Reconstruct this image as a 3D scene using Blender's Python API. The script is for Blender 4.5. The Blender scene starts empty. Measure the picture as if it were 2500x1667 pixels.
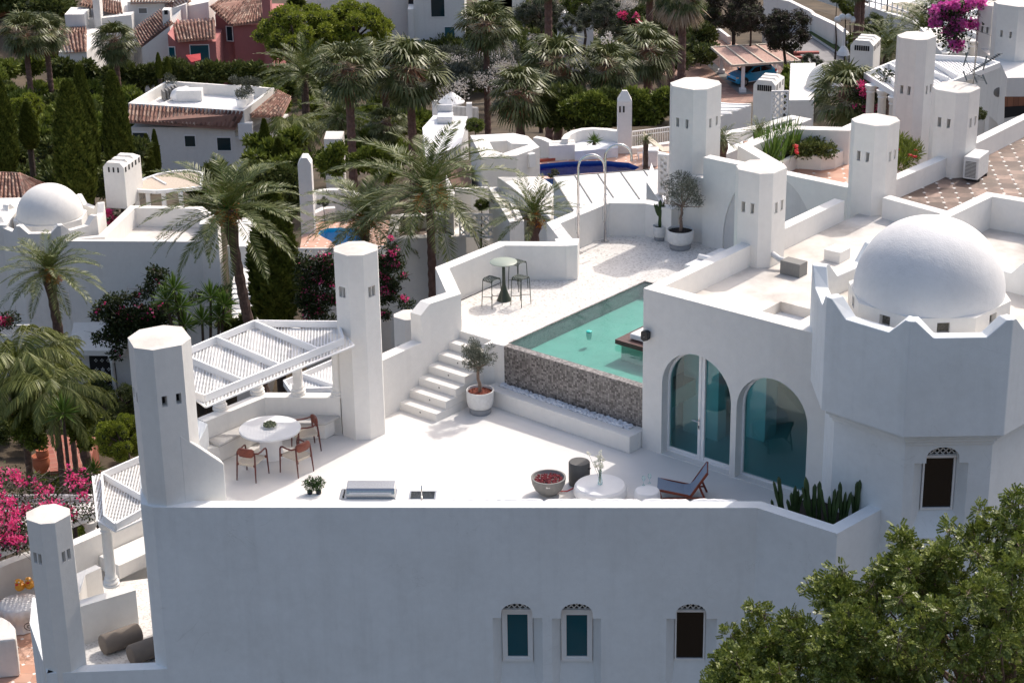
import bpy, bmesh, math, random
import numpy as np
from mathutils import Vector, Matrix
from mathutils.geometry import tessellate_polygon
scene = bpy.context.scene
COL = scene.collection
PI = math.pi

# ------------------------------------------------------------------ camera
IW, IH = 2500, 1667
FOC, CAM_Z = 4900.0, 20.0
VPX, VPY = 1450.0, 13000.0
_dx, _dy = VPX - IW / 2, VPY - IH / 2
PITCH = math.atan(FOC / math.hypot(_dx, _dy)); ROLL = math.atan2(_dx, _dy)
cam_data = bpy.data.cameras.new('camera'); cam = bpy.data.objects.new('camera', cam_data); COL.objects.link(cam)
cam_data.sensor_width = 36.0; cam_data.lens = FOC / IW * 36.0
cam_data.clip_start = 0.5; cam_data.clip_end = 3000.0
_X = Vector((1, 0, 0)); _D = Vector((0, -math.sin(PITCH), -math.cos(PITCH))); _F = Vector((0, math.cos(PITCH), -math.sin(PITCH)))
_R = math.cos(ROLL) * _X + math.sin(ROLL) * _D
_U = -(-math.sin(ROLL) * _X + math.cos(ROLL) * _D)
_m = Matrix((( _R.x, _U.x, -_F.x, 0), (_R.y, _U.y, -_F.y, 0), (_R.z, _U.z, -_F.z, CAM_Z), (0, 0, 0, 1)))
cam.matrix_world = _m
scene.camera = cam
scene.render.resolution_x = 1024; scene.render.resolution_y = 682

# ------------------------------------------------------------------ sky and sun
SUN_AZ = math.radians(52.0)      # direction towards the sun, counter-clockwise from +X
SUN_EL = math.radians(49.5)
world = bpy.data.worlds.new("World"); scene.world = world; world.use_nodes = True
wn = world.node_tree.nodes; wl = world.node_tree.links
bg = wn['Background']; sky = wn.new('ShaderNodeTexSky'); sky.sky_type = 'NISHITA'; sky.sun_disc = False
sky.sun_elevation = SUN_EL; sky.sun_rotation = math.pi / 2 - SUN_AZ
sky.air_density = 1.0; sky.dust_density = 4.5; sky.ozone_density = 0.0
bg.inputs['Strength'].default_value = 0.15
wl.new(sky.outputs['Color'], bg.inputs['Color'])
sun_data = bpy.data.lights.new('sun', 'SUN'); sun_data.energy = 2.25; sun_data.angle = math.radians(0.53); sun_data.color = (1.0, 0.94, 0.875)
sun = bpy.data.objects.new('sun', sun_data); COL.objects.link(sun)
_sd = Vector((math.cos(SUN_EL) * math.cos(SUN_AZ), math.cos(SUN_EL) * math.sin(SUN_AZ), math.sin(SUN_EL)))
sun.rotation_euler = _sd.to_track_quat('Z', 'Y').to_euler()
sun.location = (0, 40, 60)
scene.view_settings.view_transform = 'Standard'; scene.view_settings.look = 'None'
scene.view_settings.exposure = 0.46; scene.view_settings.gamma = 1.0
scene.render.engine = 'CYCLES'
scene.cycles.use_denoising = True
scene.cycles.max_bounces = 6; scene.cycles.diffuse_bounces = 4; scene.cycles.transparent_max_bounces = 8

# ------------------------------------------------------------------ surveying: from a direction seen by the camera to a point in the world
ORI = {1: (0, 0, .38265), 2: (800, 0, .38265), 3: (1600, 0, .38265), 4: (0, 500, .38265), 5: (800, 500, .38265), 6: (1600, 500, .38265),
       7: (0, 1067, .38265), 8: (800, 1067, .38265), 9: (1600, 1067, .38265), 'a': (1200, 950, .2551), 'b': (450, 750, .31888),
       'e': (0, 780, .21258), 'l': (0, 1113, .35322), 'm': (700, 450, .21258), 't': (1050, 200, .2551), 'r': (1950, 0, .23384),
       'd': (2000, 550, .21258), 'S': (0, 0, 1.0), 'A': (0, 0, .27636), 'B': (600, 0, .27636), 'C': (1200, 0, .27636), 'u': (1550, 560, .12755), 'v': (1100, 580, .12755), 'w': (1400, 760, .11483), 'x': (680, 1140, .18707),
       'y': (1540, 380, .16583), 'z': (1850, 1130, .12755), 'c': (540, 1000, .12755), 'o': (0, 400, .12755), 'k': (1700, 60, .12755), 'p': (780, 850, .17857), 'g': (0, 0, .25510), 'h': (600, 0, .25510),
       'i': (1200, 0, .25510), 'j': (1800, 0, .25510)}
def sray(k, x, y):
    o = ORI[k]; u = o[0] + x * o[2] - IW / 2; v = o[1] + y * o[2] - IH / 2
    u2 = u * math.cos(ROLL) - v * math.sin(ROLL); v2 = u * math.sin(ROLL) + v * math.cos(ROLL)
    return (u2, FOC * math.cos(PITCH) - v2 * math.sin(PITCH), -FOC * math.sin(PITCH) - v2 * math.cos(PITCH))
def q(k, x, y, z):
    d = sray(k, x, y); t = (z - CAM_Z) / d[2]; return (d[0] * t, d[1] * t)
def q3(k, x, y, z):
    a = q(k, x, y, z); return (a[0], a[1], z)
def atY(k, x, y, Y):
    d = sray(k, x, y); t = Y / d[1]; return (d[0] * t, Y, CAM_Z + d[2] * t)
def onw(k, x, y, p0, p1):
    """(s, z) where the view ray meets the vertical plane through p0, p1"""
    d = sray(k, x, y); ex, ey = p1[0] - p0[0], p1[1] - p0[1]; L = math.hypot(ex, ey); ex /= L; ey /= L
    nx, ny = -ey, ex
    t = (p0[0] * nx + p0[1] * ny) / (d[0] * nx + d[1] * ny)
    X, Y = d[0] * t, d[1] * t
    return ((X - p0[0]) * ex + (Y - p0[1]) * ey, CAM_Z + d[2] * t)
def mpx(Y):                     # metres per source pixel at ground distance Y (about)
    return Y * 1.075 / FOC

# ------------------------------------------------------------------ mesh building
class M:
    def __init__(self): self.v = []; self.f = []
    def face(self, pts):
        n = len(self.v); self.v.extend([tuple(p) for p in pts]); self.f.append(tuple(range(n, n + len(pts))))
    def add(self, vs, fs):
        n = len(self.v); self.v.extend([tuple(p) for p in vs]); self.f.extend([tuple(i + n for i in f) for f in fs])
    def prism(self, pts, z0, z1, cap=True, bottom=True):
        if area(pts) < 0: pts = pts[::-1]
        n = len(pts); zz = z1 if isinstance(z1, (list, tuple)) else [z1] * n
        vs = [(p[0], p[1], z0) for p in pts] + [(p[0], p[1], zz[i]) for i, p in enumerate(pts)]
        fs = [(i, (i + 1) % n, n + (i + 1) % n, n + i) for i in range(n)]
        if cap: fs.append(tuple(range(n, 2 * n)))
        if bottom: fs.append(tuple(range(n - 1, -1, -1)))
        self.add(vs, fs)
    def box(self, c, s, rz=0.0, rot=None):
        hx, hy, hz = s[0] / 2, s[1] / 2, s[2] / 2
        R = rot if rot is not None else Matrix.Rotation(rz, 3, 'Z')
        vs = [tuple(Vector(c) + R @ Vector((a * hx, b * hy, d * hz))) for d in (-1, 1) for b in (-1, 1) for a in (-1, 1)]
        self.add(vs, [(0, 2, 3, 1), (4, 5, 7, 6), (0, 1, 5, 4), (2, 6, 7, 3), (0, 4, 6, 2), (1, 3, 7, 5)])
    def beam(self, a, b, w, h):
        """a box from a to b, w across, h high"""
        a = Vector(a); b = Vector(b); d = b - a; L = d.length
        if L < 1e-6: return
        d.normalize(); up = Vector((0, 0, 1))
        if abs(d.z) > .99: up = Vector((0, 1, 0))
        s = d.cross(up).normalized(); u = s.cross(d)
        R = Matrix((s, d, u)).transposed()
        self.box((a + b) / 2, (w, L, h), rot=R)
    def tube(self, pts, r, n=8, cap=True, flat=1.0):
        pts = [Vector(p) for p in pts]; rr = r if isinstance(r, (list, tuple)) else [r] * len(pts)
        base = len(self.v); prev = None
        for i, p in enumerate(pts):
            t = (pts[min(i + 1, len(pts) - 1)] - pts[max(i - 1, 0)])
            if t.length < 1e-9: t = Vector((0, 0, 1))
            t.normalize()
            if prev is None:
                ref = Vector((0, 0, 1)) if abs(t.z) < .9 else Vector((1, 0, 0))
                a = t.cross(ref).normalized()
            else:
                a = (prev - t * prev.dot(t)).normalized()
            prev = a; b = t.cross(a)
            for k in range(n):
                an = 2 * PI * k / n
                self.v.append(tuple(p + a * (math.cos(an) * rr[i]) + b * (math.sin(an) * rr[i] * flat)))
        for i in range(len(pts) - 1):
            for k in range(n):
                k2 = (k + 1) % n
                self.f.append((base + i * n + k, base + i * n + k2, base + (i + 1) * n + k2, base + (i + 1) * n + k))
        if cap:
            self.f.append(tuple(base + k for k in range(n - 1, -1, -1)))
            e = base + (len(pts) - 1) * n; self.f.append(tuple(e + k for k in range(n)))
    def lathe(self, c, prof, n=32, closed=False, sx=1.0, sy=1.0):
        base = len(self.v)
        for (r, z) in prof:
            for k in range(n):
                an = 2 * PI * k / n; self.v.append((c[0] + r * math.cos(an) * sx, c[1] + r * math.sin(an) * sy, c[2] + z))
        for i in range(len(prof) - 1):
            for k in range(n):
                k2 = (k + 1) % n
                self.f.append((base + i * n + k, base + i * n + k2, base + (i + 1) * n + k2, base + (i + 1) * n + k))
        if prof[0][0] > 1e-4: self.f.append(tuple(base + k for k in range(n - 1, -1, -1)))
        if prof[-1][0] > 1e-4:
            e = base + (len(prof) - 1) * n; self.f.append(tuple(e + k for k in range(n)))
    def blob(self, c, r, sub=1, jit=0.0, rng=random, sc=(1, 1, 1)):
        bm = bmesh.new(); bmesh.ops.create_icosphere(bm, subdivisions=sub, radius=1.0)
        vs = []
        for v in bm.verts:
            k = r * (1 + rng.uniform(-jit, jit)); vs.append((c[0] + v.co.x * k * sc[0], c[1] + v.co.y * k * sc[1], c[2] + v.co.z * k * sc[2]))
        fs = [tuple(v.index for v in f.verts) for f in bm.faces]; bm.free()
        self.add(vs, fs)
    def facade(self, p0, p1, z0, z1, holes=(), depth=.3, inward=1, back=False, ztop=None):
        """outer skin of a wall from p0 to p1 with polygon holes in (s, z); the inside lies to the left of p0->p1"""
        ex, ey = p1[0] - p0[0], p1[1] - p0[1]; L = math.hypot(ex, ey); ex /= L; ey /= L; nx, ny = -ey * inward, ex * inward
        outer = [(0, z0), (L, z0), (L, z1), (0, z1)] if ztop is None else [(0, z0), (L, z0)] + [(s, z) for s, z in reversed(ztop)]
        inner = [list(h[1]) if isinstance(h, tuple) else list(h) for h in holes]; holes = [list(h[0]) if isinstance(h, tuple) else list(h) for h in holes]
        loops = [outer] + holes
        flat = [p for l in loops for p in l]
        tris = tessellate_polygon([[Vector((p[0], p[1], 0)) for p in l] for l in loops])
        P = lambda s, z, d=0.0: (p0[0] + ex * s + nx * d, p0[1] + ey * s + ny * d, z)
        base = len(self.v); self.v.extend([P(*p) for p in flat])
        for t in tris:
            a, b, c = (flat[i] for i in t)
            cr = (b[0] - a[0]) * (c[1] - a[1]) - (b[1] - a[1]) * (c[0] - a[0])
            if abs(cr) < 1e-9: continue
            t = tuple(t) if cr > 0 else (t[0], t[2], t[1])
            self.f.append(tuple(base + i for i in t))
        for h, g in zip(holes, inner):
            n = len(h)
            if area(h) < 0: h = h[::-1]; g = g[::-1]
            self.add([P(s, z) for s, z in h] + [P(s, z, depth) for s, z in g],
                     [(i, i + n, (i + 1) % n + n, (i + 1) % n) for i in range(n)])
            if back: self.face([P(s, z, depth) for s, z in g])
    def wall(self, pts, z0, z1, t, zin=None, holes=None, depth=None, through=False, closed=False, ends=True):
        """a wall whose outer face follows pts; thickness t to the left; z1 a number or one per point; holes {segment: [poly..]}"""
        n = len(pts); zz = list(z1) if isinstance(z1, (list, tuple)) else [z1] * n
        if closed: pts = list(pts) + [pts[0]]; zz.append(zz[0]); n += 1
        inn = offset(pts, t, closed); zin = z0 if zin is None else zin; holes = holes or {}
        for i in range(n - 1):
            a, b = pts[i], pts[i + 1]; L = math.dist(a, b)
            hs = holes.get(i, ())
            self.facade(a, b, z0, None, hs, depth if depth is not None else t, 1, False, [(0, zz[i]), (L, zz[i + 1])])
            self.face([(a[0], a[1], zz[i]), (b[0], b[1], zz[i + 1]), (inn[i + 1][0], inn[i + 1][1], zz[i + 1]), (inn[i][0], inn[i][1], zz[i])])
            ia, ib = inn[i], inn[i + 1]; Li = math.dist(ia, ib)
            if through and hs:
                off = ((ib[0] - b[0]) * (a[0] - b[0]) + (ib[1] - b[1]) * (a[1] - b[1])) / L
                hh = [[(off + 0 + (L - s) , z) for s, z in h] for h in hs]
                hh = [[(L - s - off, z) for s, z in h] for h in hs]
                self.facade(ib, ia, zin, None, hh, 0.0005, 1, False, [(0, zz[i + 1]), (Li, zz[i])])
            else:
                self.face([(ib[0], ib[1], zin), (ia[0], ia[1], zin), (ia[0], ia[1], zz[i]), (ib[0], ib[1], zz[i + 1])])
        if not closed and ends:
            for i, s in ((0, 1), (n - 1, -1)):
                fc = [(pts[i][0], pts[i][1], z0), (pts[i][0], pts[i][1], zz[i]), (inn[i][0], inn[i][1], zz[i]), (inn[i][0], inn[i][1], z0)]
                self.face(fc if s > 0 else fc[::-1])
        return inn
def area(p):
    return 0.5 * sum(p[i][0] * p[(i + 1) % len(p)][1] - p[(i + 1) % len(p)][0] * p[i][1] for i in range(len(p)))
def offset(pts, t, closed=False):
    n = len(pts); out = []
    def nrm(a, b):
        L = math.dist(a, b) or 1e-9; return (-(b[1] - a[1]) / L, (b[0] - a[0]) / L)
    for i in range(n):
        if closed: a = pts[i - 1] if i > 0 else pts[n - 2]; b = pts[i + 1] if i < n - 1 else pts[1]
        else: a = pts[i - 1] if i > 0 else None; b = pts[i + 1] if i < n - 1 else None
        ns = []
        if a is not None: ns.append(nrm(a, pts[i]))
        if b is not None: ns.append(nrm(pts[i], b))
        if len(ns) == 1: m = ns[0]; k = t
        else:
            m = (ns[0][0] + ns[1][0], ns[0][1] + ns[1][1]); L = math.hypot(*m) or 1e-9; m = (m[0] / L, m[1] / L)
            k = t / max(.3, m[0] * ns[0][0] + m[1] * ns[0][1])
        out.append((pts[i][0] + m[0] * k, pts[i][1] + m[1] * k))
    return out
def arch(s0, s1, z0, z1, n=10, spring=None):
    """a rounded-top opening"""
    r = (s1 - s0) / 2; zs = z1 - r if spring is None else spring; ry = z1 - zs
    return [(s0, z0), (s1, z0)] + [(s0 + r + r * math.cos(PI * i / n), zs + ry * math.sin(PI * i / n)) for i in range(n + 1)]
def rect(s0, s1, z0, z1): return [(s0, z0), (s1, z0), (s1, z1), (s0, z1)]
def lerp(a, b, t): return tuple(a[i] + (b[i] - a[i]) * t for i in range(len(a)))

# ------------------------------------------------------------------ objects
ROOTLOC = {}
def thing(name, label, cat, loc=(0, 0, 0), rz=0.0, group=None, kind=None):
    o = bpy.data.objects.new(name, None); COL.objects.link(o); o.empty_display_size = .3
    o.location = loc; o.rotation_euler = (0, 0, rz); o['label'] = label; o['category'] = cat
    if group: o['group'] = group
    if kind: o['kind'] = kind
    ROOTLOC[o.name] = tuple(loc)
    return o
def tag(o, label=None, cat=None, group=None, kind=None):
    if label: o['label'] = label
    if cat: o['category'] = cat
    if group: o['group'] = group
    if kind: o['kind'] = kind
    return o
def mkmesh(name, m, world_off=(0, 0, 0), smooth=False):
    me = bpy.data.meshes.new(name); ox, oy, oz = world_off
    if isinstance(m, M):
        me.from_pydata([(v[0] - ox, v[1] - oy, v[2] - oz) for v in m.v], [], m.f)
    else:
        V, F = m                      # numpy arrays, all faces with the same corner count
        V = np.asarray(V, dtype=np.float32) - np.array(world_off, dtype=np.float32); F = np.asarray(F, dtype=np.int32)
        nf, k = F.shape
        me.vertices.add(len(V)); me.vertices.foreach_set('co', V.ravel())
        me.loops.add(nf * k); me.loops.foreach_set('vertex_index', F.ravel())
        me.polygons.add(nf); me.polygons.foreach_set('loop_start', np.arange(0, nf * k, k, dtype=np.int32))
        me.update(calc_edges=True)
    if smooth: me.shade_smooth()
    return me
def part(name, m, mat, parent=None, local=False, smooth=False, bevel=0.0, label=None, auto=None):
    """one mesh object; m is in world coordinates unless local"""
    off = (0, 0, 0)
    if parent is not None and not local:
        r = parent
        while r.parent is not None: r = r.parent
        off = ROOTLOC.get(r.name, tuple(r.location))
    me = mkmesh(name, m, off, smooth or bool(auto)) if not isinstance(m, bpy.types.Mesh) else m
    if mat is not None and not len(me.materials): me.materials.append(mat)
    o = bpy.data.objects.new(name, me); COL.objects.link(o)
    if parent is not None: o.parent = parent
    if auto:
        try: me.set_sharp_from_angle(angle=math.radians(auto))
        except Exception: pass
    if bevel:
        b = o.modifiers.new('bevel', 'BEVEL'); b.width = bevel; b.segments = 2; b.limit_method = 'ANGLE'; b.angle_limit = math.radians(28)
        b.harden_normals = False; b.use_clamp_overlap = True
    if label: o['label'] = label
    return o
def weld(o, d=1e-4):
    bm = bmesh.new(); bm.from_mesh(o.data); bmesh.ops.remove_doubles(bm, verts=bm.verts, dist=d); bm.to_mesh(o.data); bm.free(); return o
def clone(root, loc, rz=0.0, label=None, scale=None, group=None):
    r = root.copy(); COL.objects.link(r); r.location = loc; r.rotation_euler = (0, 0, rz)
    if scale is not None: r.scale = (scale,) * 3 if not isinstance(scale, (tuple, list)) else scale
    if label: r['label'] = label
    if group: r['group'] = group
    for ch in list(root.children):
        c = ch.copy(); COL.objects.link(c); c.parent = r
        for g in list(ch.children):
            d = g.copy(); COL.objects.link(d); d.parent = c
    return r

# ------------------------------------------------------------------ materials
def nodes(name):
    m = bpy.data.materials.new(name); m.use_nodes = True; nt = m.node_tree
    return m, nt, nt.nodes['Principled BSDF']
def N(nt, typ, **kw):
    n = nt.nodes.new(typ)
    for k, v in kw.items():
        if hasattr(n, k) and k not in n.inputs: setattr(n, k, v)
        else: n.inputs[k].default_value = v
    return n
def L(nt, a, b): nt.links.new(a, b)
def ramp(nt, src, stops, interp='LINEAR'):
    r = nt.nodes.new('ShaderNodeValToRGB'); r.color_ramp.interpolation = interp; e = r.color_ramp.elements
    while len(e) < len(stops): e.new(.5)
    for i, (p, c) in enumerate(stops):
        e[i].position = p; e[i].color = (*c, 1) if len(c) == 3 else c
    L(nt, src, r.inputs['Fac']); return r.outputs['Color']
def mix(nt, f, a, b, blend='MIX'):
    n = nt.nodes.new('ShaderNodeMix'); n.data_type = 'RGBA'; n.blend_type = blend
    for s, v in ((n.inputs[0], f), (n.inputs[6], a), (n.inputs[7], b)):
        if hasattr(v, 'default_value') or hasattr(v, 'is_output'): L(nt, v, s)
        else: s.default_value = v if not isinstance(v, tuple) or len(v) == 4 else (*v, 1)
    return n.outputs[2]
def noise(nt, scale, detail=4, rough=.55, co=None, dist=0.0):
    n = N(nt, 'ShaderNodeTexNoise'); n.inputs['Scale'].default_value = scale; n.inputs['Detail'].default_value = detail
    n.inputs['Roughness'].default_value = rough; n.inputs['Distortion'].default_value = dist
    if co is not None: L(nt, co, n.inputs['Vector'])
    return n.outputs['Fac']
def coords(nt, which='Object', scale=None, rot=None):
    t = nt.nodes.new('ShaderNodeTexCoord'); o = t.outputs[which]
    if scale or rot:
        mp = nt.nodes.new('ShaderNodeMapping'); L(nt, o, mp.inputs['Vector'])
        if scale: mp.inputs['Scale'].default_value = scale
        if rot: mp.inputs['Rotation'].default_value = rot
        o = mp.outputs['Vector']
    return o
def bump(nt, b, h, strength=.3, dist=.02):
    n = nt.nodes.new('ShaderNodeBump'); n.inputs['Strength'].default_value = strength; n.inputs['Distance'].default_value = dist
    L(nt, h, n.inputs['Height']); L(nt, n.outputs['Normal'], b.inputs['Normal']); return n

def stucco(name, col=(.80, .785, .77), dirt=.12, dirtcol=(.55, .52, .48), streak=.1, bmp=.25, lo=.45, hi=.75, rough=.88, crack=0):
    m, nt, b = nodes(name); co = coords(nt)
    big = noise(nt, .55, 6, .6, co); fine = noise(nt, 38, 3, .6, co); med = noise(nt, 5, 5, .65, co)
    f = ramp(nt, big, [(lo, (0, 0, 0)), (hi, (dirt, dirt, dirt))])
    c = mix(nt, f, (*col, 1), (*dirtcol, 1))
    st = noise(nt, 1.0, 5, .6, coords(nt, 'Object', (2.6, 2.6, .22)))
    f2 = ramp(nt, st, [(.52, (0, 0, 0)), (.78, (streak, streak, streak))])
    c = mix(nt, f2, c, (dirtcol[0] * .8, dirtcol[1] * .8, dirtcol[2] * .8, 1))
    f3 = ramp(nt, med, [(.3, (.94, .94, .94)), (.7, (1, 1, 1))])
    c = mix(nt, 1.0, c, f3, 'MULTIPLY')
    L(nt, c, b.inputs['Base Color']); b.inputs['Roughness'].default_value = rough
    ad = nt.nodes.new('ShaderNodeMath'); ad.operation = 'MULTIPLY_ADD'; L(nt, fine, ad.inputs[0]); ad.inputs[1].default_value = .35; L(nt, med, ad.inputs[2])
    if crack:
        cr = ramp(nt, noise(nt, crack, 4, .55, co, 1.2), [(.0, (1, 1, 1)), (.496, (1, 1, 1)), (.5, (.90, .90, .89)), (.504, (1, 1, 1)), (1.0, (1, 1, 1))]); gate = ramp(nt, noise(nt, .9, 2, .5, coords(nt, 'Object', (1, 1, 1), (1, 2, 3))), [(.52, (0, 0, 0)), (.60, (1, 1, 1))]); L(nt, mix(nt, gate, c, mix(nt, 1.0, c, cr, 'MULTIPLY')), b.inputs['Base Color'])
    bump(nt, b, ad.outputs[0], bmp, .02); return m
def plain(name, col, rough=.5, metal=0.0, var=.0, vscale=6, spec=None, bmp=0, coat=0):
    m, nt, b = nodes(name); b.inputs['Roughness'].default_value = rough; b.inputs['Metallic'].default_value = metal
    b.inputs['Base Color'].default_value = (*col, 1)
    if coat: b.inputs['Coat Weight'].default_value = coat
    if spec is not None: b.inputs['Specular IOR Level'].default_value = spec
    if var:
        co = coords(nt); n = noise(nt, vscale, 5, .6, co)
        c = ramp(nt, n, [(.3, tuple(x * (1 - var) for x in col)), (.7, tuple(min(1, x * (1 + var)) for x in col))]); L(nt, c, b.inputs['Base Color'])
        if bmp: bump(nt, b, n, bmp, .01)
    return m
def foliage(name, c0, c1, c2, rough=.5, trans=.25, spec=.35):
    m, nt, b = nodes(name); g = nt.nodes.new('ShaderNodeNewGeometry'); co = coords(nt)
    n = noise(nt, 1.3, 3, .6, co)
    ad = nt.nodes.new('ShaderNodeMath'); ad.operation = 'MULTIPLY_ADD'; L(nt, g.outputs['Random Per Island'], ad.inputs[0]); ad.inputs[1].default_value = .6
    sb = nt.nodes.new('ShaderNodeMath'); sb.operation = 'MULTIPLY'; L(nt, n, sb.inputs[0]); sb.inputs[1].default_value = .45; L(nt, sb.outputs[0], ad.inputs[2])
    c = ramp(nt, ad.outputs[0], [(.1, c0), (.5, c1), (.92, c2)])
    L(nt, c, b.inputs['Base Color']); b.inputs['Roughness'].default_value = rough; b.inputs['Specular IOR Level'].default_value = spec * .6
    tr = nt.nodes.new('ShaderNodeBsdfTranslucent'); L(nt, c, tr.inputs['Color'])
    ms = nt.nodes.new('ShaderNodeMixShader'); ms.inputs[0].default_value = trans
    L(nt, b.outputs[0], ms.inputs[1]); L(nt, tr.outputs[0], ms.inputs[2]); L(nt, ms.outputs[0], nt.nodes['Material Output'].inputs['Surface'])
    return m
def tiles(name, size, rot, cols, joint=(.30, .24, .2), jw=.02, inset=False, dirt=.35, insetcol=(.75, .73, .70), rough=.7):
    """floor tiles, square; with inset=True small pale squares at every other corner"""
    m, nt, b = nodes(name); co = coords(nt, 'Object', (1 / size,) * 3, (0, 0, rot))
    sx = nt.nodes.new('ShaderNodeSeparateXYZ'); L(nt, co, sx.inputs[0])
    def mth(op, a, bb=None, c=None):
        n = nt.nodes.new('ShaderNodeMath'); n.operation = op
        for i, v in enumerate((a, bb, c)):
            if v is None: continue
            if hasattr(v, 'is_output') or hasattr(v, 'node'): L(nt, v, n.inputs[i])
            else: n.inputs[i].default_value = v
        return n.outputs[0]
    fx = mth('FRACT', sx.outputs[0]); fy = mth('FRACT', sx.outputs[1]); ix = mth('FLOOR', sx.outputs[0]); iy = mth('FLOOR', sx.outputs[1])
    cell = nt.nodes.new('ShaderNodeCombineXYZ'); L(nt, ix, cell.inputs[0]); L(nt, iy, cell.inputs[1])
    wn_ = nt.nodes.new('ShaderNodeTexWhiteNoise'); wn_.noise_dimensions = '2D'; L(nt, cell.outputs[0], wn_.inputs['Vector'])
    st = [((i + .5) / len(cols), c) for i, c in enumerate(cols)]
    c = ramp(nt, wn_.outputs['Value'], st)
    ex = mth('MINIMUM', fx, mth('SUBTRACT', 1.0, fx)); ey = mth('MINIMUM', fy, mth('SUBTRACT', 1.0, fy))
    e = mth('LESS_THAN', mth('MINIMUM', ex, ey), jw)
    c = mix(nt, e, c, (*joint, 1))
    n1 = noise(nt, 1.4, 6, .7, coords(nt)); f = ramp(nt, n1, [(.42, (0, 0, 0)), (.62, (dirt, dirt, dirt))])
    c = mix(nt, f, c, (.10, .075, .06, 1))
    if inset:
        s = mth('LESS_THAN', mth('ADD', ex, ey), .135)
        c = mix(nt, s, c, (*insetcol, 1))
    L(nt, c, b.inputs['Base Color']); b.inputs['Roughness'].default_value = rough
    return m

MT = {}
MT['stucco'] = stucco('stucco_white', col=(.80, .775, .735), dirt=.16, streak=.12)
MT['stucco_f'] = stucco('stucco_facade', col=(.80, .82, .825), dirt=.24, dirtcol=(.56, .56, .54), streak=.18, bmp=.25, lo=.40, hi=.66, crack=.55)  # cooler than stucco_white: the front's bluish shade is put into the colour
MT['stucco_r'] = stucco('stucco_roof', col=(.69, .65, .60), dirt=.8, dirtcol=(.36, .32, .285), streak=.0, bmp=.35, lo=.48, hi=.70)
MT['stucco_n'] = stucco('stucco_neighbour', col=(.78, .755, .715), dirt=.16, streak=.16)
MT['floor'] = plain('microcement', (.70, .68, .655), .6, var=.045, vscale=.9)
MT['inner'] = plain('interior_plaster', (.80, .80, .79), .8)
MT['innerfloor'] = plain('interior_floor', (.60, .66, .66), .35)
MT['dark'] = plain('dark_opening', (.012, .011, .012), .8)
MT['slot'] = plain('chimney_inside', (.008, .005, .005), .9)
MT['steel'] = plain('brushed_steel', (.42, .43, .44), .26, 1.0, var=.06, vscale=30)
MT['chrome'] = plain('chrome', (.75, .72, .70), .14, 1.0)
MT['black'] = plain('black_plastic', (.012, .013, .016), .45)
MT['wood'] = plain('red_brown_wood', (.105, .016, .009), .38, var=.25, vscale=14)
MT['wood2'] = plain('orange_wood', (.20, .035, .014), .4, var=.25, vscale=14)
MT['deckwood'] = plain('dark_deck_wood', (.085, .035, .03), .5, var=.3, vscale=18)
MT['rope'] = plain('pale_cord', (.52, .46, .38), .85, var=.2, vscale=60)
MT['leather'] = plain('tan_leather', (.17, .036, .018), .5, var=.15)
MT['webbing'] = plain('blue_grey_weave', (.20, .25, .33), .9, var=.25, vscale=70)
MT['cushion'] = plain('grey_cushion', (.50, .485, .465), .95, var=.05)
MT['whitecloth'] = plain('white_canvas', (.80, .79, .78), .9, var=.04, vscale=9)
MT['whitepaint'] = plain('white_paint', (.82, .81, .80), .45, var=.02)
MT['tabletop'] = plain('white_plaster_top', (.80, .79, .785), .5, var=.02)
MT['green'] = plain('dark_green_metal', (.028, .042, .026), .42)
MT['greentop'] = plain('pale_green_top', (.27, .31, .26), .45)
MT['grey'] = plain('grey_concrete', (.20, .195, .185), .75, var=.06, vscale=20)
MT['darkgrey'] = plain('dark_grey_concrete', (.085, .083, .08), .7, var=.06, vscale=20)
MT['pot'] = plain('pale_stone_pot', (.66, .655, .64), .8, var=.08, vscale=14, bmp=.2)
MT['potgrey'] = plain('grey_pot_foot', (.27, .28, .30), .8, var=.06)
MT['terracotta'] = plain('terracotta_pot', (.42, .12, .055), .8, var=.15, vscale=9)
MT['soil'] = plain('dark_soil', (.022, .016, .013), .95, var=.4, vscale=30, bmp=.5)
MT['redmulch'] = plain('red_mulch', (.15, .035, .02), .95, var=.5, vscale=60, bmp=.6)
MT['lava'] = plain('red_lava_stone', (.20, .02, .03), .8, var=.3, vscale=30)
MT['pebble'] = plain('white_pebble', (.72, .73, .76), .7, var=.12, vscale=3)
MT['bark'] = plain('palm_bark', (.10, .062, .048), .95, var=.5, vscale=9, bmp=.8)
MT['barkred'] = plain('fibrous_palm_trunk', (.145, .083, .068), .95, var=.35, vscale=7, bmp=.8)
MT['barkgrey'] = plain('olive_bark', (.20, .14, .11), .95, var=.3, vscale=14, bmp=.8)
MT['orange'] = plain('orange_fruit_stalk', (.55, .20, .03), .6, var=.4, vscale=9)
MT['tan'] = plain('dry_flower_stalk', (.42, .31, .21), .9, var=.25, vscale=9)
MT['dryskirt'] = plain('dry_palm_skirt', (.30, .15, .085), .95, var=.35, vscale=5)
MT['grout'] = plain('grey_stone', (.25, .24, .24), .9)
MT['asphalt'] = plain('pale_asphalt', (.26, .25, .25), .9, var=.1, vscale=1)
MT['earth'] = plain('dry_earth', (.16, .095, .065), .95, var=.4, vscale=.8, bmp=.4)
MT['lawn'] = plain('lawn', (.04, .07, .012), .95, var=.4, vscale=2.5, bmp=.4)
MT['ground'] = plain('garden_ground', (.07, .05, .03), .95, var=.5, vscale=.5, bmp=.4)
MT['carpaint'] = plain('metallic_blue_paint', (.004, .33, .62), .3, .0, coat=.7)
MT['carglass'] = plain('car_glass', (.01, .012, .015), .08)
MT['tyre'] = plain('tyre', (.015, .015, .015), .8)
MT['redlamp'] = plain('red_lamp', (.5, .01, .015), .3)
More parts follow.
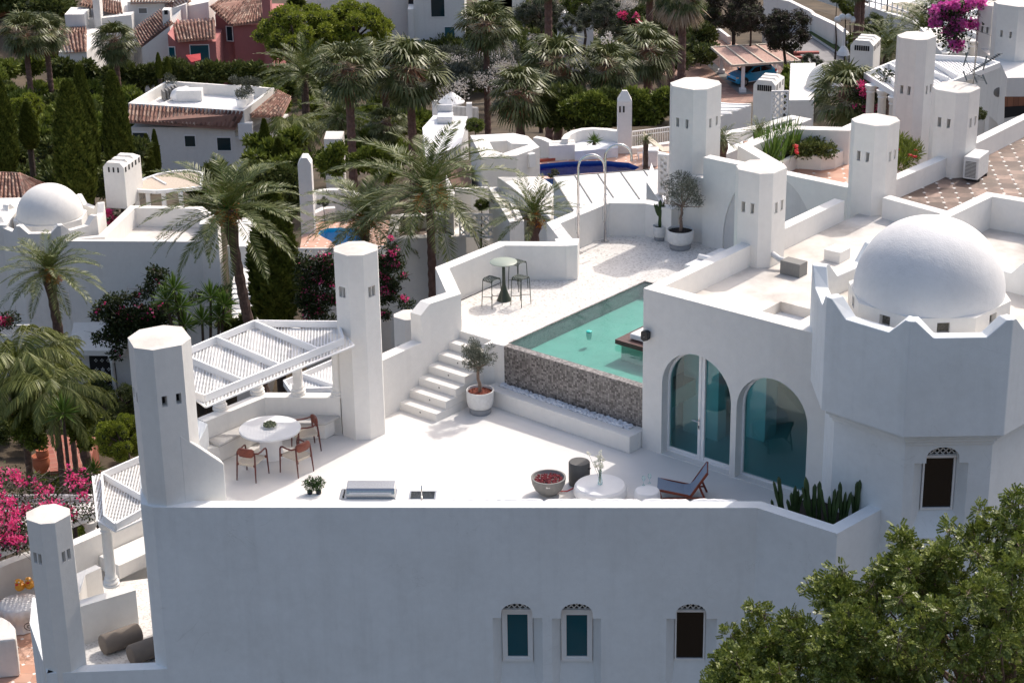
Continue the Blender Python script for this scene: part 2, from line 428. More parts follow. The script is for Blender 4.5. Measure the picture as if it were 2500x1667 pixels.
MT['pinkwall'] = plain('pink_render', (.42, .16, .15), .9, var=.06, vscale=1)
MT['awning'] = plain('red_awning', (.42, .045, .05), .9)
MT['bluedoor'] = plain('teal_door', (.02, .10, .12), .4)
MT['duck'] = plain('yellow_plastic', (.75, .33, .03), .4)
MT['duckred'] = plain('red_plastic', (.6, .03, .02), .4)
MT['rust'] = plain('taupe_cushion', (.20, .165, .135), .95, var=.06)
MT['wroughtiron'] = plain('wrought_iron', (.03, .022, .02), .6)
MT['blueceramic'] = plain('blue_ceramic', (.01, .02, .12), .2)
MT['poolblue'] = plain('pool_blue_inside', (.03, .42, .62), .5)
MT['flowerred'] = plain('red_flower', (.55, .015, .02), .6, var=.2)
MT['flowerwhite'] = plain('white_flower', (.72, .70, .60), .8, var=.15)
MT['trunkdark'] = plain('tree_bark', (.06, .042, .032), .95, var=.4, vscale=6, bmp=.7)
MT['cactus'] = plain('cactus_skin', (.032, .062, .012), .5, var=.35, vscale=5)
MT['cactus2'] = plain('cactus_edge', (.12, .17, .06), .6)
MT['rock'] = plain('rock', (.18, .13, .10), .95, var=.4, vscale=3, bmp=.8)

# foliage
MT['f_date'] = foliage('date_palm_leaf', (.038, .054, .012), (.095, .122, .028), (.25, .255, .10), .42, .15, .5)
MT['f_fan'] = foliage('fan_palm_leaf', (.040, .052, .013), (.090, .110, .032), (.24, .24, .11), .4, .15, .5)
MT['f_queen'] = foliage('weeping_palm_leaf', (.05, .07, .014), (.13, .155, .035), (.28, .29, .09), .42, .2, .5)
MT['f_yucca'] = foliage('yucca_leaf', (.03, .07, .012), (.09, .16, .025), (.19, .27, .06), .4, .2, .5)
MT['f_cypress'] = foliage('cypress_leaf', (.048, .066, .010), (.10, .125, .022), (.18, .20, .04), .7, .1, .2)
MT['f_oak'] = foliage('broad_leaf_bright', (.09, .12, .012), (.21, .25, .028), (.34, .37, .06), .55, .25, .3)
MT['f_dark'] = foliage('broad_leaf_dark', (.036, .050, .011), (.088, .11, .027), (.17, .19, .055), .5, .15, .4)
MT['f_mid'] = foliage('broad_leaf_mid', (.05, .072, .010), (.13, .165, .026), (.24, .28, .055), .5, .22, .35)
MT['f_brown'] = foliage('purple_leaf', (.02, .014, .012), (.045, .036, .026), (.10, .085, .06), .45, .12, .4)
MT['f_grey'] = foliage('grey_green_leaf', (.04, .045, .032), (.09, .10, .075), (.18, .19, .15), .6, .15, .3)
MT['f_olive'] = foliage('olive_leaf', (.06, .065, .045), (.13, .14, .105), (.24, .25, .20), .5, .15, .4)
MT['f_carob'] = foliage('carob_leaf', (.050, .072, .012), (.13, .17, .028), (.30, .33, .08), .38, .2, .55)
MT['f_boug'] = foliage('bougainvillea_leaf', (.012, .018, .008), (.03, .045, .014), (.07, .09, .03), .6, .2, .3)
MT['f_pink'] = foliage('pink_bract', (.58, .03, .14), (.82, .07, .27), (.88, .26, .40), .7, .35, .2)
MT['f_magenta'] = foliage('magenta_bract', (.60, .05, .36), (.78, .14, .52), (.85, .32, .62), .7, .35, .2)
MT['f_twig'] = foliage('dry_twig', (.07, .055, .05), (.12, .10, .09), (.2, .17, .15), .9, .0, .2)
MT['f_whitefl'] = foliage('white_blossom', (.34, .31, .28), (.52, .48, .45), (.66, .62, .58), .8, .2, .2)
MT['f_herb'] = foliage('herb_leaf', (.02, .05, .012), (.055, .10, .03), (.11, .17, .06), .6, .2, .3)
MT['f_arti'] = foliage('artichoke', (.06, .07, .04), (.12, .135, .08), (.2, .22, .14), .7, .0, .3)

def mk_rooftile():
    m, nt, b = nodes('clay_roof_tile'); g = nt.nodes.new('ShaderNodeNewGeometry')
    c = ramp(nt, g.outputs['Random Per Island'], [(.05, (.10, .052, .042)), (.35, (.22, .105, .08)), (.6, (.31, .17, .13)), (.85, (.46, .33, .26)), (.97, (.15, .10, .085))])
    n = noise(nt, 2.2, 5, .7, coords(nt)); f = ramp(nt, n, [(.45, (0, 0, 0)), (.7, (.5, .5, .5))])
    c = mix(nt, f, c, (.13, .095, .075, 1)); L(nt, c, b.inputs['Base Color']); b.inputs['Roughness'].default_value = .9; return m
MT['rooftile'] = mk_rooftile()
MT['tile_dark'] = tiles('weathered_terrace_tile', .42, math.radians(5), [(.15, .10, .08), (.24, .16, .125), (.40, .28, .225), (.20, .145, .115)], inset=True, dirt=.85, joint=(.06, .045, .04))
MT['tile_pink'] = tiles('salmon_terrace_tile', .42, math.radians(5), [(.50, .27, .19), (.56, .33, .24), (.60, .38, .29)], inset=True, dirt=.05, joint=(.42, .27, .2))
MT['tile_red'] = tiles('red_path_tile', .42, math.radians(-20), [(.26, .07, .045), (.32, .10, .065), (.30, .085, .05)], dirt=.1, joint=(.36, .2, .14), jw=.03)
MT['tile_yard'] = tiles('brick_yard', .5, math.radians(20), [(.36, .20, .15), (.45, .26, .19), (.40, .24, .18), (.30, .17, .13)], dirt=.35, joint=(.25, .15, .12), jw=.03)
def mk_mosaic():
    m, nt, b = nodes('grey_brown_mosaic'); br = nt.nodes.new('ShaderNodeTexBrick'); uv = nt.nodes.new('ShaderNodeUVMap')
    L(nt, uv.outputs[0], br.inputs['Vector']); br.offset = 0.0; br.inputs['Scale'].default_value = 1.0
    br.inputs['Brick Width'].default_value = .052; br.inputs['Row Height'].default_value = .052; br.inputs['Mortar Size'].default_value = .003
    br.inputs['Color1'].default_value = (.055, .047, .043, 1); br.inputs['Color2'].default_value = (.42, .38, .35, 1); br.inputs['Mortar'].default_value = (.075, .065, .06, 1)
    n = noise(nt, 1.6, 3, .6, coords(nt)); hm = nt.nodes.new('ShaderNodeMath'); hm.operation = 'MULTIPLY'; L(nt, n, hm.inputs[0]); hm.inputs[1].default_value = .45; c = mix(nt, hm.outputs[0], br.outputs['Color'], (.13, .115, .105, 1)); L(nt, c, b.inputs['Base Color'])
    b.inputs['Roughness'].default_value = .35; bump(nt, b, br.outputs['Fac'], -.3, .01); return m
MT['mosaic'] = mk_mosaic()
def mk_gravel():
    m, nt, b = nodes('white_marble_gravel'); v = nt.nodes.new('ShaderNodeTexVoronoi'); v.inputs['Scale'].default_value = 26; L(nt, coords(nt), v.inputs['Vector'])
    n = noise(nt, 1.2, 4, .6, coords(nt))
    sp = nt.nodes.new('ShaderNodeSeparateColor'); L(nt, v.outputs['Color'], sp.inputs[0])
    c = ramp(nt, sp.outputs[0], [(.0, (.42, .39, .36)), (.12, (.57, .54, .51)), (.35, (.67, .645, .61)), (1, (.75, .725, .69))])
    f = ramp(nt, n, [(.4, (1, 1, 1)), (.75, (.90, .89, .88))]); c = mix(nt, 1.0, c, f, 'MULTIPLY')
    L(nt, c, b.inputs['Base Color']); b.inputs['Roughness'].default_value = .9
    bump(nt, b, v.outputs['Distance'], -.5, .02); return m
MT['gravel'] = mk_gravel()
def mk_water(name, col, rough=.02, bscale=3.5, bst=.3, alpha=.55):
    m, nt, b = nodes(name); out = nt.nodes['Material Output']
    tr = nt.nodes.new('ShaderNodeBsdfTransparent'); tr.inputs['Color'].default_value = (*col, 1)
    gl = nt.nodes.new('ShaderNodeBsdfGlossy'); gl.inputs['Roughness'].default_value = rough
    fr = nt.nodes.new('ShaderNodeFresnel'); fr.inputs['IOR'].default_value = 1.33
    bp = nt.nodes.new('ShaderNodeBump'); bp.inputs['Strength'].default_value = bst; bp.inputs['Distance'].default_value = .05
    h = noise(nt, bscale, 3, .5, coords(nt)); L(nt, h, bp.inputs['Height']); L(nt, bp.outputs[0], gl.inputs['Normal']); L(nt, bp.outputs[0], fr.inputs['Normal'])
    ms = nt.nodes.new('ShaderNodeMixShader'); L(nt, fr.outputs[0], ms.inputs[0]); L(nt, tr.outputs[0], ms.inputs[1]); L(nt, gl.outputs[0], ms.inputs[2])
    L(nt, ms.outputs[0], out.inputs['Surface']); return m
MT['water'] = mk_water('pool_water', (.56, .86, .83))
MT['waterblue'] = mk_water('blue_pool_water', (.5, .88, .98))
MT['poolbed'] = plain('pool_bed_render', (.29, .44, .385), .8, var=.09, vscale=1.6)
def mk_glass(name, tint, refl=.5, base=None, rough=.01):
    m, nt, b = nodes(name); out = nt.nodes['Material Output']
    tr = nt.nodes.new('ShaderNodeBsdfTransparent'); tr.inputs['Color'].default_value = (*tint, 1)
    gl = nt.nodes.new('ShaderNodeBsdfGlossy'); gl.inputs['Roughness'].default_value = rough; gl.inputs['Color'].default_value = (.8, .95, .96, 1)
    lw = nt.nodes.new('ShaderNodeFresnel'); lw.inputs['IOR'].default_value = 1.5
    mu = nt.nodes.new('ShaderNodeMath'); mu.operation = 'MULTIPLY_ADD'; L(nt, lw.outputs[0], mu.inputs[0]); mu.inputs[1].default_value = .7; mu.inputs[2].default_value = refl
    ms = nt.nodes.new('ShaderNodeMixShader'); L(nt, mu.outputs[0], ms.inputs[0]); L(nt, tr.outputs[0], ms.inputs[1]); L(nt, gl.outputs[0], ms.inputs[2])
    L(nt, ms.outputs[0], out.inputs['Surface']); return m
MT['glass_teal'] = mk_glass('teal_tinted_glass', (.40, .84, .86), .05)
MT['glass_dark'] = plain('dark_window_glass', (.006, .03, .04), .06)
MT['glass_blue'] = plain('teal_window_pane', (.008, .085, .115), .04)
MT['glass_black'] = plain('black_window_pane', (.008, .007, .007), .25)
MT['glass_clear'] = mk_glass('clear_glass', (.90, .95, .94), .04)
MT['deckpanel'] = plain('pale_roof_panel', (.80, .795, .79), .5, var=.02)
MT['brickwood'] = tiles('wood_parquet', .3, math.radians(45), [(.22, .08, .04), (.30, .12, .06)], dirt=.2, joint=(.1, .04, .02))
MT['reddtile'] = plain('red_skirting', (.34, .07, .04), .7, var=.15)
MT['plate'] = plain('white_ceramic', (.80, .80, .78), .25)

# ------------------------------------------------------------------ the main villa
ZU = 1.45; ZP = .95; ZR = 3.45; ZRP = 4.0; ZL = -3.9
GA = (math.cos(math.radians(-40)), math.sin(math.radians(-40))); GB = (math.cos(math.radians(50)), math.sin(math.radians(50)))
def go(p, a=0.0, b=0.0): return (p[0] + GA[0] * a + GB[0] * b, p[1] + GA[1] * a + GB[1] * b)
SKIRT = -14.0
villa = thing('white_villa', 'large white stucco villa with open roof terraces, pool and big dome filling the foreground', 'villa', (0, 40, 0))
F0 = q(7, 975, 447, ZP); F1 = q(9, 650, 450, ZP); F2 = q(9, 1160, 615, ZP); F3 = q(9, 1440, 460, ZP)

def keyhole(k, x0, x1, zbot, ysh, ax0, ax1, ytop, p0, p1, zbi):
    s0 = onw(k, x0, ysh, p0, p1)[0]; s1 = onw(k, x1, ysh, p0, p1)[0]; zs = onw(k, (x0 + x1) / 2, ysh, p0, p1)[1]
    a0 = onw(k, ax0, ysh, p0, p1)[0]; a1 = onw(k, ax1, ysh, p0, p1)[0]; zt = onw(k, (ax0 + ax1) / 2, ytop, p0, p1)[1]
    r = (a1 - a0) / 2; c = (a0 + a1) / 2; sp = zs + (zt - zs) * .35
    ar = [(c + r * math.cos(PI * i / 12), sp + (zt - sp) * math.sin(PI * i / 12)) for i in range(13)]
    out = [(s0, zbot), (s1, zbot), (s1, zs), (a1, zs)] + ar + [(a0, zs), (s0, zs)]
    inn = [(a0, zbi), (a1, zbi), (a1, zs), (a1, zs)] + ar + [(a0, zs), (a0, zs)]
    return (out, inn), (a0, a1, zbi, zs, sp, zt)
def onface(p0, p1, d):
    L_ = math.dist(p0, p1); ex, ey = (p1[0] - p0[0]) / L_, (p1[1] - p0[1]) / L_
    return lambda s, z, dd=0.0: (p0[0] + ex * s - ey * (d + dd), p0[1] + ey * s + ex * (d + dd), z)
def strip(m, P, s0, s1, z0, z1, th, d0=0.0):
    """small box on a wall plane, standing out by th"""
    vs = [P(s, z, d) for d in (d0, d0 - th) for z in (z0, z1) for s in (s0, s1)]
    m.add(vs, [(0, 1, 3, 2), (4, 6, 7, 5), (0, 4, 5, 1), (2, 3, 7, 6), (0, 2, 6, 4), (1, 5, 7, 3)])
def window_fill(parent, info, p0, p1, depth, glass, gb=None, fw=.07, label=None, ztrans=None, framed=True):
    a0, a1, zb, zs, sp, zt = info; P = onface(p0, p1, depth)
    zt_ = ztrans if ztrans is not None else zs + .02
    fr = M()
    strip(fr, P, a0 + .004, a0 + fw, zb, zt_, .06); strip(fr, P, a1 - fw, a1 - .004, zb, zt_, .06)
    strip(fr, P, a0 + fw, a1 - fw, zb, zb + fw, .06); strip(fr, P, a0 + fw, a1 - fw, zt_ - fw * .9, zt_, .06)
    strip(fr, P, a0 + .004, a1 - .004, zt_, zt_ + .035, .09)
    if framed:
        g = fw + .045
        strip(fr, P, a0 + fw, a0 + g, zb + fw, zt_ - fw * .9, .04); strip(fr, P, a1 - g, a1 - fw, zb + fw, zt_ - fw * .9, .04)
        strip(fr, P, a0 + g, a1 - g, zb + fw, zb + g, .04); strip(fr, P, a0 + g, a1 - g, zt_ - g, zt_ - fw * .9, .04)
    w = part('window', fr, MT['whitepaint'], parent, label=label)
    g = M(); g.face([P(a0 + fw * .5, zb + fw * .5, -.012), P(a1 - fw * .5, zb + fw * .5, -.012), P(a1 - fw * .5, zt_, -.012), P(a0 + fw * .5, zt_, -.012)])
    part('pane', g, glass, w)
    dk = M(); dk.face([P(a0, zt_, .0), P(a1, zt_, .0), P(a1, zt, .0), P(a0, zt, .0)]); part('lattice_backing', dk, MT['dark'], w)
    la = M(); c = (a0 + a1) / 2; r = (a1 - a0) / 2; st = .085; k = -14
    for sgn in (1, -1):
        for k in range(-16, 17):
            pts = []
            for i in range(60):
                t = -1.2 + i * .04; s = c + t; z = zt_ + sgn * (t) + k * st * 1.414
                inside = (zt_ <= z) and abs(s - c) < r and (z < sp or ((s - c) / r) ** 2 + ((z - sp) / (zt - sp)) ** 2 < 1)
                if inside: pts.append((s, z))
            if len(pts) > 1:
                a = P(*pts[0], -.03); b = P(*pts[-1], -.03); la.beam(a, b, .022, .02)
    part('lattice', la, MT['whitepaint'], w)
    return w

# front facade and its three windows
DEP = .36
hA, iA = keyhole(8, 1052, 1370, -5.4, 1152, 1107, 1306, 1060, F0, F1, onw(8, 1205, 1474, F0, F1)[1])
hB, iB = keyhole(8, 1430, 1745, -5.4, 1155, 1488, 1690, 1060, F0, F1, onw(8, 1590, 1474, F0, F1)[1])
hC, iC = keyhole(9, 70, 396, -5.4, 1157, 131, 325, 1063, F0, F1, onw(9, 230, 1466, F0, F1)[1])
m = M(); m.wall([F0, F1, F2, F3], SKIRT, ZP, .31, zin=-.05, holes={0: [hA, hB, hC]}, depth=DEP)
part('front_wall', m, MT['stucco_f'], villa, bevel=.022)
window_fill(villa, iA, F0, F1, DEP, MT['glass_blue'], label='left window of the pair, leaves reflected in its pane')
window_fill(villa, iB, F0, F1, DEP, MT['glass_blue'], label='right window of the pair, plain teal pane')
window_fill(villa, iC, F0, F1, DEP, MT['glass_black'], fw=.035, framed=False, label='single window with black pane')

# terrace floor
SO = q('b', 95, 850, ZP); SC = q('b', 585, 652, ZP); SE = q('b', 1205, 655, ZP)      # outer rim of the seat parapet
m = M(); inn = offset([F0, F1, F2, F3], .3)
m.prism([inn[0], inn[1], inn[2], (9.0, 40.6), (6.6, 43.5), (3.2, 46.3), (-1.6, 48.3), (-4.2, 47.2), SE, SC, SO, (-8.4, 40.5)], -.4, 0.0)
part('terrace_floor', m, MT['floor'], villa)

# seat parapet with benches
pin = offset([SE, SC, SO], .30)
m = M(); m.wall([SE, SC, SO], -9.0, ZP, .30, zin=-.02); part('seat_parapet', m, MT['stucco'], villa, bevel=.02)
m = M(); bench = [pin[0], pin[1], pin[2], q('b', 40, 1110, .42), q('b', 265, 1062, .42), q('b', 575, 905, .42), q('b', 880, 888, .42), q('b', 1075, 888, .42), q('b', 1190, 825, .42)]
m.prism(bench, 0.0, .42); part('bench', m, MT['stucco'], villa, bevel=.02)

# left big chimney tower
def octo(c, Ls, Lc, ang):
    """chamfered square: long sides Ls, chamfers Lc; ang = direction of the first long side"""
    h = (Ls + 2 * Lc * math.sqrt(.5)) / 2; a = Ls / 2; pts = [(-a, -h), (a, -h), (h, -a), (h, a), (a, h), (-a, h), (-h, a), (-h, -a)]
    ca, sa = math.cos(ang), math.sin(ang)
    return [(c[0] + x * ca - y * sa, c[1] + x * sa + y * ca) for x, y in pts]
def tower(parent, pts, z0, z1, slots=(0, 2), zs=None, sw=.1, sh=.26, mat=None, cap='stucco_r', name='chimney_tower', taper=1.0, gap=.27, label=None, rise=.03):
    n = len(pts); cx = sum(p[0] for p in pts) / n; cy = sum(p[1] for p in pts) / n
    if area(pts) < 0: pts = pts[::-1]
    m = M(); zs = zs if zs is not None else z1 - 1.0; sl = []
    for i in range(n):
        a, b = pts[i], pts[(i + 1) % n]; L_ = math.dist(a, b); hs = []
        if i in slots:
            g = gap * L_ / .6 if gap * 2 < L_ else L_ * .25
            for off in (-g / 2, g / 2): hs.append(rect(L_ / 2 + off - sw / 2, L_ / 2 + off + sw / 2, zs - sh / 2, zs + sh / 2))
        m.facade(a, b, z0, z1, hs, .2)
        P = onface(a, b, .1995)
        for h in hs: sl.append([P(s, z) for s, z in h])
    apex = (cx, cy, z1 + rise)
    for i in range(n): a, b = pts[i], pts[(i + 1) % n]; m.face([(a[0], a[1], z1), (b[0], b[1], z1), apex])
    o = part(name, m, MT[mat or 'stucco'], parent, label=label); weld(o); o.data.materials.append(MT['stucco_r'])
    for p in o.data.polygons:
        if p.normal.z > .5: p.material_index = 1
    bv = o.modifiers.new('bevel', 'BEVEL'); bv.width = .018; bv.segments = 2; bv.limit_method = 'ANGLE'; bv.angle_limit = math.radians(28)
    for f in sl: k_ = M(); k_.face(f); part('vent_slot', k_, MT['slot'], o)
    return o
bt = [q('e', x, y, 4.53) for x, y in ((1465, 208), (1538, 325), (1757, 352), (2085, 292), (2192, 210), (2090, 80), (1880, 62), (1600, 115))]
tower(villa, bt, ZL, 4.53, slots=(0, 2), zs=4.53 - 1.18, sw=.115, sh=.24, label='widest chimney tower, standing on the left end of the front wall', gap=.30)
# buttress foot of the big tower towards the terrace
fb = q(7, 1444, 357, ZP); pB0 = bt[3]; z0b = onw('S', 461, 1076, pB0, fb)[1]; z1b = onw('S', 549, 1131, pB0, fb)[1]; bx_, by_ = fb[0] - pB0[0], fb[1] - pB0[1]; Lb_ = math.hypot(bx_, by_); nb = (-by_ / Lb_ * .3, bx_ / Lb_ * .3)
m = M(); m.prism([(pB0[0] - bx_ * .3, pB0[1] - by_ * .3), fb, (fb[0] + nb[0], fb[1] + nb[1]), (pB0[0] + nb[0] - bx_ * .3, pB0[1] + nb[1] - by_ * .3)], -.02, [z0b + (z0b - z1b) * .3, z1b, z1b, z0b + (z0b - z1b) * .3])
part('buttress', m, MT['stucco'], villa, bevel=.03)

# chimney tower beside the dining corner
c2 = q('b', 1370, 1000, 0)
tw2 = octo((c2[0], c2[1] + .38), .46, .36, math.radians(-43))
tower(villa, tw2, -6, 4.66, slots=(0, 2, 4, 6), zs=4.66 - .95, label='slim chimney tower between the pergola and the stairs', gap=.25)

# outer stair wall: low part, block, high part
w_lo = [tw2[6], q(5, 545, 855, 1.5)]
lo_in0 = q(5, 335, 1000, 1.5); lo_in1 = q(5, 600, 880, 1.5)
d_ = (lo_in1[0] - lo_in0[0], lo_in1[1] - lo_in0[1]); Ld = math.hypot(*d_); d_ = (d_[0] / Ld, d_[1] / Ld); n_ = (-d_[1], d_[0])
T_ = .32
st0 = (lo_in0[0] - d_[0] * .25, lo_in0[1] - d_[1] * .25)
w1c_in = q(5, 850, 568, 2.42)     # inner corner where the high wall turns left
w1d_in = q(5, 775, 405, 2.42); w1e_in = q(5, 1130, 260, 2.42); w1f_in = q(5, 1535, 263, 2.42)
stp_in = q(5, 605, 655, 2.42)
# inner faces looked up from the terrace side; walls run so that their thickness lies outside
m = M(); m.wall([st0, lo_in1][::1], -9.0, 1.5, T_, zin=-9.0); part('stair_wall', m, MT['stucco'], villa, bevel=.02)
m = M(); m.wall([lo_in1, (lo_in1[0] + d_[0] * .35, lo_in1[1] + d_[1] * .35), w1c_in, w1d_in, w1e_in, w1f_in], -9.0, [2.22, 2.42, 2.42, 2.42, 2.42, 2.42], T_ + .02, zin=-9.0)
part('upper_parapet', m, MT['stucco'], villa, bevel=.02)

# stairs: seven risers
ns = 7; rise = ZU / ns
s0 = q(5, 470, 1310, 0); s0r = q(5, 695, 1385, 0); u = (s0r[0] - s0[0], s0r[1] - s0[1]); Lw = math.hypot(*u); u = (u[0] / Lw, u[1] / Lw)
s6 = q(5, 825, 798, ZU); run = ((s6[0] - s0[0]) / 6, (s6[1] - s0[1]) / 6); rl = math.hypot(*run)
m = M(); dots = M()
for i in range(ns):
    a = (s0[0] + run[0] * i - .06 * u[0], s0[1] + run[1] * i - .06 * u[1]); b = (s0[0] + run[0] * i + u[0] * Lw, s0[1] + run[1] * i + u[1] * Lw)
    k = ns - i + .3
    c = (b[0] + run[0] * k, b[1] + run[1] * k); d = (a[0] + run[0] * k, a[1] + run[1] * k)
    m.prism([a, b, c, d], rise * i - (.05 if i == 0 else 0), rise * (i + 1))
    if i < 6:
        mp = ((a[0] + b[0]) / 2 + u[0] * .08, (a[1] + b[1]) / 2 + u[1] * .08); P = onface(mp, b, -.004)
        dots.add([P(.022 * math.cos(2 * PI * j / 10), rise * (i + .55) + .022 * math.sin(2 * PI * j / 10)) for j in range(10)], [tuple(range(10))])
part('stairs', m, MT['stucco'], villa, bevel=.012)
part('step_light', dots, MT['black'], villa)

# upper terrace, pool wall, planter
PA = (-0.20, 45.80 + .02); pa = q(5, 1125, 900, ZU); pb = q(5, 2005, 1165, ZU); pe = q(5, 2025, 490, ZU)
stairR = (s0[0] + u[0] * Lw, s0[1] + u[1] * Lw)
topR = (stairR[0] + run[0] * 6.3, stairR[1] + run[1] * 6.3)
cg = q(5, 1060, 885, ZU)          # white corner beside the mosaic
PW = math.dist(pa, pb)
ex = ((pb[0] - pa[0]) / PW, (pb[1] - pa[1]) / PW); ey = ((pe[0] - pa[0]), (pe[1] - pa[1])); LY = math.hypot(*ey); ey = (ey[0] / LY, ey[1] / LY)
def pool(a, b): return (pa[0] + ex[0] * a + ey[0] * b, pa[1] + ex[1] * a + ey[1] * b)
PWX = 4.9
# terrace slab around the pool basin
m = M()
slab = [(s6[0] + .02, s6[1] + .12), topR, (cg[0], cg[1] + .05), pa, pool(.0, LY), pool(PWX, LY), (7.4, 50.6), (9.2, 52.6), (6.0, 55.4), (4.0, 56.3), (2.6, 54.7), (1.25, 52.6), (1.6, 51.0), (-.28, 50.9), (-1.75, 49.1), (w1c_in[0] - .12, w1c_in[1] + .05)]
m.prism(slab, -3.0, ZU - .004); part('upper_terrace_floor', m, MT['gravel'], villa)
# white wall between stairs and mosaic
m = M(); m.prism([(stairR[0] + run[0] * 5.0, stairR[1] + run[1] * 5.0), (cg[0], cg[1]), pa, (pa[0] + ey[0] * .12, pa[1] + ey[1] * .12), (topR[0] + .25, topR[1] + .3), (topR[0] - .02, topR[1])], -.02, ZU + .002)
part('terrace_edge', m, MT['stucco'], villa, bevel=.012)
# basin
ZB = 1.04
m = M()
WT = .22
mw = M(); mw.prism([pool(0, 0), pool(PWX, 0), pool(PWX, WT), pool(0, WT)], .02, ZU)
pw = part('pool_wall', mw, MT['mosaic'], villa)
def boxuv(o):
    me = o.data; uvl = me.uv_layers.new(name='UVMap')
    for p in me.polygons:
        n = p.normal
        for li in p.loop_indices:
            c = me.vertices[me.loops[li].vertex_index].co
            if abs(n.z) > .7: uvl.data[li].uv = (c.x * ex[0] + c.y * ex[1], c.x * ey[0] + c.y * ey[1])
            else:
                t = (-n.y, n.x); uvl.data[li].uv = (c.x * t[0] + c.y * t[1], c.z)
boxuv(pw)
rim = M(); rim.prism([pool(-.045, WT), pool(0.0, WT), pool(0.0, LY), pool(-.045, LY + .045)], ZU - .1, ZU + .006); rim.prism([pool(0.0, LY), pool(PWX, LY), pool(PWX, LY + .045), pool(-.045, LY + .045)], ZU - .1, ZU + .006)
pr_ = part('pool_rim', rim, MT['mosaic'], villa); boxuv(pr_)
m = M(); P4 = [pool(0, WT), pool(PWX, WT), pool(PWX, LY), pool(0, LY)]
m.face([(p[0], p[1], ZB) for p in P4])
for i in range(4):
    a, b = P4[i], P4[(i + 1) % 4]; m.face([(a[0], a[1], ZU - .004), (a[0], a[1], ZB), (b[0], b[1], ZB), (b[0], b[1], ZU - .004)][::-1])
part('pool_basin', m, MT['poolbed'], villa)
me_ = M(); me_.face([(p[0], p[1], ZU - .012) for p in offset([pool(0, WT - .02), pool(PWX, WT - .02), pool(PWX, LY), pool(0, LY), pool(0, WT - .02)], .004)[:4]])
o = part('pool_water', me_, MT['water']); tag(o, kind='structure')
# planter along the mosaic
g0 = q('a', 1320, 618, 0); g1 = q('a', 1440, 560, 0); h0 = q(5, 1340 - 280, 1240 + 0, .42)
PZ = .43; gb = pool(PWX - .3, -.02)
plo = q('a', 30, 170, 0)            # far left foot, behind the potted olive
pin0 = q('a', 150, 0, PZ)
m = M()
ff = [plo, g0, (g0[0] + ey[0] * .56, g0[1] + ey[1] * .56)]
dpl = (g0[0] - plo[0], g0[1] - plo[1]); Lp = math.hypot(*dpl); dpl = (dpl[0] / Lp, dpl[1] / Lp); npl = (-dpl[1], dpl[0])
pl0 = (plo[0] - dpl[0] * .35, plo[1] - dpl[1] * .35)
tF = .30
def pp(a, b): return (pl0[0] + dpl[0] * a + npl[0] * b, pl0[1] + dpl[1] * a + npl[1] * b)
LPn = Lp + .35; DP = 1.0
m.prism([pp(0, 0), pp(LPn, 0), pp(LPn, tF), pp(0, tF)], 0, PZ)
m.prism([pp(LPn - .28, tF), pp(LPn, tF), pp(LPn + .0, DP), pp(LPn - .28, DP)], 0, PZ - .0005)
m.prism([pp(0, tF), pp(.2, tF), pp(.2, DP + .3), pp(0, DP + .3)], 0, PZ - .0005)
part('planter_bench', m, MT['stucco'], villa, bevel=.014)
rng = random.Random(4); m = M()
m.face([(*pp(.2, tF), PZ - .05), (*pp(LPn - .28, tF), PZ - .05), (*pp(LPn - .28, DP + .4), PZ - .05), (*pp(.2, DP + .4), PZ - .05)])
o = part('planter_bed', m, MT['pebble'], villa)
pm = M(); cnt = 0
pf0 = pool(0, 0)
while cnt < 1000:
    a = rng.uniform(.22, LPn - .3); b = rng.uniform(tF + .02, DP + .3)
    p = pp(a, b)
    if (p[0] - pf0[0]) * ey[0] + (p[1] - pf0[1]) * ey[1] > -.02: continue
    s = rng.uniform(.028, .05); pm.blob((p[0], p[1], PZ - .03 + rng.uniform(0, .06)), s, 1, .15, rng, (rng.uniform(.8, 1.3), rng.uniform(.8, 1.3), rng.uniform(.6, .9))); cnt += 1
o = part('pebbles', pm, MT['pebble'], villa, smooth=True); tag(o, kind='stuff')

# ---- garden room with two arches
R0 = q(5, 2010, 545, ZRP); R1 = q(6, 893, 803, ZRP); b0_ = q('a', 1440, 560, 0)
W0 = (b0_[0], b0_[1])
dW = (R1[0] - R0[0], R1[1] - R0[1]); LW = math.hypot(*dW); dW = (dW[0] / LW, dW[1] / LW)
W1 = (W0[0] + dW[0] * (LW + .95), W0[1] + dW[1] * (LW + .95))
def ow(k, x, y): return onw(k, x, y, W0, W1)
a1l = ow('a', 1622, 600)[0]; z_ap1 = ow(6, 235, 950)[1]; a1r = ow(6, 476, 1500)[0]
a2l = ow(9, 505, 250)[0]; a2r = ow(6, 968, 1480)[0]; z_ap2 = ow(6, 730, 1105)[1]
TH = .42
h1 = arch(a1l, a1r, .012, z_ap1, 16); h2 = arch(a2l, a2r, .012, z_ap2, 16)
m = M(); hh = [h1, h2]
m.wall([W0, W1], -.02, ZRP, TH, zin=-.02, holes={0: hh}, depth=TH, through=True, ends=True)
part('arch_wall', m, MT['stucco'], villa)
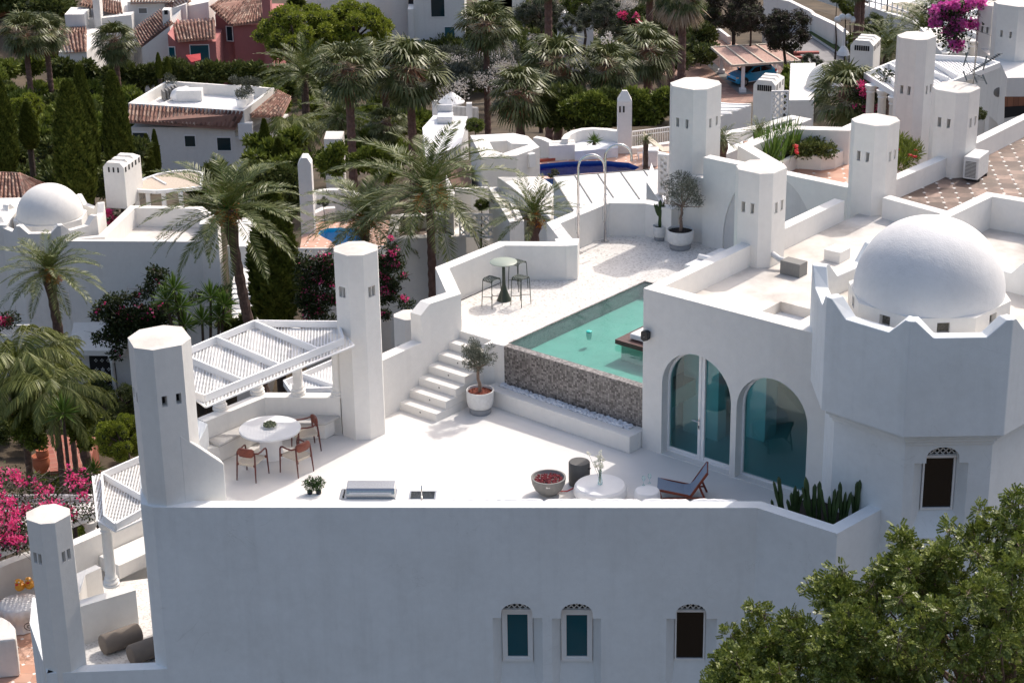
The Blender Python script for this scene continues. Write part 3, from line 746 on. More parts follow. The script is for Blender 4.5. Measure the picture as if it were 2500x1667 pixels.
# glazing
Pd = onface(W0, W1, TH - .12)
def glaze(s0_, s1_, zap, leaves, label, nm):
    fr = M(); r = (s1_ - s0_) / 2; c = (s0_ + s1_) / 2; zs = zap - r; fw = .055
    pts_o = arch(s0_ + .003, s1_ - .003, .012, zap - .003, 16); pts_i = arch(s0_ + fw, s1_ - fw, .012 + fw, zap - fw, 16)
    n = len(pts_o)
    for dd in (0.0, -.07):
        for i in range(n):
            j = (i + 1) % n
            fcs = [Pd(*pts_o[i], dd), Pd(*pts_o[j], dd), Pd(*pts_i[j], dd), Pd(*pts_i[i], dd)]
            fr.face(fcs if dd < 0 else fcs[::-1])
    for i in range(n):
        j = (i + 1) % n; fr.face([Pd(*pts_i[i], -.07), Pd(*pts_i[j], -.07), Pd(*pts_i[j], 0), Pd(*pts_i[i], 0)])
    if leaves:
        strip(fr, Pd, c - .085, c - .012, .06, zap - fw, .085, .005); strip(fr, Pd, c + .012, c + .085, .06, zap - fw, .085, .005); strip(fr, Pd, c - .012, c + .012, .06, zap - fw, .06, .0)
        for sa, sb in ((s0_ + fw, c - .085), (c + .085, s1_ - fw)): strip(fr, Pd, sa, sb, .012 + fw, .012 + fw * 2.1, .05, .0)
    o = part(nm, fr, MT['whitepaint'], villa, label=label)
    g = M(); g.face([Pd(*p, -.02) for p in pts_i]); part('pane', g, MT['glass_teal'], o)
    if leaves:
        hm = M(); hp = Pd(c - .05, 1.02, -.09); hq = Pd(c - .05, 1.02, -.15); hr = Pd(c - .20, 1.03, -.15)
        hm.tube([hp, hq, hr], .013, 8); strip(hm, Pd, c - .068, c - .032, .80, 1.08, .01, -.085); part('handle', hm, MT['chrome'], o)
        k = M(); strip(k, Pd, c - .06, c - .04, .84, .90, .006, -.096); part('lock', k, MT['black'], o)
    return o
glaze(a1l, a1r, z_ap1, True, 'double door in the left arch', 'glass_door')
glaze(a2l, a2r, z_ap2, False, 'undivided pane in the right arch', 'arched_window')
# interior shell
I0 = (W0[0] - GB[0] * -TH, W0[1] - GB[1] * -TH)
m = M(); D0 = (W0[0] + GB[0] * (TH + .002), W0[1] + GB[1] * (TH + .002)); 
Pi = lambda a, b: (D0[0] + dW[0] * a + GB[0] * b, D0[1] + dW[1] * a + GB[1] * b)
RM = [Pi(.05, 0), Pi(LW + 1.6, 0), Pi(LW + 1.6, 4.6), Pi(.05, 4.6)]
m.face([(p[0], p[1], .01) for p in RM]); part('room_floor', m, MT['innerfloor'], villa)
m = M()
for i in (1, 2, 3):
    a, b = RM[i], RM[(i + 1) % 4]; m.face([(b[0], b[1], 0), (b[0], b[1], 3.2), (a[0], a[1], 3.2), (a[0], a[1], 0)][::-1])
m.face([(p[0], p[1], 3.2) for p in RM][::-1])
part('room_shell', m, MT['inner'], villa)
m = M(); m.prism([Pi(.2, .95), Pi(1.2, .95), Pi(1.2, 1.3), Pi(.2, 1.3)], .01, 3.19); part('room_partition', m, MT['inner'], villa)
m = M(); p = Pi(1.55, 1.6); m.prism([p, (p[0] + dW[0] * .55, p[1] + dW[1] * .55), (p[0] + dW[0] * .55 + GB[0] * .5, p[1] + dW[1] * .55 + GB[1] * .5), (p[0] + GB[0] * .5, p[1] + GB[1] * .5)], .01, 3.19); part('room_pillar', m, MT['inner'], villa)
# left flank of the garden room over the pool
WB = (W0[0] + GB[0] * 6.2, W0[1] + GB[1] * 6.2)

# ---- roof over the garden room
RT = .30
c_in = q(6, 1280, 32, ZRP)                      # inner rim near the second roof tower
R0b = (W0[0], W0[1]); 
Rf = go(R0b, 0, 8.3)                            # along the back parapet up to the third tower
R1b = W1
m = M(); m.wall([Rf, go(R0b, 0, TH + .004)], -.3, ZRP, RT, zin=ZR - .1); part('roof_parapet', m, MT['stucco'], villa, bevel=.02)
T2c = q(6, 655, 360, ZR); T3c = q(6, 1345, 5, ZR)
rp = [go(R0b, RT, TH), go(R0b, LW - .1, TH), (6.6, 41.5), (9, 42), (13.5, 40.5), (18, 44.0), (15.5, 49.5), go(R0b, .3, 10.3)]
hc = q(6, 800, 617, ZR); hb_ = (hc[0] - W0[0]) * GB[0] + (hc[1] - W0[1]) * GB[1] - TH - .02; hpoly = [go(hc, 0, 0), go(hc, 0, -hb_), go(hc, 1.0, -hb_), go(hc, 1.0, 0)]
m = M(); loops = [rp, hpoly]; flat = [p for l in loops for p in l]
tr = tessellate_polygon([[Vector((p[0], p[1], 0)) for p in l] for l in loops])
m.add([(p[0], p[1], ZR) for p in flat], [t if ((flat[t[1]][0] - flat[t[0]][0]) * (flat[t[2]][1] - flat[t[0]][1]) - (flat[t[2]][0] - flat[t[0]][0]) * (flat[t[1]][1] - flat[t[0]][1])) > 0 else t[::-1] for t in tr])
zz0 = ZR - .55
for i in range(4):
    a, b = hpoly[i], hpoly[(i + 1) % 4]; m.face([(a[0], a[1], ZR), (b[0], b[1], ZR), (b[0], b[1], zz0), (a[0], a[1], zz0)])
m.face([(p[0], p[1], zz0) for p in hpoly[::-1]])
part('roof_floor', m, MT['stucco_r'], villa)
tower(villa, octo((T2c[0] + .02, T2c[1] + .10), .60, .33, math.radians(-40)), ZR - .5, 5.82, slots=(0, 2), zs=5.82 - .90, label='chimney tower on the roof behind the arched door wall', gap=.26)
T3p = q(3, 1395, 1370, ZR)
tower(villa, octo((T3p[0] + .0, T3p[1] + .48), .60, .34, math.radians(-40)), ZR - .5, 5.86, slots=(0, 2), zs=5.86 - .86, label='chimney tower at the far corner of the roof', gap=.26)
T4p = q(3, 1895, 1130, ZR)
tower(villa, octo((T4p[0] + .05, T4p[1] + .50), .62, .36, math.radians(-40)), ZR - .5, atY(3, 1915, 587, T4p[1])[2], slots=(0, 2), zs=atY(3, 1915, 587, T4p[1])[2] - .88, label='chimney tower beside the air conditioner on the tiled roof', gap=.27)
T1c = (4.55, 54.1)
t1t = atY(3, 240, 570, T1c[1] - .55)[2]
tower(villa, octo(q(3, 258, 533, t1t), .70, .38, math.radians(-40)), -4, t1t, slots=(0, 2), zs=t1t - 1.0, label='tall chimney tower behind the potted olive on the pool terrace', gap=.27)

# wall with blind arch across the upper terrace
N0 = q(6, 295, 258, ZU); N1 = (N0[0] + GA[0] * 4.7, N0[1] + GA[1] * 4.7)
zn = 4.0
hN = []
s_l = onw(3, 430, 1500, N0, N1)[0]; z_t = onw(3, 640, 1120, N0, N1)[1]
s_r = s_l + 3.0
ar = arch(s_l, s_r, ZU + .0, z_t + .15, 20, spring=ZU + .35)
m = M(); m.wall([N0, N1], ZU - .5, zn, .32, zin=ZU - .5, holes={0: [ar]}, depth=.05); 
part('blind_arch_wall', m, MT['stucco'], villa, bevel=.03)
m = M(); P = onface(N0, N1, .049); m.face([P(s, z) for s, z in ar]); part('arch_infill', m, stucco('arch_infill', col=(.66, .64, .62), dirt=.3, dirtcol=(.45, .43, .41), streak=.3), villa)
# its left cheek running back to the tower
m = M(); m.prism([go(N0, -1.0, .14), go(N0, .0, .14), go(N0, 0, .5), go(N0, -1.0, .5)], ZU - .3, 3.35); part('blind_arch_return', m, MT['stucco'], villa, bevel=.02)
# far parapet of the upper terrace
w2a = q('t', 1245, 1355, 2.42); w2b = q('t', 1715, 1160, 2.42); w2c = q('t', 2060, 1165, 2.42); w2d = go(w2c, .9, .0)
w2s = q('t', 1372, 1545, 2.42)
m = M(); m.wall([w1f_in, (w1f_in[0] + .22, w1f_in[1] + .18), w2a, w2b, w2c, w2d], -6, 2.42, .34, zin=-6)
part('far_parapet', m, MT['stucco'], villa, bevel=.02)
m = M(); m.prism([(w1f_in[0] - .05, w1f_in[1] - .01), (w1f_in[0] + .25, w1f_in[1] + .06), (w1f_in[0] + .32, w1f_in[1] + .6), (w1f_in[0] - .35, w1f_in[1] + .62), (w1f_in[0] - .3, w1f_in[1] + .1)], ZU - .3, 2.426); part('wall_end_pier', m, MT['stucco'], villa, bevel=.02)

# drain slot at the foot of the bar wall
m = M(); a = w1d_in; b = w1e_in
m.face([(a[0] + .06, a[1] - .30 + .3, ZU + .001), (lerp(a, b, .9)[0] + .02, lerp(a, b, .9)[1] - .02, ZU + .001), (lerp(a, b, .9)[0] + .04, lerp(a, b, .9)[1] - .06, ZU + .001), (a[0] + .09, a[1] - .05, ZU + .001)]); part('drain', m, MT['black'], villa)

# ---- roof beyond, right of the third tower
K0 = q(3, 1450, 1262, ZRP); K1 = q(3, 1838, 1368, ZRP); K2 = q(3, 2130, 1222, ZRP + .35); K3 = q(3, 2352, 1290, ZRP + .35)
m = M(); m.wall([K0, K1], ZR - .1, ZRP, .3, zin=ZR - .1); part('roof_parapet', m, MT['stucco'], villa, bevel=.02)
KK = [q(3, 1880, 1392, ZRP + .3), q(3, 2150, 1255, ZRP + .3), q(3, 2420, 1300, ZRP + .3), q(3, 3000, 1480, ZRP + .3)]
m = M(); m.wall([q(3, 1845, 1400, ZRP + .3), KK[1], KK[2], KK[3]], 2.2, ZRP + .3, .3, zin=ZR); part('court_wall', m, MT['stucco'], villa, bevel=.02)
# long parapet along the tiled roof
L0 = q(3, 1500, 1165, ZRP); L1 = q(3, 1812, 1032, ZRP); L2 = q(3, 2010, 935, ZRP); L3 = q(3, 2352, 765, ZRP); L4 = q(3, 2800, 545, ZRP)
m = M(); m.wall([L0, L1, L2, L3, L4], ZR - .1, ZRP, .30, zin=-1.0); part('long_parapet', m, MT['stucco'], villa, bevel=.02)
m = M(); m.face([(p[0], p[1], ZR + .006) for p in [(L0[0] - .1, L0[1]), K0, K1, KK[1], KK[2], KK[3], (L4[0], L4[1])]][::-1])
o = part('tiled_roof_floor', m, MT['tile_dark'], villa)
# lower band between the parapets
# ---- turret and dome
TC = (8.9, 39.37); TR = 2.66
def ring(r, rot=22.5): return [(TC[0] + r * math.cos(math.radians(45 * i + rot)), TC[1] + r * math.sin(math.radians(45 * i + rot))) for i in range(8)]
m = M(); rg = ring(TR); inn_ = ring(TR - .31)
fr_ = (0, .055, .24, .76, .945); dz = (0, 0, -.36, -.36, 0); ZT = 5.42; ZF = 4.62
op, ip, zt_ = [], [], []
for i in range(8):
    a, b = rg[i], rg[(i + 1) % 8]; c, d = inn_[i], inn_[(i + 1) % 8]
    for f, z in zip(fr_, dz): op.append(lerp(a, b, f)); ip.append(lerp(c, d, f)); zt_.append(ZT + z)
n = len(op); zb = 2.91
for i in range(n):
    j = (i + 1) % n
    m.face([(*op[i], zb), (*op[j], zb), (*op[j], zt_[j]), (*op[i], zt_[i])]); m.face([(*op[i], zt_[i]), (*op[j], zt_[j]), (*ip[j], zt_[j]), (*ip[i], zt_[i])])
    m.face([(*ip[j], ZF - .1), (*ip[i], ZF - .1), (*ip[i], zt_[i]), (*ip[j], zt_[j])])
turret = part('turret', m, MT['stucco_f'], villa); weld(turret); bv = turret.modifiers.new('bevel', 'BEVEL'); bv.width = .02; bv.segments = 2; bv.limit_method = 'ANGLE'; bv.angle_limit = math.radians(20)
m = M()
for (r0, z0, z1) in ((TR - .11, 2.80, 2.912), (TR - .20, 2.70, 2.802), (TR - .28, 2.60, 2.702)): m.prism(ring(r0), z0, z1)
part('turret_moulding', m, MT['stucco_f'], villa, bevel=.01)
r2 = ring(TR - .33); 
v2 = r2[5]; v3 = r2[6]
hD, iD = keyhole(9, 1652, 1998, onw(9, 1820, 640, v2, v3)[1], 165, 1728, 1938, 64, v2, v3, onw(9, 1800, 500, v2, v3)[1])
m = M()
for i in range(8):
    a, b = r2[i], r2[(i + 1) % 8]; m.facade(a, b, SKIRT, 2.61, [hD] if i == 5 else [], .34)
part('turret_shaft', m, MT['stucco_f'], villa)
window_fill(villa, iD, v2, v3, .34, MT['glass_black'], fw=.04, framed=False, label='window with black pane below the dome')
m = M(); m.face([(p[0], p[1], ZF) for p in ring(TR - .3)]); part('turret_floor', m, MT['stucco_r'], villa)
TC0 = TC; TC = (TC[0] - .15, TC[1]); m = M(); dr = ring(1.70); sl = []
for i in range(8):
    a, b = dr[i], dr[(i + 1) % 8]; Lf = math.dist(a, b); hs = [rect(Lf / 2 - .13, Lf / 2 + .13, 4.80, 5.03)]
    m.facade(a, b, ZF - .02, 5.13, hs, .12); P = onface(a, b, .119); sl.append([P(Lf / 2 - .13 + .0, 4.80), P(Lf / 2 + .13, 4.80), P(Lf / 2 + .13, 5.03), P(Lf / 2 - .13, 5.03)])
m.face([(p[0], p[1], 5.13) for p in dr]); o = part('drum', m, MT['stucco'], villa); dwm = plain('drum_window_dark', (.12, .11, .09), .7, var=.6, vscale=25)
for f in sl: k_ = M(); k_.face(f); part('drum_window', k_, dwm, o)
prof = [(1.57, 5.07)] + [(1.57 * math.cos(t) ** .92, 5.12 + 1.60 * math.sin(t) ** 1.0) for t in [i * PI / 2 / 24 for i in range(24)]] + [(0.0001, 6.74)]
m = M(); m.lathe((TC[0], TC[1], 0), prof, 72); TC = TC0; part('dome', m, stucco('dome_render', col=(.77, .755, .745), dirt=.3, dirtcol=(.5, .49, .48), streak=.1, bmp=.5, lo=.5, hi=.7), villa, smooth=True)

sp0 = q3(6, 735, 305, ZR + .35); m = M(); m.tube([sp0, q3(6, 790, 345, ZR + .25), q3(6, 850, 362, ZR + .2), q3(6, 925, 375, ZR + .2)], .07, 8); part('roof_spout', m, MT['pot'], villa, smooth=True)
m = M(); p = q(6, 875, 460, ZR); m.box((p[0] + .05, p[1] + .2, ZR + .17), (.55, .35, .34), math.radians(-40)); part('roof_block', m, MT['grey'], villa, bevel=.01)
m = M(); p = q(6, 1140, 365, ZR); m.box((p[0] + .1, p[1] + .2, ZR + .14), (.45, .5, .28), math.radians(-40)); part('roof_vent_box', m, MT['stucco'], villa, bevel=.01)

# ------------------------------------------------------------------ pergolas
def clip_line(poly, p, d):
    """parameter range of the line p + t d inside a convex polygon (CCW)"""
    t0, t1 = -1e9, 1e9; n = len(poly)
    for i in range(n):
        a, b = poly[i], poly[(i + 1) % n]; nx, ny = -(b[1] - a[1]), b[0] - a[0]
        num = nx * (p[0] - a[0]) + ny * (p[1] - a[1]); den = nx * d[0] + ny * d[1]
        if abs(den) < 1e-9:
            if num < 0: return None
            continue
        t = -num / den
        if den > 0: t0 = max(t0, t)
        else: t1 = min(t1, t)
    return (t0, t1) if t1 > t0 + .01 else None
def lattice(m, poly, z, pitch=.073, w=.024, ang=4, h=.006):
    if area(poly) < 0: poly = poly[::-1]
    cx = sum(p[0] for p in poly) / len(poly); cy = sum(p[1] for p in poly) / len(poly)
    for k, a in enumerate((math.radians(ang), math.radians(ang + 90))):
        d = (math.cos(a), math.sin(a)); nrm = (-d[1], d[0])
        for i in range(-80, 81):
            p = (cx + nrm[0] * pitch * i, cy + nrm[1] * pitch * i); r = clip_line(poly, p, d)
            if r:
                zz = z + k * h; A = (p[0] + d[0] * r[0], p[1] + d[1] * r[0]); B = (p[0] + d[0] * r[1], p[1] + d[1] * r[1]); ox, oy = nrm[0] * w / 2, nrm[1] * w / 2
                m.add([(A[0] - ox, A[1] - oy, zz), (B[0] - ox, B[1] - oy, zz), (B[0] + ox, B[1] + oy, zz), (A[0] + ox, A[1] + oy, zz),
                       (A[0] - ox, A[1] - oy, zz + h), (B[0] - ox, B[1] - oy, zz + h), (B[0] + ox, B[1] + oy, zz + h), (A[0] + ox, A[1] + oy, zz + h)],
                      [(0, 3, 2, 1), (4, 5, 6, 7), (0, 1, 5, 4), (2, 3, 7, 6), (1, 2, 6, 5), (3, 0, 4, 7)])
def baluster_column(parent, x, y, z0, z1, r=.12):
    H_ = z1 - z0
    prof = [(r * 1.5, 0), (r * 1.5, .05), (r * 1.25, .07), (r * 1.45, .12), (r * 1.1, .17), (r * 1.2, .21), (r * .95, .26), (r, .4), (r * .9, H_ - .3), (r * 1.1, H_ - .26), (r * .95, H_ - .2), (r * 1.3, H_ - .1), (r * 1.35, H_)]
    m = M(); m.lathe((x, y, z0), prof, 20); return part('column', m, MT['stucco'], parent, auto=40)
ZG = 2.80
G = {k: q('b', x, y, ZG) for k, (x, y) in dict(B=(245, 220), C=(535, 98), D=(1180, 105), E=(1217, 232), F=(155, 668), H=(75, 640), A=(-60, 350)).items()}
perg = thing('pergola', 'white lattice pergola on short columns over the dining corner', 'pergola', (-5.5, 42.5, 0))
bh = .17
def beam2(m, a, b, z, w=.05, h=bh, off=0): m.beam((a[0], a[1], z - h / 2), (b[0], b[1], z - h / 2), w, h)
m = M()
Gh = q('b', 60, 385, ZG)
for a, b in (('A', 'B'), ('B', 'C'), ('C', 'D'), ('E', 'F'), ('F', 'H'), ('D', 'E')): beam2(m, G[a], G[b], ZG)
part('frame', m, MT['whitepaint'], perg, bevel=.006)
for a, b in ((G['C'], lerp(G['E'], G['F'], .19)), (G['B'], lerp(G['E'], G['F'], .47)), (Gh, lerp(G['E'], G['F'], .735))):
    m = M(); beam2(m, a, b, ZG - .003, w=.045); part('rafter', m, MT['whitepaint'], perg)
lp = [G['A'], G['B'], G['C'], G['D'], q('b', 1298, 288, ZG - bh), q('b', 165, 757, ZG - bh), q('b', 90, 702, ZG - bh)]
lp = [lp[0], lp[1], lp[2], lp[3], lp[4], lp[5], lp[6], q('b', -30, 500, ZG - bh)]
m = M(); lattice(m, [lp[i] for i in (0, 1, 2, 3, 4, 5, 6)], ZG - bh - .026); part('lattice_panel', m, MT['whitepaint'], perg)
m = M()
for a, b in ((lp[3], lp[4]), (lp[4], lp[5]), (lp[5], lp[6])): m.beam((*a, ZG - bh - .02), (*b, ZG - bh - .02), .045, .035)
part('edge_trim', m, MT['whitepaint'], perg)
for x, y in ((275, 782), (560, 662), (875, 668), (1178, 680)):
    c = q('b', x, y - 4, ZP); baluster_column(perg, c[0], c[1], ZP, ZG - bh - .03)

# ------------------------------------------------------------------ dining corner
tc = q('b', 655, 922, .75)
dt = thing('dining_table', 'round white dining table with plate of green fruit under the pergola', 'table', (tc[0], tc[1], 0))
m = M(); m.lathe((0, 0, 0), [(.0001, .68), (.67, .68), (.715, .70), (.72, .735), (.71, .75), (.0001, .7505)], 72); part('table_top', m, MT['tabletop'], dt, local=True, auto=50)
m = M(); m.lathe((0, 0, 0), [(.275, .002), (.27, .10), (.255, .5), (.26, .679)], 48); part('pedestal', m, MT['tabletop'], dt, local=True, auto=50)
fp_ = q('c', 930, 318, .76)
pl = thing('fruit_plate', 'white plate piled with green artichoke heads on the dining table', 'plate', (fp_[0], fp_[1], .7515))
m = M(); m.lathe((0, 0, 0), [(.0001, .004), (.09, .004), (.17, .022), (.19, .035), (.178, .035), (.09, .014), (.0001, .012)], 40); part('plate', m, MT['plate'], pl, local=True, smooth=True)
rng = random.Random(3)
for i in range(17):
    ring_ = 0 if i < 9 else (1 if i < 15 else 2); nn = (9, 6, 2)[ring_]; rr = (.125, .07, .025)[ring_]; zz = (.062, .095, .125)[ring_]
    an = 2 * PI * (i - (0, 9, 15)[ring_]) / nn + .3 * ring_; m = M(); m.blob((rr * math.cos(an), rr * math.sin(an), zz), .037, 2, .12, rng); part('artichoke', m, MT['f_arti'], pl, local=True)

def dining_chair():
    t = thing('dining_chair', 'x', 'chair', (0, 0, 0), group='wooden armchairs round the dining table')
    for s in (-1, 1):
        m = M(); m.tube([(s * .285, .25, 0), (s * .275, .235, .35), (s * .270, .225, .60), (s * .265, .20, .655), (s * .262, .15, .672), (s * .262, .0, .66), (s * .255, -.14, .665), (s * .22, -.235, .70)],
                        [.0135, .0195, .021, .021, .0205, .0195, .0195, .019], 9); part('front_leg', m, MT['wood'], t, local=True, smooth=True)
        m = M(); m.tube([(s * .245, -.31, 0), (s * .232, -.275, .4), (s * .222, -.25, .70)], [.0135, .021, .018], 9); part('back_leg', m, MT['wood'], t, local=True, smooth=True)
        m = M(); m.beam((s * .262, .235, .43), (s * .215, .235, .43), .045, .05); m.beam((s * .23, -.27, .40), (s * .19, -.26, .40), .04, .05); part('bracket', m, MT['wood'], t, local=True)
    m = M(); m.tube([(-.22, -.235, .70), (-.13, -.285, .705), (0, -.302, .707), (.13, -.285, .705), (.22, -.235, .70)], .02, 9); part('back_rail', m, MT['wood'], t, local=True, smooth=True)
    m = M()
    n = 8; vs = []
    for j, (zz, dd) in enumerate(((.60, .01), (.635, .0), (.70, -.006), (.77, .0), (.80, .012))):
        wdt = (.15, .195, .21, .195, .15)[j]
        for i in range(n + 1):
            x = -wdt + 2 * wdt * i / n; y = -.275 + (x * x) * 1.0 + dd; vs.append((x, y + .012, zz))
    b = len(vs); vs += [(x, y - .05, z) for x, y, z in vs]
    fs = []
    for j in range(4):
        for i in range(n): a = j * (n + 1) + i; fs += [(a, a + n + 1, a + n + 2, a + 1), (b + a, b + a + 1, b + a + n + 2, b + a + n + 1)]
    for i in range(n): fs += [(i, i + 1, b + i + 1, b + i), (4 * (n + 1) + i, b + 4 * (n + 1) + i, b + 4 * (n + 1) + i + 1, 4 * (n + 1) + i + 1)]
    for j in range(4): a = j * (n + 1); fs += [(a, b + a, b + a + n + 1, a + n + 1), (a + n, a + 2 * n + 1, b + a + 2 * n + 1, b + a + n)]
    m.add(vs, fs); part('back_pad', m, MT['leather'], t, local=True, smooth=True)
    m = M()
    for i in range(18): x = -.235 + .47 * (i + .5) / 18; m.box((x, -.01, .425 - .012 * math.cos((x) * 6)), (.0235, .50 - abs(x) * .12, .032))
    m.box((0, .24, .415), (.46, .03, .06)); m.box((0, -.26, .405), (.40, .03, .06)); part('seat', m, MT['rope'], t, local=True)
    return t
ch = dining_chair()
chs = [([(315, 1320), (705, 1385), (940, 1225), (470, 1140)], 'wooden dining armchair nearest the big chimney tower, back to the camera'),
       ([(1435, 1310), (1760, 1155), (1490, 1025), (1100, 1205)], 'wooden dining armchair in the middle, facing the table from the sunny side'),
       ([(1885, 825), (1735, 610), (1320, 700), (1520, 880)], 'wooden dining armchair beside the grey bench cushion and chimney tower')]
for i, (lg, lab) in enumerate(chs):
    P_ = [q('c', x, y, 0) for x, y in lg]; cx = sum(p[0] for p in P_) / 4; cy = sum(p[1] for p in P_) / 4
    bm_ = ((P_[0][0] + P_[1][0]) / 2, (P_[0][1] + P_[1][1]) / 2); fm = ((P_[2][0] + P_[3][0]) / 2, (P_[2][1] + P_[3][1]) / 2)
    rz = math.atan2(fm[1] - bm_[1], fm[0] - bm_[0]) - PI / 2
    if i == 0: ch.location = (cx, cy, 0); ch.rotation_euler = (0, 0, rz); ch['label'] = lab
    else: clone(ch, (cx, cy, 0), rz, lab)
def cushion(name, pts, z0, z1, label):
    m = M(); m.prism(pts, z0, z1); o = part(name, m, MT['cushion'], None, bevel=.03); tag(o, label, 'cushion', 'grey seat cushions'); return o
cushion('seat_cushion', [q('b', 603, 800, .5), q('b', 1190, 800, .5), q('b', 1192, 828, .5), q('b', 1078, 884, .5), q('b', 880, 884, .5), q('b', 700, 850, .5)], .421, .50, 'long grey cushion on the bench beside the slim chimney tower')
cushion('seat_cushion', [q('b', 120, 985, .5), q('b', 540, 825, .5), q('b', 600, 850, .5), q('b', 560, 900, .5), q('b', 265, 1055, .5)], .421, .50, 'grey cushion dappled by lattice shade on the bench by the big tower')

# ------------------------------------------------------------------ grill counter
ci = offset([F0, F1], .30)
def alongF(s, d): L_ = math.dist(F0, F1); e = ((F1[0] - F0[0]) / L_, (F1[1] - F0[1]) / L_); return (F0[0] + e[0] * s - e[1] * d, F0[1] + e[1] * s + e[0] * d)
def sF(x, y, z=ZP): p = q('x', x, y, z); L_ = math.dist(F0, F1); e = ((F1[0] - F0[0]) / L_, (F1[1] - F0[1]) / L_); return (p[0] - F0[0]) * e[0] + (p[1] - F0[1]) * e[1]
cL, cR = sF(95, 330), sF(2160, 330); cD = .31 + .62
sk0, sk1 = sF(1722, 320), sF(2055, 320)
m = M(); m.prism([alongF(cL, .312), alongF(sk0, .312), alongF(sk0, cD), alongF(cL, cD)], 0, ZP - .0012)
m.prism([alongF(sk1, .312), alongF(cR, .312), alongF(cR, cD), alongF(sk1, cD)], 0, ZP - .0012)
m.prism([alongF(sk0, .312), alongF(sk1, .312), alongF(sk1, .40), alongF(sk0, .40)], 0, ZP - .0012); m.prism([alongF(sk0, .78), alongF(sk1, .78), alongF(sk1, cD), alongF(sk0, cD)], 0, ZP - .0012)
part('kitchen_counter', m, MT['stucco'], villa)
sk = thing('sink', 'small stainless steel sink set in the white outdoor counter', 'sink', (*alongF((sk0 + sk1) / 2, .59), ZP))
m = M(); c0 = [alongF(sk0, .40), alongF(sk1, .40), alongF(sk1, .78), alongF(sk0, .78)]; cc = alongF((sk0 + sk1) / 2, .59)
def shr(pts, k): return [(cc[0] + (p[0] - cc[0]) * k, cc[1] + (p[1] - cc[1]) * k) for p in pts]
for (k0, z0), (k1, z1) in (((1.06, ZP + .003), (.93, ZP + .003)), ((.93, ZP + .003), (.86, ZP - .15)), ((1.06, ZP + .003), (1.06, ZP - .002))):
    a_, b_ = shr(c0, k0), shr(c0, k1)
    for i in range(4): j = (i + 1) % 4; m.face([(*a_[i], z0), (*a_[j], z0), (*b_[j], z1), (*b_[i], z1)])
m.face([(*p, ZP - .15) for p in shr(c0, .86)]); part('bowl', m, MT['steel'], sk)
m = M(); f_ = alongF(sF(1870, 430), .36); t_ = Vector((f_[0], f_[1], 0)); bk = Vector((0, 1, 0))
m.tube([(f_[0], f_[1], ZP), (f_[0], f_[1], ZP + .26), (f_[0], f_[1] + .03, ZP + .31), (f_[0], f_[1] + .08, ZP + .33), (f_[0], f_[1] + .13, ZP + .31), (f_[0], f_[1] + .15, ZP + .26)], .014, 10)
part('tap', m, MT['chrome'], sk, smooth=True)
g_s0, g_s1 = sF(885, 415), sF(1515, 415); gp = sF(790, 420)
gr = thing('gas_grill', 'stainless steel built in barbecue grill with closed hood', 'grill', (*alongF((g_s0 + g_s1) / 2, .6), ZP))
m = M(); m.prism([alongF(gp, .395), alongF(g_s1 + .03, .395), alongF(g_s1 + .03, .86), alongF(gp, .86)], ZP, ZP + .018); part('base_plate', m, MT['steel'], gr, bevel=.004)
fd_, bd_ = .42, .80; h0 = ZP + .018
prof = [(fd_, 0.0), (fd_ - .005, .09), (fd_ + .02, .165), (fd_ + .06, .20), (bd_ - .02, .235), (bd_, .22), (bd_, 0.0)]
m = M(); n = len(prof); A = [(*alongF(g_s0, d), h0 + z) for d, z in prof]; B = [(*alongF(g_s1, d), h0 + z) for d, z in prof]
m.add(A + B, [(i, i + 1, n + i + 1, n + i)[::-1] for i in range(n - 1)] + [tuple(range(n)), tuple(range(2 * n - 1, n - 1, -1))]); part('hood', m, MT['steel'], gr, bevel=.008)
for i in range(4): m = M(); p = alongF((gp + g_s0) / 2 + .005, .47 + i * .10); m.lathe((p[0], p[1], ZP + .018), [(.022 if i == 0 else .014, 0), (.020 if i == 0 else .013, .03), (.0001, .031)], 14); part('knob', m, MT['black'], gr)
m = M(); a_, b_ = alongF(g_s0 + .06, fd_ - .035), alongF(g_s1 - .06, fd_ - .035); m.tube([(*a_, h0 + .12), (*b_, h0 + .12)], .010, 8); part('handle', m, MT['chrome'], gr)

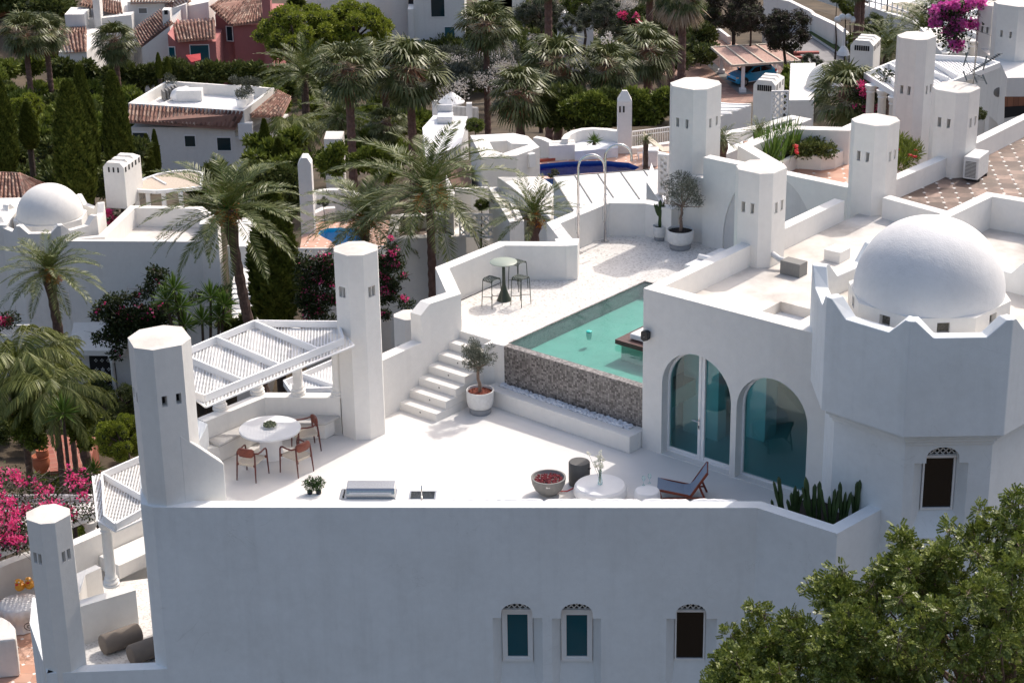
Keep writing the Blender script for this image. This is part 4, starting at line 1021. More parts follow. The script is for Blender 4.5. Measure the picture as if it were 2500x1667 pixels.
# ------------------------------------------------------------------ foliage makers
def unit(a): return a / np.maximum(np.linalg.norm(a, axis=-1, keepdims=True), 1e-9)
def leaf_quads(P_, D_, Nn, ln, wd):
    """rhombic leaves: base P_, direction D_, normal Nn"""
    S = unit(np.cross(D_, Nn)); ln = np.asarray(ln)[:, None]; wd = np.asarray(wd)[:, None]
    a = P_; b = P_ + D_ * ln * .45 + S * wd * .5; c = P_ + D_ * ln; d = P_ + D_ * ln * .45 - S * wd * .5
    V = np.stack([a, b, c, d], 1).reshape(-1, 3); F = np.arange(len(V)).reshape(-1, 4); return V, F
def cat(parts_):
    Vs, Fs, n = [], [], 0
    for V, F in parts_: Vs.append(V); Fs.append(F + n); n += len(V)
    return np.concatenate(Vs), np.concatenate(Fs)
def cloud(rg, centres, radii, n, ln, wd, up=.3, outw=.8, shell=.55, squash=1.0):
    """leaves on fuzzy clumps: n leaves shared by the clumps in proportion to their surface"""
    C_ = np.asarray(centres, float); R_ = np.asarray(radii, float); pw = R_ ** 2; idx = rg.choice(len(C_), n, p=pw / pw.sum())
    u_ = unit(rg.normal(size=(n, 3))); rr = R_[idx] * (shell + (1 - shell) * rg.random(n) ** .5) * (1 + .12 * rg.normal(size=n))
    off = u_ * rr[:, None]; off[:, 2] *= squash
    P_ = C_[idx] + off; D_ = unit(u_ * outw + rg.normal(size=(n, 3)) * .6 + np.array([0, 0, up])); Nn = unit(rg.normal(size=(n, 3)) + np.array([0, 0, .6]))
    return leaf_quads(P_, D_, Nn, ln * (.6 + .8 * rg.random(n)), wd * (.6 + .8 * rg.random(n)))
def crown_clumps(rg, rx, ry, rz, n, rmin, rmax, inner=.25):
    u_ = unit(rg.normal(size=(n, 3))); k = rg.random(n) ** .4 * (1 - inner) + inner; c = u_ * k[:, None] * np.array([rx, ry, rz]) * .85
    return c, rmin + (rmax - rmin) * rg.random(n)
def taper(m, p0, p1, r0, r1, rng, wob=.05, n=8, seg=6):
    p0 = Vector(p0); p1 = Vector(p1); pts = []; rr = []
    for i in range(seg + 1):
        t = i / seg; w = wob * math.sin(t * PI) * (p1 - p0).length
        pts.append(p0.lerp(p1, t) + Vector((rng.uniform(-w, w), rng.uniform(-w, w), 0))); rr.append(r0 + (r1 - r0) * t)
    m.tube(pts, rr, n)

# ------------------------------------------------------------------ pots and plants
def bowl_pot(parent, r, h, base_h, mat='pot', soil='soil'):
    m = M(); m.lathe((0, 0, 0), [(r * .80, base_h + .012), (r * .90, base_h + .05), (r * .985, base_h + (h - base_h) * .35), (r, base_h + (h - base_h) * .6), (r, h), (r * .94, h), (r * .93, h - .07), (.0001, h - .08)], 40); part('pot', m, MT[mat], parent, local=True, auto=50)
    m = M(); m.lathe((0, 0, 0), [(r * .76, 0), (r * .80, .02), (r * .80, base_h), (.0001, base_h + .012)], 40); part('foot', m, MT['potgrey' if mat == 'pot' else mat], parent, local=True, auto=50)
    rng = random.Random(5); m = M(); m.lathe((0, 0, 0), [(r * .93, h - .065), (r * .6, h - .05), (.0001, h - .045)], 24)
    for i in range(70): a = rng.uniform(0, 6.28); d = r * .88 * math.sqrt(rng.random()); m.blob((d * math.cos(a), d * math.sin(a), h - .05), .018, 0, .3, rng)
    part('soil', m, MT[soil], parent, local=True)
def olive(loc, label, r, h, base_h, th, cr, ch_, seed, soil, cc=(0, 0, 0), lean=(0, 0), n=4600):
    t = thing('potted_olive', label, 'olive tree', loc, group='olive trees in round white pots'); bowl_pot(t, r, h, base_h, soil=soil); rng = random.Random(seed); rg = np.random.default_rng(seed)
    m = M(); top = Vector((lean[0], lean[1], h + th)); taper(m, (0, 0, h - .07), top, .048, .030, rng, .05)
    for i in range(6): z = h + rng.uniform(.05, th * .9); a = rng.uniform(0, 6.28); p = Vector((0, 0, h)).lerp(top, (z - h) / th); m.blob((p.x + .03 * math.cos(a), p.y + .03 * math.sin(a), z), .022, 1, .1, rng)
    for i in range(16):
        a = rng.uniform(0, 6.28); e = rng.uniform(-.1, 1.3); L_ = cr * rng.uniform(.6, 1.0)
        taper(m, top - Vector((0, 0, rng.uniform(0, .1))), top + Vector((math.cos(a) * math.cos(e) * L_, math.sin(a) * math.cos(e) * L_, math.sin(e) * L_ * 1.3 + .02)), .016, .004, rng, .08, 5, 4)
    part('trunk', m, MT['barkgrey'], t, local=True)
    C_, R_ = crown_clumps(rg, cr, cr, ch_, 60, cr * .12, cr * .26, .2); C_ += np.array([lean[0] + cc[0], lean[1] + cc[1], h + th + ch_ * .62 + cc[2]])
    V, F = cloud(rg, C_, R_, n, .062, .017, up=.25, outw=.7, shell=.2)
    part('crown', (V, F), MT['f_olive'], t, local=True); return t
b1_ = q(5, 975, 1322, 0)
hr = atY(5, 968, 1180, b1_[1])[2]
olive((b1_[0], b1_[1], 0), 'small olive tree in a white pot with red mulch at the foot of the stairs', .335, .60, .14, .62, .46, .50, 7, 'redmulch', lean=(-.02, .02))
b2_ = q('y', 725, 1360, ZU)
olive((b2_[0], b2_[1], ZU), 'larger sparse olive tree in a wide pot below the tall chimney tower', .37, .55, .14, .72, .66, .62, 11, 'soil', lean=(.05, 0), n=5200)

def cactus_stem(m, p0, p1, r, ribs=5, tip=True):
    p0 = Vector(p0); p1 = Vector(p1); d = (p1 - p0); L_ = d.length; d.normalize(); a = d.cross(Vector((.3, 1, .2))).normalized(); b = d.cross(a); n = ribs * 4; seg = max(6, int(L_ / .07)); base = len(m.v)
    for i in range(seg + 1):
        t = i / seg; rr = r * (1.0 if t < .82 else math.sqrt(max(0.02, 1 - ((t - .82) / .18) ** 2))) * (.88 + .12 * math.sin(t * L_ * 16)) * (.82 + .18 * min(1, t * 4))
        for k in range(n):
            an = 2 * PI * k / n; kk = 1.0 if k % 4 == 0 else (.60 if k % 4 == 2 else .78); q_ = p0 + d * (L_ * t) + (a * math.cos(an) + b * math.sin(an)) * rr * kk; m.v.append(tuple(q_))
    for i in range(seg):
        for k in range(n): k2 = (k + 1) % n; m.f.append((base + i * n + k, base + i * n + k2, base + (i + 1) * n + k2, base + (i + 1) * n + k))
    m.f.append(tuple(base + seg * n + k for k in range(n)))
cp = q('y', 428, 1238, ZU)
t = thing('potted_cactus', 'short branching cactus in a small white pot beside the larger olive tree', 'cactus', (cp[0], cp[1], ZU)); bowl_pot(t, .20, .42, .09)
m = M(); cactus_stem(m, (0, 0, .36), (0, 0, .95), .062); cactus_stem(m, (.0, 0, .62), (.0, 0, 1.18), .06)
for x, z0, x1, z1 in ((-.05, .72, -.17, 1.06), (-.03, .70, -.10, 1.05), (.05, .72, .14, 1.0), (.04, .78, .11, 1.12)): cactus_stem(m, (x, 0, z0), (x1, .02, z1), .045)
part('stem', m, MT['cactus'], t, local=True, smooth=True)

# cactus bed at the right end of the terrace
m = M(); bed_y = .52
pb_ = offset([F1, F2, F3], .33); m.prism([lerp(pb_[0], pb_[1], .25), pb_[1], pb_[2], (6.55, 39.0), lerp(lerp(pb_[0], pb_[1], .25), (6.2, 39.2), .8)], 0.0, bed_y); part('planter_soil', m, MT['soil'], villa)
CB = [((520, 960), [(400, 258, .055), (300, 340, .045)]), ((330, 900), [(262, 690, .04)]), ((700, 1000), [(720, 432, .055), (560, 690, .05), (640, 560, .045), (850, 590, .045), (780, 510, .045)]),
      ((1070, 1110), [(915, 262, .06), (1095, 398, .06), (855, 455, .045), (930, 820, .06), (885, 700, .05)]), ((1180, 1120), [(1185, 345, .055)]), ((1400, 1200), [(1195, 455, .045), (1370, 625, .045), (1570, 480, .055), (1480, 490, .05)]),
      ((1620, 1150), [(1575, 355, .05), (1685, 545, .045), (1790, 545, .055)]), ((1850, 1080), [(1960, 318, .065), (1820, 600, .04), (1905, 350, .05)])]
for i, (bs, st) in enumerate(CB):
    b3 = q('z', bs[0], bs[1], .55); r_ = thing('columnar_cactus', '', 'cactus', (b3[0], b3[1], bed_y), group='columnar cacti in the corner planter'); m = M()
    r_['label'] = ['tall forked cactus, leftmost of the large ones in the corner planter', 'tiny cactus stub at the left end of the corner planter', 'bushy low cactus clump, second from the left in the corner planter', 'tallest thick cactus clump in the middle of the corner planter', 'plain upright cactus right behind the thickest clump', 'leaning three armed cactus at the front tip of the planter', 'yellow green slanting cactus group right of the planter tip', 'dark double topped cactus at the right end of the planter'][i]
    for (x, y, rr) in st:
        tp = atY('z', x, y, b3[1] + .05); bb = (b3[0] + (tp[0] - b3[0]) * .25, b3[1], bed_y - .03); cactus_stem(m, bb, tp, rr)
    part('stem', m, MT['cactus'], r_, smooth=True)

# herb in its white bag on the counter
hp_ = q('x', 470, 345, ZP); ht = thing('herb_planter', 'bushy green herb growing on the white counter beside the grill', 'plant', (hp_[0], hp_[1], ZP)); rg = np.random.default_rng(5)
m = M()
for x in (-.10, .09): m.lathe((x, 0, 0), [(.055, 0), (.06, .05), (.045, .09), (.0001, .09)], 14)
part('pot', m, MT['black'], ht, local=True)
C_ = np.array([[-.10, 0, .16], [.08, 0, .17], [0, .03, .22], [-.17, 0, .24], [.17, 0, .24], [-.08, .05, .28], [.1, 0, .30], [.02, 0, .13]]); V, F = cloud(rg, C_, [.10, .10, .09, .07, .07, .08, .08, .08], 1500, .05, .016, up=.7, shell=.2); part('leaves', (V, F), MT['f_herb'], ht, local=True)

# ------------------------------------------------------------------ bar table and stools
bp_ = q('v', 1025, 1195, ZU)
t = thing('bar_table', 'round green bar table on a flared pedestal', 'table', (bp_[0], bp_[1], ZU))
m = M(); m.lathe((0, 0, 0), [(.0001, 1.035), (.335, 1.035), (.355, 1.045), (.358, 1.058), (.35, 1.065), (.0001, 1.065)], 56); part('table_top', m, MT['greentop'], t, local=True, auto=50)
m = M(); m.lathe((0, 0, 0), [(.19, 0), (.188, .015), (.14, .13), (.085, .28), (.052, .42), (.042, .6), (.040, 1.034)], 36); part('pedestal', m, MT['green'], t, local=True, auto=60)
def stool():
    t = thing('bar_stool', '', 'stool', group='slatted metal bar stools')
    hs, fs_ = .155, .20; H_ = .76
    for s in (-1, 1):
        m = M(); m.tube([(-fs_, s * (hs + .02), 0), (-hs - .015, s * hs, H_ - .07), (-hs, s * hs, H_ - .02), (-hs + .05, s * hs, H_), (hs - .05, s * hs, H_), (hs, s * hs, H_ - .02), (hs + .015, s * hs, H_ - .07), (fs_, s * (hs + .02), 0)], .0105, 8)
        part('leg', m, MT['green'], t, local=True, smooth=True)
    m = M()
    for s in (-1, 1): m.tube([(s * (hs + .012), -hs, H_ - .055), (s * (hs + .012), hs, H_ - .055)], .008, 6)
    for s in (-1, 1): m.tube([(s * (fs_ - .012), -hs - .014, .25), (s * .05, 0, .25), (s * (fs_ - .012), hs + .014, .25)], .008, 6)
    m.tube([(-.05, 0, .25), (.05, 0, .25)], .008, 6); part('foot_rest', m, MT['green'], t, local=True)
    m = M()
    for i in range(6):
        y = -hs + .03 + i * (2 * hs - .06) / 5
        pts = [(-hs - .018, y, H_ - .06), (-hs - .012, y, H_ - .015), (-hs + .035, y, H_ + .002), (0, y, H_ - .012), (hs - .035, y, H_ + .002), (hs + .012, y, H_ - .015), (hs + .018, y, H_ - .06)]
        for a, b in zip(pts[:-1], pts[1:]): m.beam(a, b, .034, .006)
    part('seat', m, MT['green'], t, local=True); return t
stl = stool()
SL = [([(558, 1325), (782, 1385), (1025, 1285), (812, 1215)], 'slatted bar stool left of the green bar table, nearest the corner wall'),
      ([(1108, 1280), (1395, 1362), (1582, 1272), (1302, 1192)], 'slatted bar stool on the right, nearest the pool'),
      ([(1085, 960), (1290, 1000), (1530, 1050), (1330, 900)], 'slatted bar stool behind the others against the low wall')]
for i, (lg, lab) in enumerate(SL):
    P_ = [q('v', x, y, ZU) for x, y in lg]; cx = sum(p[0] for p in P_) / 4; cy = sum(p[1] for p in P_) / 4; rz = math.atan2(P_[3][1] - P_[0][1] + P_[2][1] - P_[1][1], P_[3][0] - P_[0][0] + P_[2][0] - P_[1][0])
    if i == 2:
        tp = q('v', 1285, 455, ZU + .76); cx, cy = tp; rz = math.radians(50)
    if i == 0: stl.location = (cx, cy, ZU); stl.rotation_euler = (0, 0, rz); stl['label'] = lab
    else: clone(stl, (cx, cy, ZU), rz if i != 1 else rz + PI / 2 * 0, lab)

# ------------------------------------------------------------------ garden showers
for (k, bx, by, tx, ty, ex_, ey_, lab) in ((5, 1600, 308, 1500 * 1.0, 700, 1635, 880, 'front steel garden shower with arched top, left of the pair'), (5, 1770, 235, 1770, 600, 1890, 790, 'rear steel garden shower with arched top, right of the pair')):
    b = q(k, bx, by, ZU); top = atY('t', tx, ty, b[1])[2]; span = abs(q('t', ex_, 900, ZU)[0] - q('t', (1415 if bx == 1600 else 1665), 900, ZU)[0]); R_ = span / 2
    s = thing('garden_shower', lab, 'shower', (b[0], b[1], ZU), group='arched outdoor showers'); H_ = top - ZU - R_
    pts = [(0, 0, 0), (0, 0, H_)] + [(R_ - R_ * math.cos(a), -.0, H_ + R_ * math.sin(a)) for a in [PI * i / 14 for i in range(1, 15)]] + [(2 * R_, 0, H_ - .13)]
    m = M(); m.tube(pts, .034, 12); part('pole', m, MT['chrome'], s, local=True, smooth=True)
    m = M(); m.lathe((0, 0, 0), [(.12, .0), (.12, .012), (.04, .022), (.0001, .022)], 24); part('foot_plate', m, MT['chrome'], s, local=True)
    m = M(); m.tube([(.0, -.035, 1.15), (.03, -.08, 1.15)], .016, 8); m.tube([(.0, -.035, 1.4), (.05, -.06, 1.4)], .012, 8); part('valve', m, MT['chrome'], s, local=True)
    m = M(); m.tube([(-.03, -.03, 1.42), (-.07, -.04, 1.1), (-.085, -.05, .75), (-.05, -.05, .58), (-.01, -.05, .7), (-.0, -.04, 1.12)], .006, 6); part('hose', m, MT['steel'], s, local=True, smooth=True)

# ------------------------------------------------------------------ pool things
dk0 = q('w', 885, 595, ZU + .14)
dkt = thing('sunbed', 'white mattress on a dark wooden deck standing in the pool', 'sunbed', (dk0[0], dk0[1], ZU))
def pv(p, a, b): return (p[0] + ex[0] * a + ey[0] * b, p[1] + ex[1] * a + ey[1] * b)
m = M()
for i in range(9): m.prism([pv(dk0, 0, .145 * i), pv(dk0, 1.7, .145 * i), pv(dk0, 1.7, .145 * i + .14), pv(dk0, 0, .145 * i + .14)], ZU + .025, ZU + .14)
part('deck', m, MT['deckwood'], dkt)
m = M(); m.prism([pv(dk0, .12, .1), pv(dk0, 1.6, .1), pv(dk0, 1.6, 1.25), pv(dk0, .12, 1.25)], ZB, ZU + .025); part('deck_base', m, MT['stucco'], dkt)
m = M(); m.prism([pv(dk0, .28, .22), pv(dk0, 1.6, .22), pv(dk0, 1.6, 1.1), pv(dk0, .28, 1.1)], ZU + .155, ZU + .30); part('mattress', m, MT['whitecloth'], dkt, bevel=.03)
fd0 = q('w', 330, 420, ZU); fo = thing('pool_floater', 'turquoise chemical floater bobbing in the pool', 'floater', (fd0[0], fd0[1], ZU - .1)); m = M(); m.lathe((0, 0, 0), [(.05, -.12), (.075, 0), (.07, .1), (.045, .115), (.0001, .115)], 16); part('body', m, plain('turquoise_plastic', (.02, .55, .48), .4), fo, local=True)
lg0 = q('u', 945, 668, ZU + .38); t = thing('sun_lounger', 'white lounger with a rolled cushion behind the roof parapet', 'lounger', (lg0[0], lg0[1], ZU))
m = M(); m.prism([lg0, go(lg0, .75, 0), go(lg0, .75, 1.7), go(lg0, 0, 1.7)], ZU + .22, ZU + .38); part('mattress', m, MT['whitecloth'], t, bevel=.03)
m = M()
for a, b in ((.06, .08), (.7, .08), (.06, 1.6), (.7, 1.6)): p = go(lg0, a, b); m.box((p[0], p[1], ZU + .11), (.05, .05, .22))
part('frame', m, MT['black'], t)
m = M(); a = go(lg0, .05, .62); b = go(lg0, .72, .62); m.tube([(*a, ZU + .44), (*b, ZU + .44)], .075, 14); part('bolster', m, MT['whitecloth'], t, smooth=True)
# speaker
sp = ow('w', 1595, 485); P = onface(W0, W1, 0)
t = thing('wall_speaker', 'black loudspeaker fixed high on the white wall above the pool', 'speaker', P(sp[0], sp[1], -.08))
m = M(); hexo = [(-.085, .11), (-.10, .06), (-.10, -.09), (-.02, -.135), (.085, -.09), (.085, .10), (.02, .13)]
A = [P(sp[0] + s * .95, sp[1] + z * .9, -.03) for s, z in hexo]; B = [P(sp[0] + s, sp[1] + z, -.17) for s, z in hexo]; n = len(hexo)
m.add(A + B, [(i, n + i, n + (i + 1) % n, (i + 1) % n) for i in range(n)] + [tuple(range(n)), tuple(range(2 * n - 1, n - 1, -1))]); m.box(P(sp[0], sp[1], -.0), (.05, .05, .05)); part('case', m, MT['black'], t, bevel=.008)
m = M(); m.blob(P(sp[0] + .0, sp[1] - .02, -.172), .007, 1); part('badge', m, MT['whitepaint'], t)

# ------------------------------------------------------------------ lounge corner
def place(k, x, y, z): p = q(k, x, y, z); return (p[0], p[1], 0)
t = thing('fire_bowl', 'round grey concrete fire bowl filled with red stones', 'fire bowl', place('a', 545, 838, .42)); t.location.z = 0
m = M(); m.lathe((0, 0, 0), [(.10, 0), (.13, .02), (.22, .05), (.31, .14), (.37, .27), (.392, .40), (.392, .425), (.355, .425), (.335, .36), (.30, .34), (.0001, .34)], 56); part('bowl', m, MT['grey'], t, local=True, auto=45)
rng = random.Random(8); m = M()
for i in range(230): a = rng.uniform(0, 6.28); d = .31 * math.sqrt(rng.random()); m.blob((d * math.cos(a), d * math.sin(a), .355 + rng.uniform(0, .03)), rng.uniform(.014, .026), 1, .25, rng)
o = part('lava_stones', m, MT['lava'], t, local=True); tag(o, kind='stuff')
m = M(); m.box((-.02, -.37, .33), (.09, .02, .035)); part('badge', m, MT['steel'], t, local=True)
m = M(); m.tube([(.20, .02, .05), (.42, .10, .012), (.62, .30, .012)], .012, 6); part('gas_hose', m, MT['duckred'], t, local=True)
t = thing('drum_stool', 'tall dark grey cylinder with an oval hand hole behind the fire bowl', 'gas bottle cover', place('a', 840, 688, .56))
m = M(); m.lathe((0, 0, 0), [(.238, 0), (.242, .02), (.242, .53), (.225, .555), (.0001, .556)], 48); part('body', m, MT['darkgrey'], t, local=True, auto=45)
m = M(); m.box((.20, -.125, .44), (.10, .06, .035), -.5); part('hand_hole', m, MT['black'], t, local=True, bevel=.012)
lt = place('a', 1042, 905, .36)
t = thing('coffee_table', 'large round white pebble shaped coffee table with the flower vase on it', 'table', lt, group='white pebble tables')
def pebble(R_, H_): return [(R_ * .80, 0), (R_ * .90, .03), (R_ * .99, H_ * .4), (R_, H_ * .6), (R_ * .965, H_ * .84), (R_ * .90, H_ * .97), (R_ * .83, H_), (.0001, H_ + .002)]
m = M(); m.lathe((0, 0, 0), pebble(.60, .36), 72); part('body', m, MT['tabletop'], t, local=True, auto=25)
st_ = place('a', 1490, 962, .36); t = thing('side_table', 'small round white table with two wine glasses beside the lounge chair', 'table', st_, group='white pebble tables'); m = M(); m.lathe((0, 0, 0), pebble(.295, .36), 48); part('body', m, MT['tabletop'], t, local=True, auto=25)
for i, (x, y) in enumerate(((1455, 915), (1512, 895))):
    p = q('a', x, y, .365); g = thing('wine_glass', ('left empty wine glass on the small white table', 'right empty wine glass on the small white table')[i], 'glass', (p[0], p[1], .363), group='wine glasses'); m = M()
    m.lathe((0, 0, 0), [(.035, 0), (.033, .004), (.005, .008), (.004, .09), (.028, .115), (.040, .15), (.037, .20), (.033, .215)], 20); part('bowl', m, MT['glass_clear'], g, local=True, smooth=True)
vp_ = q('a', 1040, 905, .365); t = thing('flower_vase', 'slim glass vase of cream flowers on the coffee table', 'vase', (vp_[0], vp_[1], .363))
m = M(); m.lathe((0, 0, 0), [(.05, 0), (.055, .02), (.045, .12), (.028, .20), (.032, .30), (.045, .32)], 24); part('vase', m, MT['glass_clear'], t, local=True, smooth=True)
rng = random.Random(12); m = M(); fl_ = M()
for i in range(13):
    a = rng.uniform(0, 6.28); e = rng.uniform(.0, .13); top = Vector((e * math.cos(a) + (.0), e * math.sin(a) * .8, rng.uniform(.40, .70)))
    if i == 0: top = Vector((-.26, .02, .74))
    if i == 1: top = Vector((.0, .0, .78))
    m.tube([(0, 0, .02), (top.x * .3, top.y * .3, .3), tuple(top)], .0035, 5)
    for j in range(22): fl_.blob(tuple(top + Vector((rng.gauss(0, .026), rng.gauss(0, .026), rng.gauss(0, .020)))), .014, 0, .3, rng)
part('stem', m, MT['f_herb'], t, local=True); part('blossom', fl_, MT['flowerwhite'], t, local=True)

# lounge chair, facing left
r_b = q('a', 2040, 1045, 0); t = thing('lounge_chair', 'low wooden lounge chair with blue grey woven sling', 'chair', (0, 0, 0))
L1 = q('a', 1640, 990, .33); L2 = q('a', 1610, 850, .33)
ux = Vector((1, -.10, 0)).normalized(); uy = Vector((-ux.y, ux.x, 0)); o_ = Vector((*q('a', 1905, 1035, .14), 0))
def LC(a, b, z): return tuple(o_ + ux * a + uy * b + Vector((0, 0, z)))
wd = .58
for b, nm in ((0, 'a'), (wd, 'b')):
    m = M(); m.beam(LC(-.72, b, .30), LC(.02, b, .16), .03, .05); m.beam(LC(-.02, b, .13), LC(.36, b, .74), .03, .055); part('side_rail', m, MT['wood2'], t)
    m = M(); m.beam(LC(-.70, b, .31), LC(-.62, b, 0.0), .03, .04); part('front_leg', m, MT['wood2'], t)
    m = M(); m.beam(LC(.17, b, .46), LC(.36, b, 0.0), .03, .045); m.beam(LC(-.62, b, .10), LC(.30, b, .14), .025, .035); part('rear_leg', m, MT['wood2'], t)
m = M(); m.beam(LC(-.72, 0, .31), LC(-.72, wd, .31), .03, .03); m.beam(LC(.36, 0, .74), LC(.36, wd, .74), .03, .03); part('cross_bar', m, MT['wood2'], t)
sl_ = [(-.74, .335), (-.45, .255), (-.15, .195), (-.02, .20), (.06, .28), (.20, .50), (.35, .76)]
m = M()
for (a0, z0), (a1, z1) in zip(sl_[:-1], sl_[1:]):
    m.add([LC(a0, -.005, z0), LC(a1, -.005, z1), LC(a1, wd + .005, z1), LC(a0, wd + .005, z0), LC(a0, -.005, z0 - .015), LC(a1, -.005, z1 - .015), LC(a1, wd + .005, z1 - .015), LC(a0, wd + .005, z0 - .015)], [(0, 1, 2, 3), (7, 6, 5, 4), (0, 4, 5, 1), (2, 6, 7, 3)])
part('sling', m, MT['webbing'], t)

# sofa whose back cushions peep over the front wall
so = thing('outdoor_sofa', 'long built in sofa with white canvas back cushions along the front wall', 'sofa', (*alongF(8.5, .7), 0))
sA = sF(2190, 430); sB = onw(9, 575, 395, F0, F1)[0] - .1
m = M(); m.prism([alongF(sA, .33), alongF(sB, .33), alongF(sB, 1.15), alongF(sA, 1.15)], 0, .36); part('base', m, MT['stucco'], so)
rng = random.Random(2); nC = 6; 
for i in range(nC):
    a = sA + (sB - sA) * i / nC + .02; b = sA + (sB - sA) * (i + 1) / nC - .02; m = M(); nn = 14
    for j in range(nn + 1): pass
    pts = [(*alongF(a + (b - a) * j / nn, .40 + rng.uniform(-.006, .006)), .875 + rng.uniform(-.012, .012)) for j in range(nn + 1)]
    m.tube(pts, [.04 if j in (0, nn) else .075 for j in range(nn + 1)], 12); part('back_cushion', m, MT['whitecloth'], so, smooth=True)
    m = M(); m.prism([alongF(a, .35), alongF(b, .35), alongF(b, 1.1), alongF(a, 1.1)], .365, .50); part('seat_cushion', m, MT['whitecloth'], so, bevel=.03)

# ------------------------------------------------------------------ lower terrace at the left
Fl = q(7, 300, 1505, -3.0); Fc = (-7.96, 38.42)
m = M(); m.wall([Fl, (F0[0] - .0, F0[1])], SKIRT, -3.0, .30, zin=ZL - .1)
part('lower_front_wall', m, MT['stucco_f'], villa, bevel=.02)
m = M(); m.prism([(F0[0] + .02, F0[1] + .012), (F0[0] + .3, F0[1] + .3), (SO[0] + .3, SO[1] - .3), SO, (-8.45, 41.2), (Fc[0] - .02, Fc[1] + .05), (F0[0] - .27, F0[1] + .20)], SKIRT, ZP - .003); part('side_wall', m, MT['stucco_f'], villa, bevel=.02)
pl0_ = q('l', 205, 1155, -3.0); pl1_ = q('l', 290, 1440, -3.0)
m = M(); far_ = (pl0_[0] + (pl0_[0] - Fl[0]) * 1.5, pl0_[1] + (pl0_[1] - Fl[1]) * 1.5)
far_ = (pl0_[0] - .2, pl0_[1] + 1.2)
m.wall([far_, pl0_, Fl], SKIRT, -3.0, .28, zin=ZL - .1); part('lower_side_wall', m, MT['stucco_f'], villa, bevel=.02)
ltc = q('l', 445, 1490, -3.0)
lt_pts = [q('l', x, y, .65) for x, y in ((180, 388), (182, 438), (280, 470), (378, 462), (484, 405), (482, 362), (380, 328), (285, 338))]
tower(villa, lt_pts, SKIRT + 1, .65, slots=(1, 3), zs=.65 - .88, label='chimney tower of the lower terrace at bottom left', gap=.20)
m = M(); d0 = q('l', 555, 1040, -2.9); d1 = q('l', 938, 925, -2.9); m.wall([d0, d1], ZL - .02, -2.9, .30); part('divider_wall', m, MT['stucco'], villa, bevel=.02)
# steps and seat behind
e0 = q('l', 830, 868, ZL); e1 = q('l', 1010, 785, ZL); m = M(); dd = (e1[0] - e0[0], e1[1] - e0[1]); ln_ = math.hypot(*dd); dd = (dd[0] / ln_, dd[1] / ln_); nn = (-dd[1], dd[0])
m.prism([e0, (e1[0] + dd[0], e1[1] + dd[1]), (e1[0] + dd[0] + nn[0] * .8, e1[1] + dd[1] + nn[1] * .8), (e0[0] + nn[0] * .8, e0[1] + nn[1] * .8)], ZL + .06, ZL + .45)
part('lower_bench', m, MT['stucco'], villa, bevel=.02)
m = M(); f0_ = (e0[0] + nn[0] * .82 - dd[0] * 1.2, e0[1] + nn[1] * .82 - dd[1] * 1.2); f1_ = (e1[0] + dd[0] + nn[0] * .82, e1[1] + dd[1] + nn[1] * .82); m.wall([f0_, f1_], SKIRT, ZL + 1.0, .28); part('lower_back_wall', m, MT['stucco'], villa, bevel=.02)
m = M(); w0_ = q('l', 525, 705, -3.05); w1_ = q('l', 695, 790, -3.05); w2_ = q('l', 585, 830, -3.05); w3_ = q('l', 550, 1000, -3.05)
m.wall([q('l', 700, 770, -3.05), q('l', 590, 820, -3.05), q('l', 545, 960, -3.05)], SKIRT, -3.05, -.22, zin=SKIRT); part('low_party_wall', m, MT['stucco'], villa, bevel=.02)
m = M(); m.face([(*p, ZL) for p in (Fl, F0, (-8.0, 41.5), (-7.2, 44.5), f0_, far_)]); part('lower_terrace_floor', m, MT['gravel'], villa)
# lower pergola
ZQ = -1.0; lpg = thing('pergola', 'white lattice pergola over the lower terrace at the left edge', 'pergola', (-9.2, 42.5, ZL))
Q = [q('l', x, y, ZQ) for x, y in ((705, 112), (720, 405), (798, 465), (1010, 345), (1010, -20))]
m = M()
for i in (0, 1, 2): beam2(m, Q[i], Q[i + 1], ZQ)
beam2(m, Q[4], Q[0], ZQ); part('frame', m, MT['whitepaint'], lpg)
m = M(); beam2(m, Q[0], q('l', 985, 270, ZQ), ZQ - .003, w=.045); part('rafter', m, MT['whitepaint'], lpg)
ol = [q('l', x, y, ZQ - bh) for x, y in ((640, 135), (672, 440), (800, 515), (1010, 420), (1010, -5))]
m = M(); lattice(m, ol, ZQ - bh - .026); part('lattice_panel', m, MT['whitepaint'], lpg)
m = M()
for i in (0, 1, 2): m.beam((*ol[i], ZQ - bh - .02), (*ol[i + 1], ZQ - bh - .02), .045, .035)
part('edge_trim', m, MT['whitepaint'], lpg)
cb = q('l', 772, 890, -2.9); baluster_column(lpg, cb[0], cb[1], -2.9, ZQ - bh - .03, .13)
def roll(cx_, cy_, label, L_=.95):
    p = q('l', cx_, cy_, ZL + .24); t = thing('floor_pouf', label, 'pouf', (p[0], p[1], ZL), group='taupe outdoor poufs'); d = Vector((.80, .60, 0)); m = M()
    prof = [(.235, 0)]; a = Vector((0, 0, .245)) - d * L_ / 2; b = Vector((0, 0, .245)) + d * L_ / 2
    m.tube([tuple(a), tuple(a + d * .012), tuple(a + d * .05), tuple(b - d * .05), tuple(b - d * .012), tuple(b)], [.20, .225, .242, .242, .225, .20], 36); part('body', m, MT['rust'], t, local=True, auto=60); return t
roll(835, 1262, 'taupe cylinder pouf half in sun on the lower gravel terrace'); roll(1035, 1330, 'taupe cylinder pouf cut off by the side wall of the villa', 1.0)

